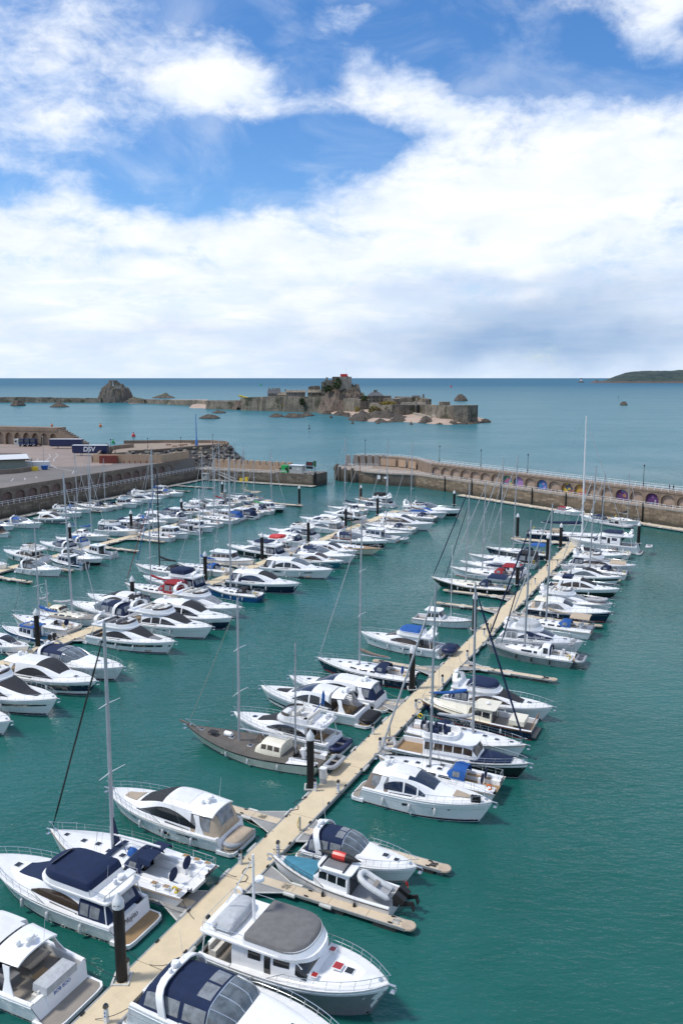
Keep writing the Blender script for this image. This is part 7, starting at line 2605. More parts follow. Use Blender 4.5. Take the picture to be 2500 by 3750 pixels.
def add(row, side, mode, px, kind, look, L=None, B=None, yaw=0., gap=.9, zb=None, top=None, extra=None, cat=None, **o):
	"""mode: bow / stern = bow points away from the walkway and the pixel shows bow tip / stern;
			 in / inbow = bow points at the walkway and the pixel shows stern / bow"""
	rw = ROWS[row]
	Lg = L or 12.
	for _ in range(3):
		fb = zb if zb is not None else ({'sail': .85 + .052 * Lg, 'cabin': .7 + .075 * Lg}.get(kind, .72 + .082 * Lg) if mode in ('bow', 'inbow') else .4)
		p = at(px[0], px[1], fb)
		if L is None:
			Dd = side * rw.d_of(p)
			Lg = max(6.0, Dd - rw.w / 2 - gap)
	d = rw.v * side * (1 if mode in ('bow', 'stern') else -1)
	a = math.atan2(d.y, d.x) + R(yaw)
	d = Vector((math.cos(a), math.sin(a)))
	q = V2(p) - d * Lg if mode in ('bow', 'inbow') else V2(p)
	FLEET.append(dict(row=row, side=side, kind=kind, look=look, L=Lg, B=B, pos=q, a=a, top=top, extra=extra, o=o, s=rw.s_of(q), cat=cat, mode=mode))

FB = dict(boot='gel_navy')
# ---- near pontoon, left side
add('A', -1, 'stern', (300, 3688), 'coupe', 'white hardtop cruiser with open cockpit and covered locker', L=16.5, extra='locker', sole='teak_grey', platdeck='teak_grey', cock=.36, aft=.36, roofaft=.20, plat=.105, fendt=(.2, .5))
add('A', -1, 'stern', (550, 3397), 'fly', 'white flybridge cruiser with navy flybridge cover', L=14.6, extra='name_m', flycover='canvas_navy', coverh=.42, hc=1.38, covershr=.92, coverdx=-.1, coverscr=1, enclosure='canvas_navy', platdeck='teak', flyfore=.58, flyaft=.12, flywall=.22, plat=.10, cover='canvas_navy', fend='pvc_white', archh=.75, lean=-.5, band=('gel_black', .10, .15, 0, .97), hullwin=[(.72, .76, .55, .68, 'glass'), (.79, .82, .56, .68, 'glass')])
add('A', -1, 'bow', (172, 3048), 'sail', 'white yacht with navy sprayhood and bare boom', top=2280, gap=.25, B=4.7, fs=1.35, fb=1.65, stern=.93, wheels=(.17, -.17), wheelcover='canvas_navy', sole='deck_white', fore=('mast_black', .07), mastr=.155, extra='yacht3', rev=.9, hoodh=.7, boot='gel_blue', spread=(.36, .66), boomm='mast_white', mastm='mast_alloy', cock=.34, hc=.40)
add('A', -1, 'bow', (396, 2886), 'coupe', 'white hardtop cruiser with beige cockpit enclosure', extra='name_w', enclosure='canvas_beige', pad='pad_beige', wsm='mesh_black', plat=.11, hullwin=[(.36, .45, .36, .60, 'glass'), (.14, .30, .62, .76, 'glass'), (.66, .70, .58, .70, 'glass')], hc=1.95, ws=(.50, .70), sw=(.24, .70), swp=.75, mull=False, glass='glass', prof=[(.13, .93, .82, .68), (.22, .97, .82, .70), (.34, 1.0, .82, .71), (.44, .98, .82, .70), (.52, .88, .81, .66), (.60, .64, .77, .58), (.68, .36, .69, .48), (.75, .16, .56, .36), (.83, .08, .38, .24), (.90, .02, .16, .08)], band=('gel_cream', .92, .96, 0, .97))
add('A', -1, 'bow', (690, 2650), 'sail', 'old cream ketch with grey wooden deck and wheelhouse', top=2190, hull='gel_cream', deck='old_deck', sole='old_deck', roof='old_deck', rub='gel_black', pilot='gel_cream', mizzen_px=2356, mizx=.20, hood=False, bundle=None, band=('gel_black', .88, 1.0, 0, 1), mastx=.60, rake=.13, stern=.62, boot='gel_navy', extra='ketch', hc=.16, cock=.20, win=(), hatches=((.50, .2), (.66, -.1)), fore=('rope', .025), buoy=False, mastr=.13, sag=.28, B=4.6)
add('A', -1, 'bow', (850, 2612), 'fly', 'white flybridge cruiser with open sunbed flybridge', cover='mesh_black', seat='cushion', extra='tender_navy', flyfore=.57, arch=True, archh=.6, plat=.10, platdeck='teak', sole='teak')
add('A', -1, 'bow', (962, 2508), 'coupe', 'white hardtop cruiser with open black-cushioned cockpit', extra='tender_black', pad='mesh_black', wsm='glass_blue', seat='canvas_black', roofaft=.22, aft=.34, cock=.34, band=('gel_black', .30, .44, .45, .97), plat=.11, platdeck='teak', sole='teak')
add('A', -1, 'bow', (1055, 2478), 'coupe', 'white hardtop cruiser with navy cockpit enclosure', enclosure='canvas_navy', wsm='glass_blue', band=('gel_black', .25, .55, .02, .5), plat=.11)
add('A', -1, 'bow', (1163, 2408), 'sail', 'navy-hulled yacht with grey boom cover', hull='gel_navy', top=1905, bundle='canvas_taupe', rub='gel_white', boot='gel_red', mastr=.125, stern=.86, wheels=(.0,), wheelcover='canvas_blue')
add('A', -1, 'bow', (1322, 2313), 'fly', 'white flybridge cruiser with navy dinghy on its stern', flycover='canvas_blue', coverh=.3, covershr=.8, extra='tender_davit', hullwin=[(.18, .24, .55, .68, 'glass'), (.30, .45, .55, .68, 'glass'), (.78, .81, .6, .7, 'glass'), (.86, .885, .6, .7, 'glass')], glass='glass_brown', enclosure=None, plat=.06)
add('A', -1, 'in', (1512, 2266), 'cabin', 'small white fishing boat with short mast', L=9.4, mastpx=1995, hx=(.28, .50), mastx=.64, rub='mast_wood', sole='teak_grey', hh=1.4, lines=False)
add('A', -1, 'bow', (1580, 2113), 'sail', 'black-hulled ketch with dark green cockpit canopy', hull='gel_black', top=1772, deck='deck_white', bimini='canvas_navy', rub='gel_cream', boot='gel_teal', rake=.13, mastr=.12, fore=('canvas_navy', .09), inner=('canvas_navy', .07), stern=.7, sag=.2, roof='gel_cream', wheels=())
add('A', -1, 'bow', (1650, 2074), 'sail', 'white yacht with red canvas cockpit cover', top=1765, canvas='canvas_red', boot='gel_red', bimini='canvas_red', hood=True, mastr=.115, fore=('canvas_pale', .08))
add('A', -1, 'bow', (1684, 2054), 'coupe', 'white hardtop cruiser with navy stern canopy', enclosure='canvas_navy', band=('gel_navy', .2, .5, .5, .97))
add('A', -1, 'bow', (1716, 2028), 'sail', 'white yacht with black cockpit tent', top=1682, canvas='canvas_black', bimini='canvas_black', tent='canvas_black', mastr=.12, fore=('canvas_pale', .09), inner=('canvas_pale', .06))
add('A', -1, 'bow', (1780, 2002), 'sail', 'navy-hulled yacht with blue bimini', hull='gel_navy', top=1670, bimini='canvas_blue', boot='gel_white', rub='gel_white', mastr=.12, fore=('canvas_pale', .08), bundle='canvas_pale')
# ---- near pontoon, right side
add('A', 1, 'stern', (511, 3662), 'express', 'white cruiser with navy canopy and wide screen', L=14.2, extra='name_b', hc=1.42, fs=2.0, fb=2.5, wsx=(.43, .55), rail0=.34, fendt=(), B=4.5)
add('A', 1, 'bow', (1425, 3640), 'trawler', 'white trawler yacht with grey flybridge cover', hull='gel_white', flycover='canvas_grey', coverh=.16, covershr=.95, flyh=.48, flyaft=.06, flyfore=.66, flywall=.30, band=('gel_grey', .0, .80, 0, 1.0), boot='gel_black', extra='trawler', arch=False, plat=.05, flyw=.90, p=2.7, fs=1.6, fb=2.35, cock=.24, aft=.24, fendt=(.3,), B=4.5, hc=1.55)
add('A', 1, 'in', (1476, 3324), 'cabin', 'grey-white cabin boat with teal cover and red kayak', L=10.6, B=3.0, outboard=2, tilt=True, forecover='canvas_teal', roofpanel='pad_grey', extra='kayak', railm='black', hx=(.36, .60), over=.3, hh=1.35, glass='glass', lines=False, fend='rubber', hw=.74, hwt=.66, gear=False, p=1.9)
add('A', 1, 'bow', (1527, 3176), 'express', 'white sports cruiser with navy canopy and blue fenders', fend='pvc_navy', fendt=(.13, .25), hc=1.62, wsx=(.42, .58), boot='gel_grey')
add('A', 1, 'bow', (1803, 2950), 'coupe', 'large white hardtop cruiser with taupe stern canvas', enclosure='canvas_taupe', pad='pad_beige', wsm='glass_blue', glass='glass_blue', hullwin=[(.34, .40, .50, .68, 'glass'), (.58, .60, .58, .66, 'glass'), (.70, .72, .6, .67, 'glass')], plat=.10, fs=1.5, fb=2.05, platdeck='teak_grey', hc=1.75, prof=[(.13, .88, .82, .62), (.20, .98, .82, .64), (.30, 1.0, .82, .66), (.40, .97, .82, .655), (.48, .86, .81, .62), (.55, .64, .77, .56), (.63, .34, .70, .48), (.72, .17, .57, .36), (.81, .09, .40, .24), (.90, .02, .16, .08)], ws=(.43, .61), sw=(.25, .56), swp=.4, mull=True, roofaft=.16, extra='fenders')
add('A', 1, 'in', (1832, 2905), 'sail', 'white yacht with blue sprayhood, bow to the walkway', top=2136, wheels=(.15, -.15), wheelcover='canvas_navy', canvas='canvas_blue', stern=.92, mastr=.12, buoym='orange', bundle=None, hoodh=.75, lines=False, fore=('canvas_pale', .10), win=((.36, .46), (.48, .60)))
add('A', 1, 'bow', (1938, 2792), 'cabin', 'white-topped wheelhouse cruiser with black hull and amber windows', hull='gel_white', band=('gel_black', .02, .72, 0, 1), hx=(.26, .64), nwin=5, hh=1.7, B=3.7, extra='targa', glass='glass_brown', forecover='canvas_navy', over=.2, rub='rubber', boot=None, sole='teak')
add('A', 1, 'bow', (1925, 2731), 'sail', 'white yacht with navy sprayhood and yellow buoys', top=2136, mastr=.13, fore=('canvas_navy', .10), bundle='canvas_pale', stern=.86, wheels=(.12, -.12), wheelcover='canvas_navy')
add('A', 1, 'in', (1972, 2678), 'cabin', 'navy-hulled cream motor sailer with blue boom cover', L=13.0, B=3.8, hull='gel_navy', house='gel_cream', hx=(.36, .52), hh=1.35, nwin=2, roofm='gel_cream', deck='gel_cream', rub='mast_wood', sole='teak_grey', boot='gel_red', extra='motorsailer', lines=False)
add('A', 1, 'bow', (2022, 2592), 'fly', 'white flybridge cruiser with dark screen cover', cover='mesh_black', enclosure='canvas_navy', flycover='canvas_navy', coverh=.3, glass='glass_brown', archh=1.1, hullwin=[(.55, .60, .5, .62, 'glass_brown')])
add('A', 1, 'in', (2112, 2420), 'sail', 'grey alloy yacht with navy boom cover', hull='alloy', top=1905, bundle='canvas_navy', canvas='canvas_navy', stern=.95, wheels=(.2, -.2), fend='rubber', extra='alloy', boot=None, roof='gel_white', fore=('canvas_navy', .11), inner=('canvas_navy', .09), lines=False, pilot=None, hc=.62, mastr=.14, win=((.34, .44), (.46, .58)), deck='deck_grey', bundr=.24, rub='gel_white')
add('A', 1, 'bow', (2131, 2366), 'fly', 'white trawler style flybridge boat with blue-tinted saloon', glass='glass_blue', enclosure='canvas_pale', flycover='canvas_pale', coverh=.35, archh=.6, p=2.6, fs=1.5, fb=2.1)
add('A', 1, 'in', (2172, 2325), 'sail', 'white yacht with beige sail and cockpit tent', top=1845, bundle='canvas_beige', canvas='canvas_blue', bimini='canvas_beige', stern=.95, wheels=(.17, -.17), boot='gel_grey', fore=('canvas_pale', .09), lines=False, buoy=False, hc=.5)
add('A', 1, 'bow', (2236, 2240), 'coupe', 'navy-hulled lobster style cruiser with cream house', hull='gel_navy', band=('gel_white', .90, 1.0, 0, 1), boot='gel_red', roofm='gel_cream', enclosure='canvas_beige', glass='vinyl', wsm='glass', ws=(.48, .58), prof=[(.13, .95, .80, .70), (.25, 1.0, .80, .71), (.38, 1.0, .80, .70), (.46, .92, .78, .66), (.54, .62, .74, .58), (.60, .30, .66, .48), (.72, .24, .54, .40), (.82, .18, .38, .26), (.90, .02, .14, .08)], rake=.06, sw=(.27, .50), lowwin=False)
add('A', 1, 'bow', (2243, 2210), 'fly', 'white flybridge cruiser with red and grey tender on bow', extra='bow_tender', seat='cushion', flyscreenm='vinyl', archh=.6, glass='vinyl')
add('A', 1, 'bow', (2268, 2156), 'coupe', 'white and black sports cruiser with dark windows', hull='gel_white', band=('gel_black', .10, .62, 0, 1), wsm='mesh_black', seat='canvas_navy', extra='fly_blue')
add('A', 1, 'bow', (2275, 2112), 'coupe', 'grey-roofed sports cruiser with long dark screen', roofm='gel_grey', sunroof='glass', wsm='glass', pad='pad_grey', band=('gel_black', .55, .78, .25, .98), ws=(.44, .72), cover='mesh_black')
add('A', 1, 'in', (2300, 2112), 'sail', 'white yacht with cream cockpit tent, bow to the walkway', top=1711, bimini='canvas_beige', bundle='canvas_pale', lines=False, stern=.92, boot='gel_grey', fore=('canvas_pale', .09))
add('A', 1, 'bow', (2328, 2070), 'fly', 'white flybridge cruiser with navy cockpit sides', enclosure='canvas_navy', archh=.8, glass='glass_brown')
add('A', 1, 'in', (2306, 2046), 'sail', 'white yacht with grey boom among the far boats', top=1736, canvas='canvas_grey', lines=False, stern=.9, fore=('canvas_pale', .09))
add('A', 1, 'bow', (2288, 2026), 'express', 'silver-grey sports cruiser with dark canopy', hull='gel_grey', canvas='canvas_black', band=('gel_white', .6, 1.0, 0, 1))
add('A', 1, 'in', (2352, 2022), 'trawler', 'white trawler yacht with blue bimini and stern tender', L=15.5, B=4.5, flycover='canvas_navy', coverh=.3, extra='stern_rib', glass='glass_blue', lines=False, fs=1.7, fb=2.3, hc=1.9)
# ---- end of the near pontoon
add('A', -1, 'in', (1930, 1962), 'sail', 'very large dark blue racing yacht with tall mast', L=22.0, B=5.2, yaw=4, hull='gel_navy', top=1522, bundle='canvas_navy', hood=False, wheels=(.16, -.16), boot='gel_white', rub='gel_white', mastm='mast_white', mastr=.21, stern=.9, hc=.3, spread=(.27, .5, .73), lines=False, fore=('canvas_pale', .07), bundr=.36, cock=.36, boomz=1.9, extra='bluebig', boomx=.14)
# ---- middle pontoon, right side
add('B', 1, 'bow', (38, 2640), 'coupe', 'white cruiser bow with black waterline', boot='gel_black', L=13)
add('B', 1, 'bow', (209, 2562), 'fly', 'large white cruiser with black mesh screen covers', cover='mesh_black', glass='mesh_black', pad='mesh_black', hullwin=[(.40, .95, .52, .70, 'glass')], L=17, flyh=.5, fs=1.4, fb=2.25)
add('B', 1, 'bow', (353, 2494), 'coupe', 'white hardtop cruiser with navy hull band', band=('gel_navy', .30, .74, 0, 1.0), wsm='mesh_black', glass='mesh_black')
add('B', 1, 'bow', (452, 2442), 'express', 'white sports cruiser with navy canopy and tall bow rail', hc=1.6)
add('B', 1, 'bow', (641, 2349), 'fly', 'white flybridge cruiser with curved black hull window', cover='mesh_black', glass='mesh_black', pad='pad_grey', hullwin=[(.20, .98, .50, .78, 'glass')], seat='pad_grey', flyscreenm='glass_brown')
add('B', 1, 'bow', (780, 2294), 'fly', 'white flybridge cruiser with brown-edged flybridge', cover='mesh_black', glass='mesh_black', seat='cushion', flyscreenm='glass_brown', hullwin=[(.44, .47, .6, .7, 'glass'), (.52, .55, .6, .7, 'glass'), (.60, .63, .6, .7, 'glass')])
add('B', 1, 'bow', (848, 2262), 'coupe', 'white hardtop cruiser with dark two-panel screen', band=('gel_navy', .10, .62, .3, 1.0), wsm='mesh_black', glass='glass', sunroof='gel_white', seat='canvas_navy')
add('B', 1, 'bow', (887, 2224), 'fly', 'smaller white flybridge cruiser with swept arch', archh=1.1, glass='vinyl', extra='none', flyh=.45)
add('B', 1, 'in', (958, 2195), 'sail', 'cluttered blue-hulled yacht with bow to the walkway', hull='gel_blue', top=1674, canvas='canvas_black', lines=False, stern=.7, boot=None, band=('gel_white', .80, 1.0, 0, 1), L=11)
add('B', 1, 'bow', (1097, 2136), 'coupe', 'white hardtop cruiser on deep navy hull', band=('gel_navy', .05, .72, 0, 1.0), enclosure='canvas_navy', wsm='mesh_black')
add('B', 1, 'bow', (1218, 2085), 'coupe', 'large white hardtop cruiser with angular hull windows', hullwin=[(.22, .34, .50, .72, 'glass'), (.66, .78, .62, .76, 'glass')], enclosure='canvas_black', wsm='screen', hc=1.85, glass='glass')
add('B', 1, 'bow', (1257, 2054), 'coupe', 'white hardtop cruiser on teal hull', band=('gel_teal', .05, .78, 0, 1.0), pad='pad_beige', sunroof='glass', L=11.5)
add('B', 1, 'bow', (1301, 2034), 'express', 'white sports cruiser with dark blue canopy', canvas='canvas_navy')
add('B', 1, 'bow', (1316, 2013), 'coupe', 'white sports cruiser with raked dark screen', wsm='glass', enclosure='canvas_pale')
add('B', 1, 'bow', (1388, 2012), 'sail', 'wooden boat with long brown bowsprit and no sails', hull='gel_cream', deck='teak', rub='mast_wood', top=1850, hood=False, mastm='mast_wood', rake=.14, boot='gel_black', wheels=(), buoy=False)
add('B', 1, 'bow', (1421, 1979), 'express', 'white-topped sports cruiser on black hull', band=('gel_black', .05, .66, 0, 1.0), canvas='canvas_navy', hc=1.5)
add('B', 1, 'in', (1462, 1980), 'cabin', 'white cabin boat with aqua windows and blue stern cover', glass='glass_blue', hh=1.7, L=12, B=4, lines=False, extra='stern_rib_w', hx=(.34, .66))
add('B', 1, 'bow', (1502, 1950), 'sail', 'white yacht with dark bimini, nearest the white stern', top=1880, bimini='canvas_grey', canvas='canvas_grey', hood=False)
add('B', 1, 'in', (1531, 1944), 'sail', 'white yacht with tan sail cover', top=1610, bundle='canvas_beige', lines=False, stern=.95, boot='gel_grey', bundr=.25, mastr=.12)
add('B', 1, 'bow', (1578, 1920), 'coupe', 'big white hardtop cruiser with hull windows', hullwin=[(.28, .36, .48, .62, 'glass'), (.52, .60, .5, .63, 'glass')], wsm='glass')
add('B', 1, 'in', (1598, 1906), 'sail', 'grey-hulled yacht with beige furled sail', hull='gel_grey', band=('gel_white', .75, 1, 0, 1), top=1618, bundle='canvas_taupe', lines=False, stern=.93, mastr=.12)
add('B', 1, 'bow', (1638, 1876), 'fly', 'white trawler style cruiser with blue-covered windows', glass='canvas_blue', wsm='canvas_blue', band=('gel_black', .72, .78, 0, 1), archh=1.3, boot='gel_teal')
add('B', 1, 'bow', (1688, 1866), 'express', 'white and black sports cruiser with navy screen cover', band=('gel_black', .05, .5, 0, 1), canvas='canvas_navy')
# ---- middle pontoon, left side
add('B', -1, 'inbow', (106, 2366), 'coupe', 'small white cruiser with grey foredeck cover', L=9.5, pad='pad_grey', lines=False, hc=1.2, band=('gel_black', .2, .4, .3, .8))
add('B', -1, 'stern', (196, 2352), 'cabin', 'cabin boat with bright blue roof', L=10.0, B=3.0, roofm='canvas_blue', outboard=2, band=('gel_blue', .55, 1.0, 0, 1), hx=(.30, .56), glass='glass_blue', roofpanel='pad_grey', sole='canvas_teal', hh=1.4, gap=1.5)
add('B', -1, 'stern', (302, 2306), 'sail', 'white yacht with blue boom cover and covered wheel', L=12.4, top=1912, bundle='canvas_blue', hood=False, wheels=(0,), wheelcover='canvas_navy', fore=('wire', .03), boot='gel_blue')
add('B', -1, 'inbow', (372, 2262), 'sail', 'beige-decked motor sailer with glazed shelter', L=12.5, top=1735, deck='teak_grey', pilot='gel_cream', mizzen_px=2125, rub='gel_navy', lines=False, hood=False, roof='gel_cream', bundle='canvas_pale')
add('B', -1, 'bow', (242, 2206), 'express', 'white cruiser with navy bimini and black hull band', band=('gel_black', .1, .5, 0, 1), hc=1.6, L=13.5)
add('B', -1, 'bow', (308, 2178), 'coupe', 'white hardtop cruiser with black roof and enclosure', roofm='canvas_black', enclosure='canvas_black', cover='mesh_black', L=14)
add('B', -1, 'bow', (467, 2132), 'sail', 'white yacht with red sail cover and red canopy', top=1840, bundle='canvas_red', canvas='canvas_red', bimini='canvas_red', tent='canvas_red', fore=('canvas_red', .05), boot='gel_grey', L=12.8)
add('B', -1, 'bow', (517, 2110), 'fly', 'white flybridge cruiser with navy flybridge and stern canopies', flycover='canvas_navy', coverh=.6, enclosure='canvas_navy', L=14.2, band=('gel_navy', .35, .5, .4, 1))
add('B', -1, 'stern', (842, 2104), 'sail', 'white yacht with navy boom cover, stern to the walkway', top=1790, bundle='canvas_blue', L=12.0, canvas='canvas_blue', mastm='mast_white')
add('B', -1, 'stern', (700, 2112), 'sail', 'white yacht with tall black mast', top=1735, mastm='mast_black', L=13, canvas='canvas_black', fore=('canvas_blue', .06), mastr=.13, bundle='canvas_black')
add('B', -1, 'inbow', (932, 2050), 'cabin', 'white wheelhouse boat with long side windows', L=12.0, B=3.8, hx=(.22, .62), nwin=4, hh=1.6, glass='glass_brown', lines=False)
add('B', -1, 'bow', (832, 1994), 'fly', 'black-hulled flybridge cruiser with dark windows', band=('gel_black', .08, .82, 0, .8), enclosure='canvas_navy', flycover='canvas_navy', coverh=.2, L=15.0)
add('B', -1, 'bow', (905, 1980), 'fly', 'white flybridge cruiser with bright red flybridge cover', flycover='red', coverh=.45, archh=1.0, L=12.5)
add('B', -1, 'bow', (945, 1956), 'coupe', 'white sports cruiser with navy rear screen', enclosure='canvas_navy', L=12.2, pad=None)
add('B', -1, 'bow', (985, 1934), 'fly', 'white flybridge cruiser with swept arch and navy canvas', enclosure='canvas_navy', archh=1.3, L=13.5)
add('B', -1, 'bow', (1092, 1914), 'fly', 'white flybridge cruiser with grey stern enclosure', enclosure='canvas_grey', L=13.0, archh=.7, extra='flag')
add('B', -1, 'bow', (1098, 1892), 'coupe', 'white hardtop cruiser half hidden by a pile', L=12.8)
add('B', -1, 'bow', (1186, 1872), 'coupe', 'white sports cruiser on black hull beyond the piles', band=('gel_black', .05, .66, 0, 1), L=12.5)
add('B', -1, 'bow', (1200, 1853), 'sail', 'white yacht with dark blue cover beyond the piles', top=1600, bundle='canvas_navy', L=12.0)
add('B', -1, 'bow', (1255, 1842), 'sail', 'white yacht with beige furled sail near the far end', top=1680, bundle='canvas_beige', L=12.0, mastm='mast_wood')
add('B', -1, 'bow', (1300, 1826), 'fly', 'beige-decked cruiser with black bimini at the far end', flycover='canvas_black', coverh=.8, enclosure='canvas_black', L=13.0)
# ---- left pontoon, right side
add('C', 1, 'bow', (227, 2084), 'express', 'white sports cruiser with black canopy', canvas='canvas_black', hullwin=[(.45, .48, .55, .68, 'glass'), (.54, .57, .55, .68, 'glass'), (.63, .66, .55, .68, 'glass')])
add('C', 1, 'in', (318, 2080), 'cabin', 'teal and white cabin boat with twin outboards', L=9.5, outboard=2, sole='canvas_teal', roofpanel='pad_grey', glass='glass_blue', band=('gel_teal', .6, 1, 0, 1), lines=False)
add('C', 1, 'bow', (377, 2044), 'express', 'white sports cruiser with black waterline band', band=('gel_black', .05, .45, 0, 1), canvas='canvas_black', top=None)
add('C', 1, 'in', (424, 2040), 'cabin', 'white cabin boat with covered twin outboards', L=9.5, outboard=2, obm='canvas_pale', lines=False, hx=(.40, .66))
add('C', 1, 'in', (645, 1976), 'sail', 'white yacht with bow to the walkway and small stern', L=10.4, top=1650, boot='gel_navy', lines=False, buoym='red', stern=.7, hood=False, band=('gel_navy', .86, .90, 0, 1))
add('C', 1, 'bow', (685, 1955), 'cabin', 'white pilot boat with rounded wheelhouse', hh=1.6, B=3.4)
add('C', 1, 'in', (742, 1952), 'cabin', 'low grey cabin boat with outboard motor', L=8.5, outboard=1, hh=1.2, lines=False, roofm='pvc_grey')
add('C', 1, 'bow', (780, 1930), 'cabin', 'white pilot boat with grey stern shelter', hh=1.6, cockcover='canvas_grey', B=3.3)
add('C', 1, 'in', (812, 1927), 'sail', 'small white yacht with orange lifebuoy', L=10, top=1660, lines=False, buoym='orange', hood=False)
add('C', 1, 'in', (867, 1914), 'sail', 'white yacht with plumb transom and black fender', L=12.5, top=1640, lines=False, stern=.95, bundle='canvas_pale', hood=False, fend='rubber')
add('C', 1, 'in', (894, 1903), 'cabin', 'white motor sailer with blue cover and wooden trim', L=11, rub='mast_wood', lines=False, cockcover='canvas_blue', mastpx=1690, glass='glass_brown')
add('C', 1, 'in', (944, 1897), 'cabin', 'white boat with big navy cockpit cover', L=10.5, cockcover='canvas_navy', lines=False, band=('gel_navy', .6, 1, 0, .5))
add('C', 1, 'in', (972, 1884), 'sail', 'white yacht with navy sail cover by the far end', L=11, top=1640, bundle='canvas_navy', lines=False)
add('C', 1, 'in', (1010, 1877), 'sail', 'white yacht with green sail cover', L=11, top=1690, bundle='green', lines=False, buoym='orange', fend='orange')
add('C', 1, 'bow', (1029, 1862), 'cabin', 'dark-hulled wheelhouse boat at the far end', hull='gel_black', band=('gel_white', .62, 1, 0, 1), glass='glass_blue', B=3.2)
# ---- left pontoon, left side
add('C', -1, 'inbow', (26, 2066), 'express', 'white boat with black canopy at the left edge', L=10, canvas='canvas_black', lines=False)
add('C', -1, 'bow', (14, 2012), 'fly', 'white flybridge cruiser with black fenders', fend='rubber', glass='glass_brown', L=12.5, archh=.5)
add('C', -1, 'bow', (146, 1982), 'express', 'white cruiser with navy bimini, bow to the quay', L=10.5, canvas='canvas_navy')
add('C', -1, 'bow', (204, 1966), 'express', 'white boat under a bright blue cover', L=9.5, canvas='canvas_blue')
add('C', -1, 'inbow', (398, 1962), 'sail', 'white twin-masted motor sailer with wheelhouse', L=11.5, top=1700, mizzen_px=1815, pilot='gel_white', lines=False, bundle='canvas_blue', hood=False)
add('C', -1, 'inbow', (504, 1942), 'fly', 'white cabin cruiser with navy stern canopy', L=12.5, enclosure='canvas_navy', lines=False, archh=.4, glass='glass_blue')
add('C', -1, 'inbow', (556, 1916), 'cabin', 'white cruiser with dark blue side windows', L=11, glass='glass_blue', lines=False, cockcover='canvas_navy')
add('C', -1, 'inbow', (608, 1910), 'express', 'boat covered in bright blue canvas', L=10.5, canvas='canvas_blue', lines=False)
add('C', -1, 'inbow', (655, 1896), 'coupe', 'white sports cruiser with long dark side window', L=12, lines=False)
add('C', -1, 'inbow', (708, 1880), 'cabin', 'white pilot boat with navy trim', L=10.5, lines=False, cockcover='canvas_navy')
add('C', -1, 'inbow', (786, 1872), 'fly', 'white flybridge boat with brown glass', L=11.5, lines=False, glass='glass_brown', archh=.4)
add('C', -1, 'inbow', (800, 1852), 'coupe', 'white cruiser with dark screen behind the masts', L=11.0, lines=False)
add('C', -1, 'bow', (748, 1826), 'sail', 'white yacht with beige sail cover behind the masts', L=12.5, top=1610, bundle='canvas_beige')
add('C', -1, 'bow', (840, 1812), 'sail', 'white yacht with tan bimini at the far end', L=11.5, top=1640, bimini='canvas_beige', bundle='canvas_beige')
# ---- quay pontoon
add('W', 1, 'bow', (33, 1952), 'cabin', 'small white boat with orange wooden wheelhouse', L=7.5, house='mast_wood', roofm='canvas_navy', yaw=-5)
add('W', 1, 'bow', (52, 1924), 'express', 'white open boat at the left edge by the quay', L=8.5, top=False)
add('W', 1, 'bow', (152, 1914), 'express', 'white sports cruiser with bright blue canopy', canvas='canvas_blue', L=11, hullwin=[(.45, .48, .55, .68, 'glass'), (.55, .58, .55, .68, 'glass')], boot='gel_blue')
add('W', 1, 'bow', (255, 1897), 'coupe', 'grey-hulled hardtop cruiser with chrome-lined windows', hull='gel_grey', band=('gel_white', .72, 1, 0, 1), L=11.5)
add('W', 1, 'bow', (300, 1877), 'fly', 'white flybridge boat beside the grey-hulled cruiser', L=10.5, archh=.5)
add('W', 1, 'in', (413, 1866), 'sail', 'white yacht with broad reverse transom', L=12.5, top=1625, stern=.95, bundle='canvas_black', lines=False)
add('W', 1, 'in', (454, 1858), 'sail', 'smaller white yacht behind the broad-transomed one', L=10, top=1680, lines=False)
add('W', 1, 'bow', (487, 1847), 'cabin', 'white cabin cruiser with blue paddle board on roof', L=10, roofpanel='canvas_teal')
add('W', 1, 'bow', (523, 1835), 'express', 'white boat with dark blue canopy by the quay', L=9.5)
add('W', 1, 'bow', (594, 1825), 'fly', 'white flybridge cruiser with dark round window', L=12, glass='glass')
add('W', 1, 'in', (622, 1818), 'sail', 'white yacht with blue sail cover by the quay', L=10, top=1640, bundle='canvas_blue', lines=False)
add('W', 1, 'bow', (665, 1806), 'express', 'small white boat with bright blue cover by the quay', L=9, canvas='canvas_blue')

for row, side, s_, L_, kind, look, kw in (('C', -1, 64, 10, 'cabin', 'white wheelhouse boat with grey stern shelter', dict(cockcover='canvas_grey')), ('C', -1, 81.4, 9.5, 'express', 'white boat with navy canopy, bow to the quay', {}), ('C', -1, 94.2, 10, 'cabin', 'white pilot boat with green-grey roof', dict(roofm='shed_green')),
										('C', -1, 103.4, 11, 'sail', 'white yacht with red boom cover', dict(bundle='canvas_red', top=1660)), ('C', -1, 113.6, 11, 'sail', 'white yacht with bare boom behind the masts', dict(top=1625)), ('W', 1, 43.8, 10.5, 'sail', 'white yacht with blue hood by the quay', dict(canvas='canvas_blue', top=1660)),
										('W', 1, 71.8, 9.5, 'cabin', 'white wheelhouse boat with navy cover by the quay', dict(cockcover='canvas_navy')), ('W', 1, 84, 9, 'cabin', 'last small white cabin boat by the quay', {}), ('C', 1, 107, 10.5, 'sail', 'white yacht with grey hood at the far end', dict(canvas='canvas_grey', top=1650))):
	rw = ROWS[row]; d = rw.v * side
	FLEET.append(dict(row=row, side=side, kind=kind, look=look, L=L_, B=None, pos=rw.pt(s_, side * (rw.w / 2 + 1)), a=math.atan2(d.y, d.x), top=kw.pop('top', None), extra=None, o=kw, s=s_, cat=None, mode='bow'))

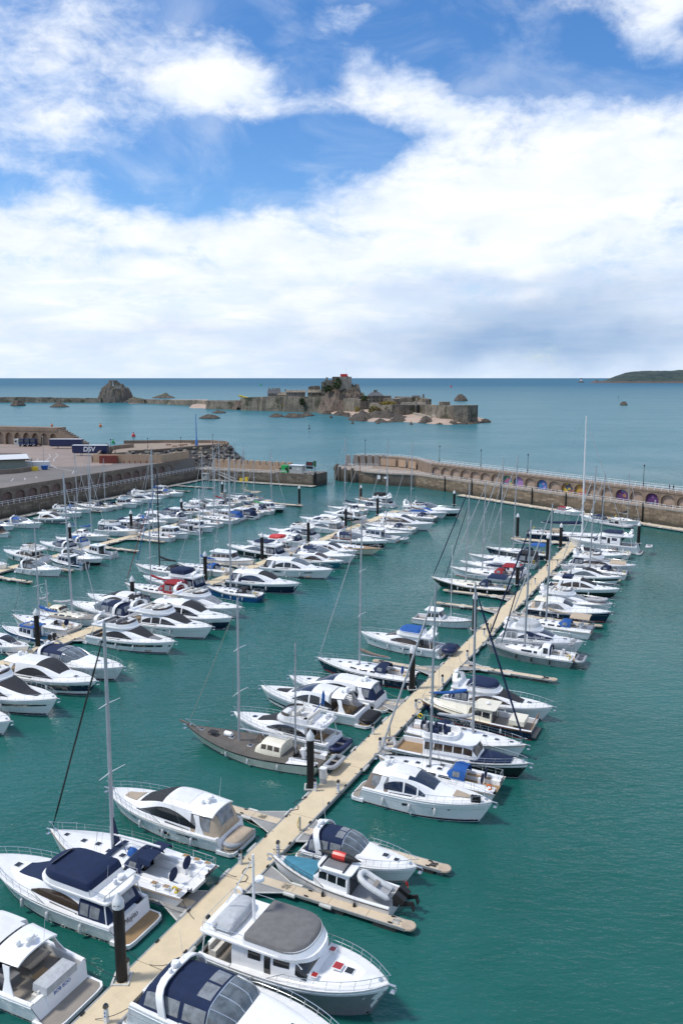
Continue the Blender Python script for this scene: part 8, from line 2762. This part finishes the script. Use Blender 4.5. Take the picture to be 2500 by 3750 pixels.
KN = dict(coupe='motor_cruiser', fly='flybridge_cruiser', trawler='trawler_yacht', express='sports_cruiser', sail='sailing_yacht', cabin='cabin_boat')
KC = dict(coupe='motorboat', fly='motorboat', trawler='motorboat', express='motorboat', sail='sailboat', cabin='motorboat')
groups = {}
for b in FLEET: groups.setdefault((b['row'], b['side']), []).append(b)
for k, lst in groups.items():
	lst.sort(key=lambda b: b['s'])
	# neighbours keep clear of each other
	bw = [(b['B'] or (min(.30 * b['L'] + .3, 4.6) if b['kind'] == 'sail' else .31 * b['L'] + .2 if b['kind'] == 'cabin' else min(.25 * b['L'] + .75, 4.9))) for b in lst]
	ss = [b['s'] for b in lst]
	for _ in range(60):
		for i in range(len(ss) - 1):
			ov = (bw[i] + bw[i + 1]) / 2 + .25 - (ss[i + 1] - ss[i])
			if ov > 0: ss[i] -= ov / 2; ss[i + 1] += ov / 2
	for b, s_ in zip(lst, ss):
		b['pos'] = b['pos'] + ROWS[b['row']].u * (s_ - b['s']); b['s'] = s_
	for i, b in enumerate(lst):
		sd = 'left' if k[1] < 0 else 'right'
		where = {'A': "near pontoon's %s" % sd, 'B': "middle pontoon's %s" % sd, 'C': "left pontoon's %s" % sd, 'W': 'quay pontoon'}[k[0]]
		b['label'] = '%s, %s on %s' % (b['look'], ords[i], where)
		b['prev'] = lst[i - 1]['s'] if i else None

EXTRA = {}

def sub(name, label, cat, b, x, y, z, rz=0., group=None):
	"""a separate thing resting on or beside boat b, at boat coordinates"""
	c, s = math.cos(b['a']), math.sin(b['a'])
	return thing(name, label, cat, (b['pos'].x + c * x - s * y, b['pos'].y + s * x + c * y, z), b['a'] + rz, group)

def extras(b, root, H, L):
	e = b['extra']
	pl = H.x0
	if e == 'locker':
		mb = MB(); mb.hexa([(pl - .35, -1.15, .42), (pl + .75, -1.15, .42), (pl + .75, 1.15, .42), (pl - .35, 1.15, .42), (pl - .15, -1.1, 1.75), (pl + .75, -1.1, 1.75), (pl + .75, 1.1, 1.75), (pl - .15, 1.1, 1.75)]); lk = obj('stern_locker', mb, 'gel_white', root, 0)
		mb = MB(); mb.dome([(pl - .28, -1.22), (pl + .85, -1.22), (pl + .85, 1.22), (pl - .28, 1.22)], 1.45, 1.92, .96, .16); obj('locker_cover', mb, 'canvas_pale', lk, 50)
		text('lettering', 'BOB BOO', .30, 'print_blue', lk, (pl - .27, 0, 1.22), (math.pi / 2 - .15, 0, -math.pi / 2))
		for sg in (1, -1):
			for k in range(3):
				mb = MB(); mb.box((pl + .1 + k * .32, sg * 1.6, .52 + k * .2), (.34, .6, .2)); obj('step', mb, 'deck_grey', root, 0)
		mb = MB(); mb.box((L * .275, -.9, 1.35), (.9, 1.7, .06)); mb.tube([(L * .275, -.9, .7), (L * .275, -.9, 1.35)], .06, 6); obj('table', mb, 'teak_grey', root, 0)
		mb = MB(); mb.box((L * .32, .9, 1.1), (1.6, 1.0, .5)); mb.box((L * .32, 1.45, 1.45), (1.6, .2, .7)); obj('settee', mb, 'pad_grey', root, 0)
	if e == 'name_m':
		text('lettering', 'Mojito', .52, 'ink', root, (pl - .33 + .10, .1, 1.0), (math.pi / 2 - .17, 0, -math.pi / 2), .004, .25)
	if e == 'name_w':
		text('lettering', 'WIZARD', .30, 'ink', root, (pl - .25, .1, .95), (math.pi / 2 - .17, 0, -math.pi / 2))
		t = sub('inflatable_dinghy', 'beige-covered dinghy lying on the stern platform of the beige-canopied cruiser', 'dinghy', b, pl * .50, -1.55, .42, math.pi / 2)
		inflatable(t, 3.1, 1.45, 'pvc_grey', 'canvas_beige')
	if e == 'name_b':
		text('lettering', 'Broom', .26, 'ink', root, (L * .22, -H.at_x(L * .22)[0] - .01, 1.15), (math.pi / 2, 0, 0))
	if e == 'ketch':
		mb = MB(); mb.tube([(L * .93, 0, H.sheer(.93) + .1), (L * 1.05, 0, H.fb + .35)], .12, 7); obj('bowsprit', mb, 'old_deck', root)
		mb = MB(); mb.box((L * .78, .3, H.sheer(.78) + .4), (.9, .7, .05))
		for sx in (-.4, .4):
			for sy in (0, .6): mb.tube([(L * .78 + sx, sy, H.sheer(.78)), (L * .78 + sx, sy, H.sheer(.78) + .4)], .03, 4)
		obj('deck_frame', mb, 'rubber', root)
		mb = MB(); mb.lathe([(.06, -.5), (.26, -.4), (.28, .4), (.06, .5)], (L * .69, -.3, H.sheer(.69) + .3), 10, 'x'); obj('life_raft', mb, 'gel_white', root)
		mb = MB(); mb.prism([(L * .46, -1.4), (L * .52, -1.4), (L * .52, -.9), (L * .46, -.9)], H.sheer(.5), H.sheer(.5) + .9, [(L * .49, -1.2), (L * .492, -1.2), (L * .492, -1.1), (L * .49, -1.1)]); obj('folded_cover', mb, 'canvas_taupe', root, 0)
		t = sub('inflatable_dinghy', 'small grey dinghy hung across the stern of the old ketch', 'dinghy', b, -.9, -1.4, 1.0, math.pi / 2)
		inflatable(t, 2.9, 1.35, 'pvc_grey', None, floor='canvas_black')
	if e == 'tender_navy':
		t = sub('inflatable_dinghy', 'navy dinghy on the stern platform beside the old ketch', 'dinghy', b, .7, -1.5, .42, math.pi / 2)
		inflatable(t, 3.2, 1.6, 'pvc_navy', None, floor='pvc_navy')
		mb = MB(); mb.tube([(L * .24, .8, 4.0), (L * .17, .5, 5.3)], .05, 5); mb.lathe([(.03, 0), (.14, .3), (.16, 1.2), (.05, 1.6)], (L * .17, .5, 4.7), 8); obj('furled_parasol', mb, 'canvas_blue', root)
	if e == 'tender_black':
		t = sub('inflatable_dinghy', 'black-covered dinghy on the stern platform of the hardtop cruiser', 'dinghy', b, .72, -1.5, .42, math.pi / 2)
		inflatable(t, 3.1, 1.6, 'rubber', 'canvas_black')
	if e == 'tender_davit':
		t = sub('inflatable_dinghy', 'navy-covered dinghy on davits over the near pontoon', 'dinghy', b, -.5, -1.3, .95, math.pi / 2)
		inflatable(t, 2.9, 1.9, 'pvc_navy', 'canvas_navy')
	if e == 'yacht3':
		S_z = H.sheer(.55) + .45
		mb = MB(); mb.dome(outline(L * .40, L * .46, .38, 6, 2.2, .1, .5), S_z, S_z + .35, .6, .12); obj('sail_bag', mb, 'canvas_blue', root, 50)
		mb = MB(); P = [[(L * .52 + dx, y, H.sheer(.52) + .42 + .10 * (1 - (y / 1.2) ** 2)) for y in (-1.15, -.6, 0, .6, 1.15)] for dx in (0, .25, .45)]
		mb.sheet(P, .03, .03); obj('navy_strap', mb, 'canvas_navy', root)
		mb = MB(); mb.tube([(L * .30, 0, 2.9), (L * .335, 1.2, 1.6)], .02, 4); mb.tube([(L * .30, 0, 2.9), (L * .335, -1.2, 1.6)], .02, 4); obj('arch_frame', mb, 'steel', root)
		Bm = Shell([(L * .225, 2.2, 2.72, 1.35, 1.15), (L * .27, 2.2, 2.78, 1.38, 1.18), (L * .315, 2.2, 2.8, 1.36, 1.16)])
		Bm.panel('cockpit_awning', 'canvas_navy', root, L * .245, L * .325, -.9, .9, .0, .03, 6, 10)
		for sg in (1, -1):
			for f in (.05, .12, .19): hatch(root, H.sheer(f) + .23, L * f, sg * (H.half(f) - .45), .55, 'teak', .36)
		mb = MB(); mb.add([(L * .565, .03, 1.8), (L * .565, .03, 5.2), (L * .51, .03, 2.6)], [(0, 1, 2)]); mb.add([(L * .565, -.03, 1.8), (L * .565, -.03, 5.2), (L * .51, -.03, 2.6)], [(2, 1, 0)]); mb.f += [(0, 1, 4, 3), (1, 2, 5, 4), (2, 0, 3, 5)]; obj('furled_sail_tail', mb, 'canvas_navy', root, 0)
	if e == 'trawler':
		zr = H.fs + 1.55 + .12
		t = sub('inflatable_dinghy', 'pale grey covered dinghy on the aft deck of the trawler yacht', 'dinghy', b, L * .175, -1.5, zr + .12, math.pi / 2)
		inflatable(t, 3.0, 1.5, 'pvc_grey', 'canvas_pale')
		mb = MB(); mb.tube([(L * .27, .2, zr), (L * .27, .2, zr + 4.6)], [.11, .07], 8); mo = obj('signal_mast', mb, 'gel_white', root)
		radar(mo, (L * .27 + .1, .75, zr + 2.5), .32); mb = MB(); mb.tube([(L * .27, .2, zr + 4.3), (L * .13, -.2, zr + 1.0)], .04, 5); obj('derrick', mb, 'gel_white', mo)
		mb = MB(); mb.tube([(L * .10 + .28 * math.cos(a), 1.75, zr + .45 + .28 * math.sin(a)) for a in [k * math.pi / 6 for k in range(10)]], .08, 6); obj('lifebuoy', mb, 'gel_white', root)
		for x_, y_, d_ in ((.74, .0, .62), (.665, 1.2, .4), (.665, -1.2, .4)): hatch(root, H.sheer(.74) + .28 if x_ > .7 else H.sheer(.66) + .30, L * x_, y_, d_, 'gel_red')
	if e == 'kayak':
		za = H.fs + 1.35 + .12
		mb = MB()
		mb.lathe([(.02, -1.75), (.14, -1.3), (.30, -.5), (.33, 0), (.30, .5), (.14, 1.3), (.02, 1.75)], (0, 0, .28), 10, 'x')
		t = sub('kayak', 'red and black kayak on the roof of the cabin boat', 'kayak', b, L * .48, -.35, za)
		ky = obj('hull', mb, 'rubber', t)
		mb = MB(); mb.lathe([(.305, -.5), (.338, 0), (.305, .5)], (0, 0, .285), 10, 'x'); obj('red_deck', mb, 'kayak_red', t)
		for sx in (-.9, .9):
			mb = MB(); mb.box((L * .48 + sx, 0, za), (.08, 2.0, .12)); obj('roof_bar', mb, 'black', root, 0)
		t2 = sub('inflatable_dinghy', 'pale grey dinghy stowed upright at the stern of the kayak boat', 'dinghy', b, L * .10, .1, 1.05, 0)
		inflatable(t2, 2.6, 1.5, 'pvc_white', None, floor='pvc_grey'); t2.rotation_euler.y = R(-18)
		ensign(root, (.6, -1.2, 1.0), 'red', .8)
	if e == 'fenders':
		for k in range(3):
			mb = MB(); mb.lathe([(.03, -.35), (.15, -.28), (.16, .28), (.03, .35)], (L * .875 + k * .26, -.62 + k * .05, H.sheer(.87) + .35), 8); obj('stowed_fender', mb, 'rubber', root)
	if e == 'targa':
		zr = H.fs + 1.7
		mb = MB(); O = outline(L * .26, L * .50, 1.35, 8, 2.6, .2, .4); O2 = [(x, y * .86) for x, y in O]
		mb.grid([[(x, y, zr + .06) for x, y in O], [(x, y, zr + .55) for x, y in O], [(x, y, zr + .55) for x, y in O2], [(x, y, zr + .09) for x, y in O2]], cv=True); fl = obj('flybridge_coaming', mb, 'gel_white', root, 35)
		for sx, sy in ((.33, .5), (.33, -.5), (.40, .3), (.29, 0)):
			mb = MB(); mb.box((L * sx, sy, zr + .42), (.55, .55, .6)); mb.box((L * sx - .3, sy, zr + .75), (.14, .55, .45)); obj('covered_seat', mb, 'canvas_navy', fl, 0)
		text('lettering', 'Targa 37', .34, 'ink', root, (L * .315, -H.B / 2 * .79 - .0, H.fs + .78), (math.pi / 2 - .10, 0, 0))
		c_ = sub('inflatable_dinghy', 'grey dinghy lying between the walkway and the wheelhouse cruiser', 'dinghy', b, -1.2, 1.25, .35, -math.pi / 2 + .5)
		inflatable(c_, 2.9, 1.5, 'pvc_grey')
	if e == 'motorsailer':
		mx = L * .60
		h = height_at((b['pos'].x + math.cos(b['a']) * mx, b['pos'].y + math.sin(b['a']) * mx), 2136)
		sail_bundle(root, L * .60, L * .93, H.fs + 2.0, H.fs + 1.5, 'canvas_blue', .2)
		mb = MB(); mb.grid([[(L * (.56 + .36 * i / 8), y * H.half(.55 + .4 * i / 8) * .72, H.sheer(.6 + .35 * i / 8) + .45 * (1 - y * y) + .12) for y in (-1, -.6, -.2, .2, .6, 1)] for i in range(9)]); obj('coachroof', mb, 'gel_cream', root, 40)
		mb = MB(); mb.box((L * .16, 0, H.fs + .35), (1.6, 2.2, .5)); obj('aft_box', mb, 'gel_cream', root, 0)
		mb = MB(); mb.tube([(.5, 1.5, H.fs + .1), (.3, 1.5, H.fs + .75), (.3, -1.5, H.fs + .75), (.5, -1.5, H.fs + .1)], .05, 5); obj('stern_rail', mb, 'mast_wood', root)
	if e == 'alloy':
		t = sub('inflatable_dinghy', 'long grey dinghy hung on the stern of the grey alloy yacht', 'dinghy', b, -.55, -1.5, .75, math.pi / 2)
		inflatable(t, 3.2, 1.3, 'pvc_grey', None)
		text('lettering', 'Ovni 430', .40, 'print_white', root, (L * .40, .27, H.sheer(.4) + 2.05), (math.pi / 2, 0, math.pi))
		text('lettering', 'Touba', .30, 'ink', root, (L * .93, -H.half(.93) - .02, H.sheer(.93) * .85), (math.pi / 2 + .2, 0, .34))
		mb = MB(); mb.tube([(.6, 1.6, H.fs), (.5, 1.5, H.fs + 1.9), (.5, -1.5, H.fs + 1.9), (.6, -1.6, H.fs)], .05, 6); ar = obj('stern_arch', mb, 'alloy', root)
		mb = MB(); mb.box((.5, -.8, H.fs + 1.97), (.8, 1.1, .04), 0, .3); mb.box((.5, .8, H.fs + 1.97), (.8, 1.1, .04), 0, .3); obj('solar_panel', mb, 'glass_blue', ar, 0)
		Pp = Shell([(L * .27, H.sheer(.27), H.sheer(.27) + 1.35, 1.35, 1.1), (L * .34, H.sheer(.34), H.sheer(.34) + 1.4, 1.4, 1.15), (L * .40, H.sheer(.4), H.sheer(.4) + .65, 1.35, 1.0)])
		Pp.skin(L * .27, L * .40, 'hard_dodger', 'gel_white', root, 8, 14); Pp.panel('dodger_window', 'glass', root, L * .285, L * .335, .86, .56, .012, .02, 4, 3, None, True); Pp.panel('windscreen', 'glass', root, L * .352, L * .393, -.5, .5, .014, .02, 4, 8)
	if e == 'bow_tender':
		t = sub('inflatable_dinghy', 'grey and red dinghy stowed on the bow of a white flybridge cruiser', 'dinghy', b, L * .70, -.1, H.sheer(.78) + .32, 0)
		inflatable(t, 3.2, 1.6, 'pvc_grey', None, floor='red')
	if e == 'fly_blue':
		mb = MB(); mb.box((L * .33, 0, H.fs + 1.75), (1.6, 2.2, .5)); obj('blue_covers', mb, 'canvas_navy', root, 0)
	if e in ('stern_rib', 'stern_rib_w'):
		t = sub('inflatable_dinghy', 'white dinghy hung on davits off the stern of the far trawler yacht' if e == 'stern_rib' else 'white dinghy on the stern of the cabin boat with aqua windows', 'dinghy', b, -1.2, -1.4, 1.5 if e == 'stern_rib' else .7, math.pi / 2)
		inflatable(t, 3.0, 1.4, 'pvc_white', None)
	if e == 'bluebig':
		for f in (.12, .2, .28, .36):
			for sg in (1, -1):
				mb = MB(); mb.lathe([(.2, 0), (.16, .2), (.2, .32)], (L * f, sg * (H.half(f) - .6), H.sheer(f) + .2), 8); obj('winch', mb, 'black', root)
		mb = MB(); mb.box((L * .30, 0, H.fs + .5), (2.0, 2.2, 1.0)); obj('spray_cover', mb, 'canvas_beige', root, 0)
	if e == 'flag': ensign(root, (.6, 1.3, 1.2), 'red', 1.2)

for b in FLEET:
	k, L, o = b['kind'], b['L'], dict(b['o'])
	root = boat_root(KN[k], b['label'], KC[k], (b['pos'].x, b['pos'].y, 0), b['a'], 'boats moored in the marina')
	hull = o.pop('hull', 'gel_white'); canvas = o.pop('canvas', 'canvas_navy')
	if k == 'sail':
		B_ = b['B'] or min(.30 * L + .3, 4.6)
		c, s = math.cos(b['a']), math.sin(b['a'])
		mx = L * o.get('mastx', .56)
		mh = height_at((b['pos'].x + c * mx, b['pos'].y + s * mx), b['top'])
		mh = min(max(mh, 8), 31)
		if o.get('mizzen_px'):
			xm = L * o.get('mizx', .16)
			o['mizzen'] = min(mh * .85, height_at((b['pos'].x + c * xm, b['pos'].y + s * xm), o['mizzen_px']))
		if b['mode'] in ('in', 'inbow'): o['sternto'] = False
		H = sailboat(root, L, B_, hull, canvas, mh, o)
		b['mh'] = mh
	elif k == 'cabin':
		if o.get('mastpx'):
			mx = L * o.get('mastx', .5)
			o['mast'] = min(14., height_at((b['pos'].x + math.cos(b['a']) * mx, b['pos'].y + math.sin(b['a']) * mx), o['mastpx']))
		H = cabin_boat(root, L, b['B'] or .31 * L + .2, hull, o)
	else:
		B_ = b['B'] or min(.25 * L + .75, 4.9)
		H = motor(root, L, B_, k, hull, canvas, o)
	if b['extra']: extras(b, root, H, L)

# boats on the right-hand pier pontoon, lying alongside
for (xp, yp, kind, L, ang, canvas, look) in ((2035, 1872, 'express', 9.0, 0, 'canvas_red', 'white sports boat with red cover alongside the right-hand pier'),
											 (2168, 1905, 'express', 8.6, 180, 'canvas_navy', 'white boat with raised navy canopy alongside the right-hand pier')):
	c = at(xp, yp, .4)
	a = math.atan2(rt.y, rt.x) + R(ang)
	if ang: c = c + Vector((rt.x, rt.y, 0)) * L * .55
	root = boat_root('sports_cruiser', look, 'motorboat', (c.x, c.y, 0), a, 'boats moored in the marina')
	motor(root, L, 2.9, kind, 'gel_white', canvas, dict(lines=False, hc=1.1, arch=False))
c = at(2208, 1915, .3)
root = boat_root('rib_boat', 'dark grey rigid inflatable with console by the right-hand pier', 'inflatable boat', (c.x, c.y, 0), math.atan2(rt.y, rt.x), 'boats moored in the marina')
inflatable(root, 8.5, 2.9, 'pvc_grey', None, True, True)
c = at(2240, 1905, .4)
root = boat_root('sailing_yacht', 'small white yacht with black boom cover by the right-hand pier', 'sailboat', (c.x, c.y, 0), math.atan2(rt.y, rt.x), 'boats moored in the marina')
sailboat(root, 8.0, 2.7, 'gel_white', None, height_at((c.x + 2.6, c.y - 3.4), 1734), dict(lines=False, bundle='canvas_black', boot='gel_red', hood=False, wheels=()))
c = at(2570, 1968, .4)
root = boat_root('sports_cruiser', 'white cruiser bow entering at the right edge by the pier', 'motorboat', (c.x + 9, c.y - 10, 0), math.atan2(-rt.y, -rt.x), 'boats moored in the marina')
motor(root, 14, 4.2, 'coupe', 'gel_white', 'canvas_navy', dict(lines=False))

# loose hoses and cables lying on the near pontoon
for i, (xp, yp, m_, lb) in enumerate(((1085, 2950, 'rope_dark', 'dark hose snaking over the near pontoon edge above the beige-canopied cruiser'), (1700, 2470, 'rope', 'pale rope lying on the near pontoon beside the long empty finger'), (905, 3190, 'rope_dark', 'thin dark cable across the near pontoon by the navy-hooded yacht'))):
	c = at(xp, yp, .54)
	rg = random.Random(i)
	mb = MB(); P = []
	for k in range(16):
		P.append((k * .22 - 1.7, .35 * math.sin(k * .8 + i) + .1 * math.sin(k * 2.3), .02))
	mb.tube(P, .028, 5)
	o = tag(obj('hose', mb, m_), lb, 'hose'); o.location = (c.x, c.y, .53); o.rotation_euler = (0, 0, math.atan2(U.y, U.x) + rg.uniform(-.3, .3))
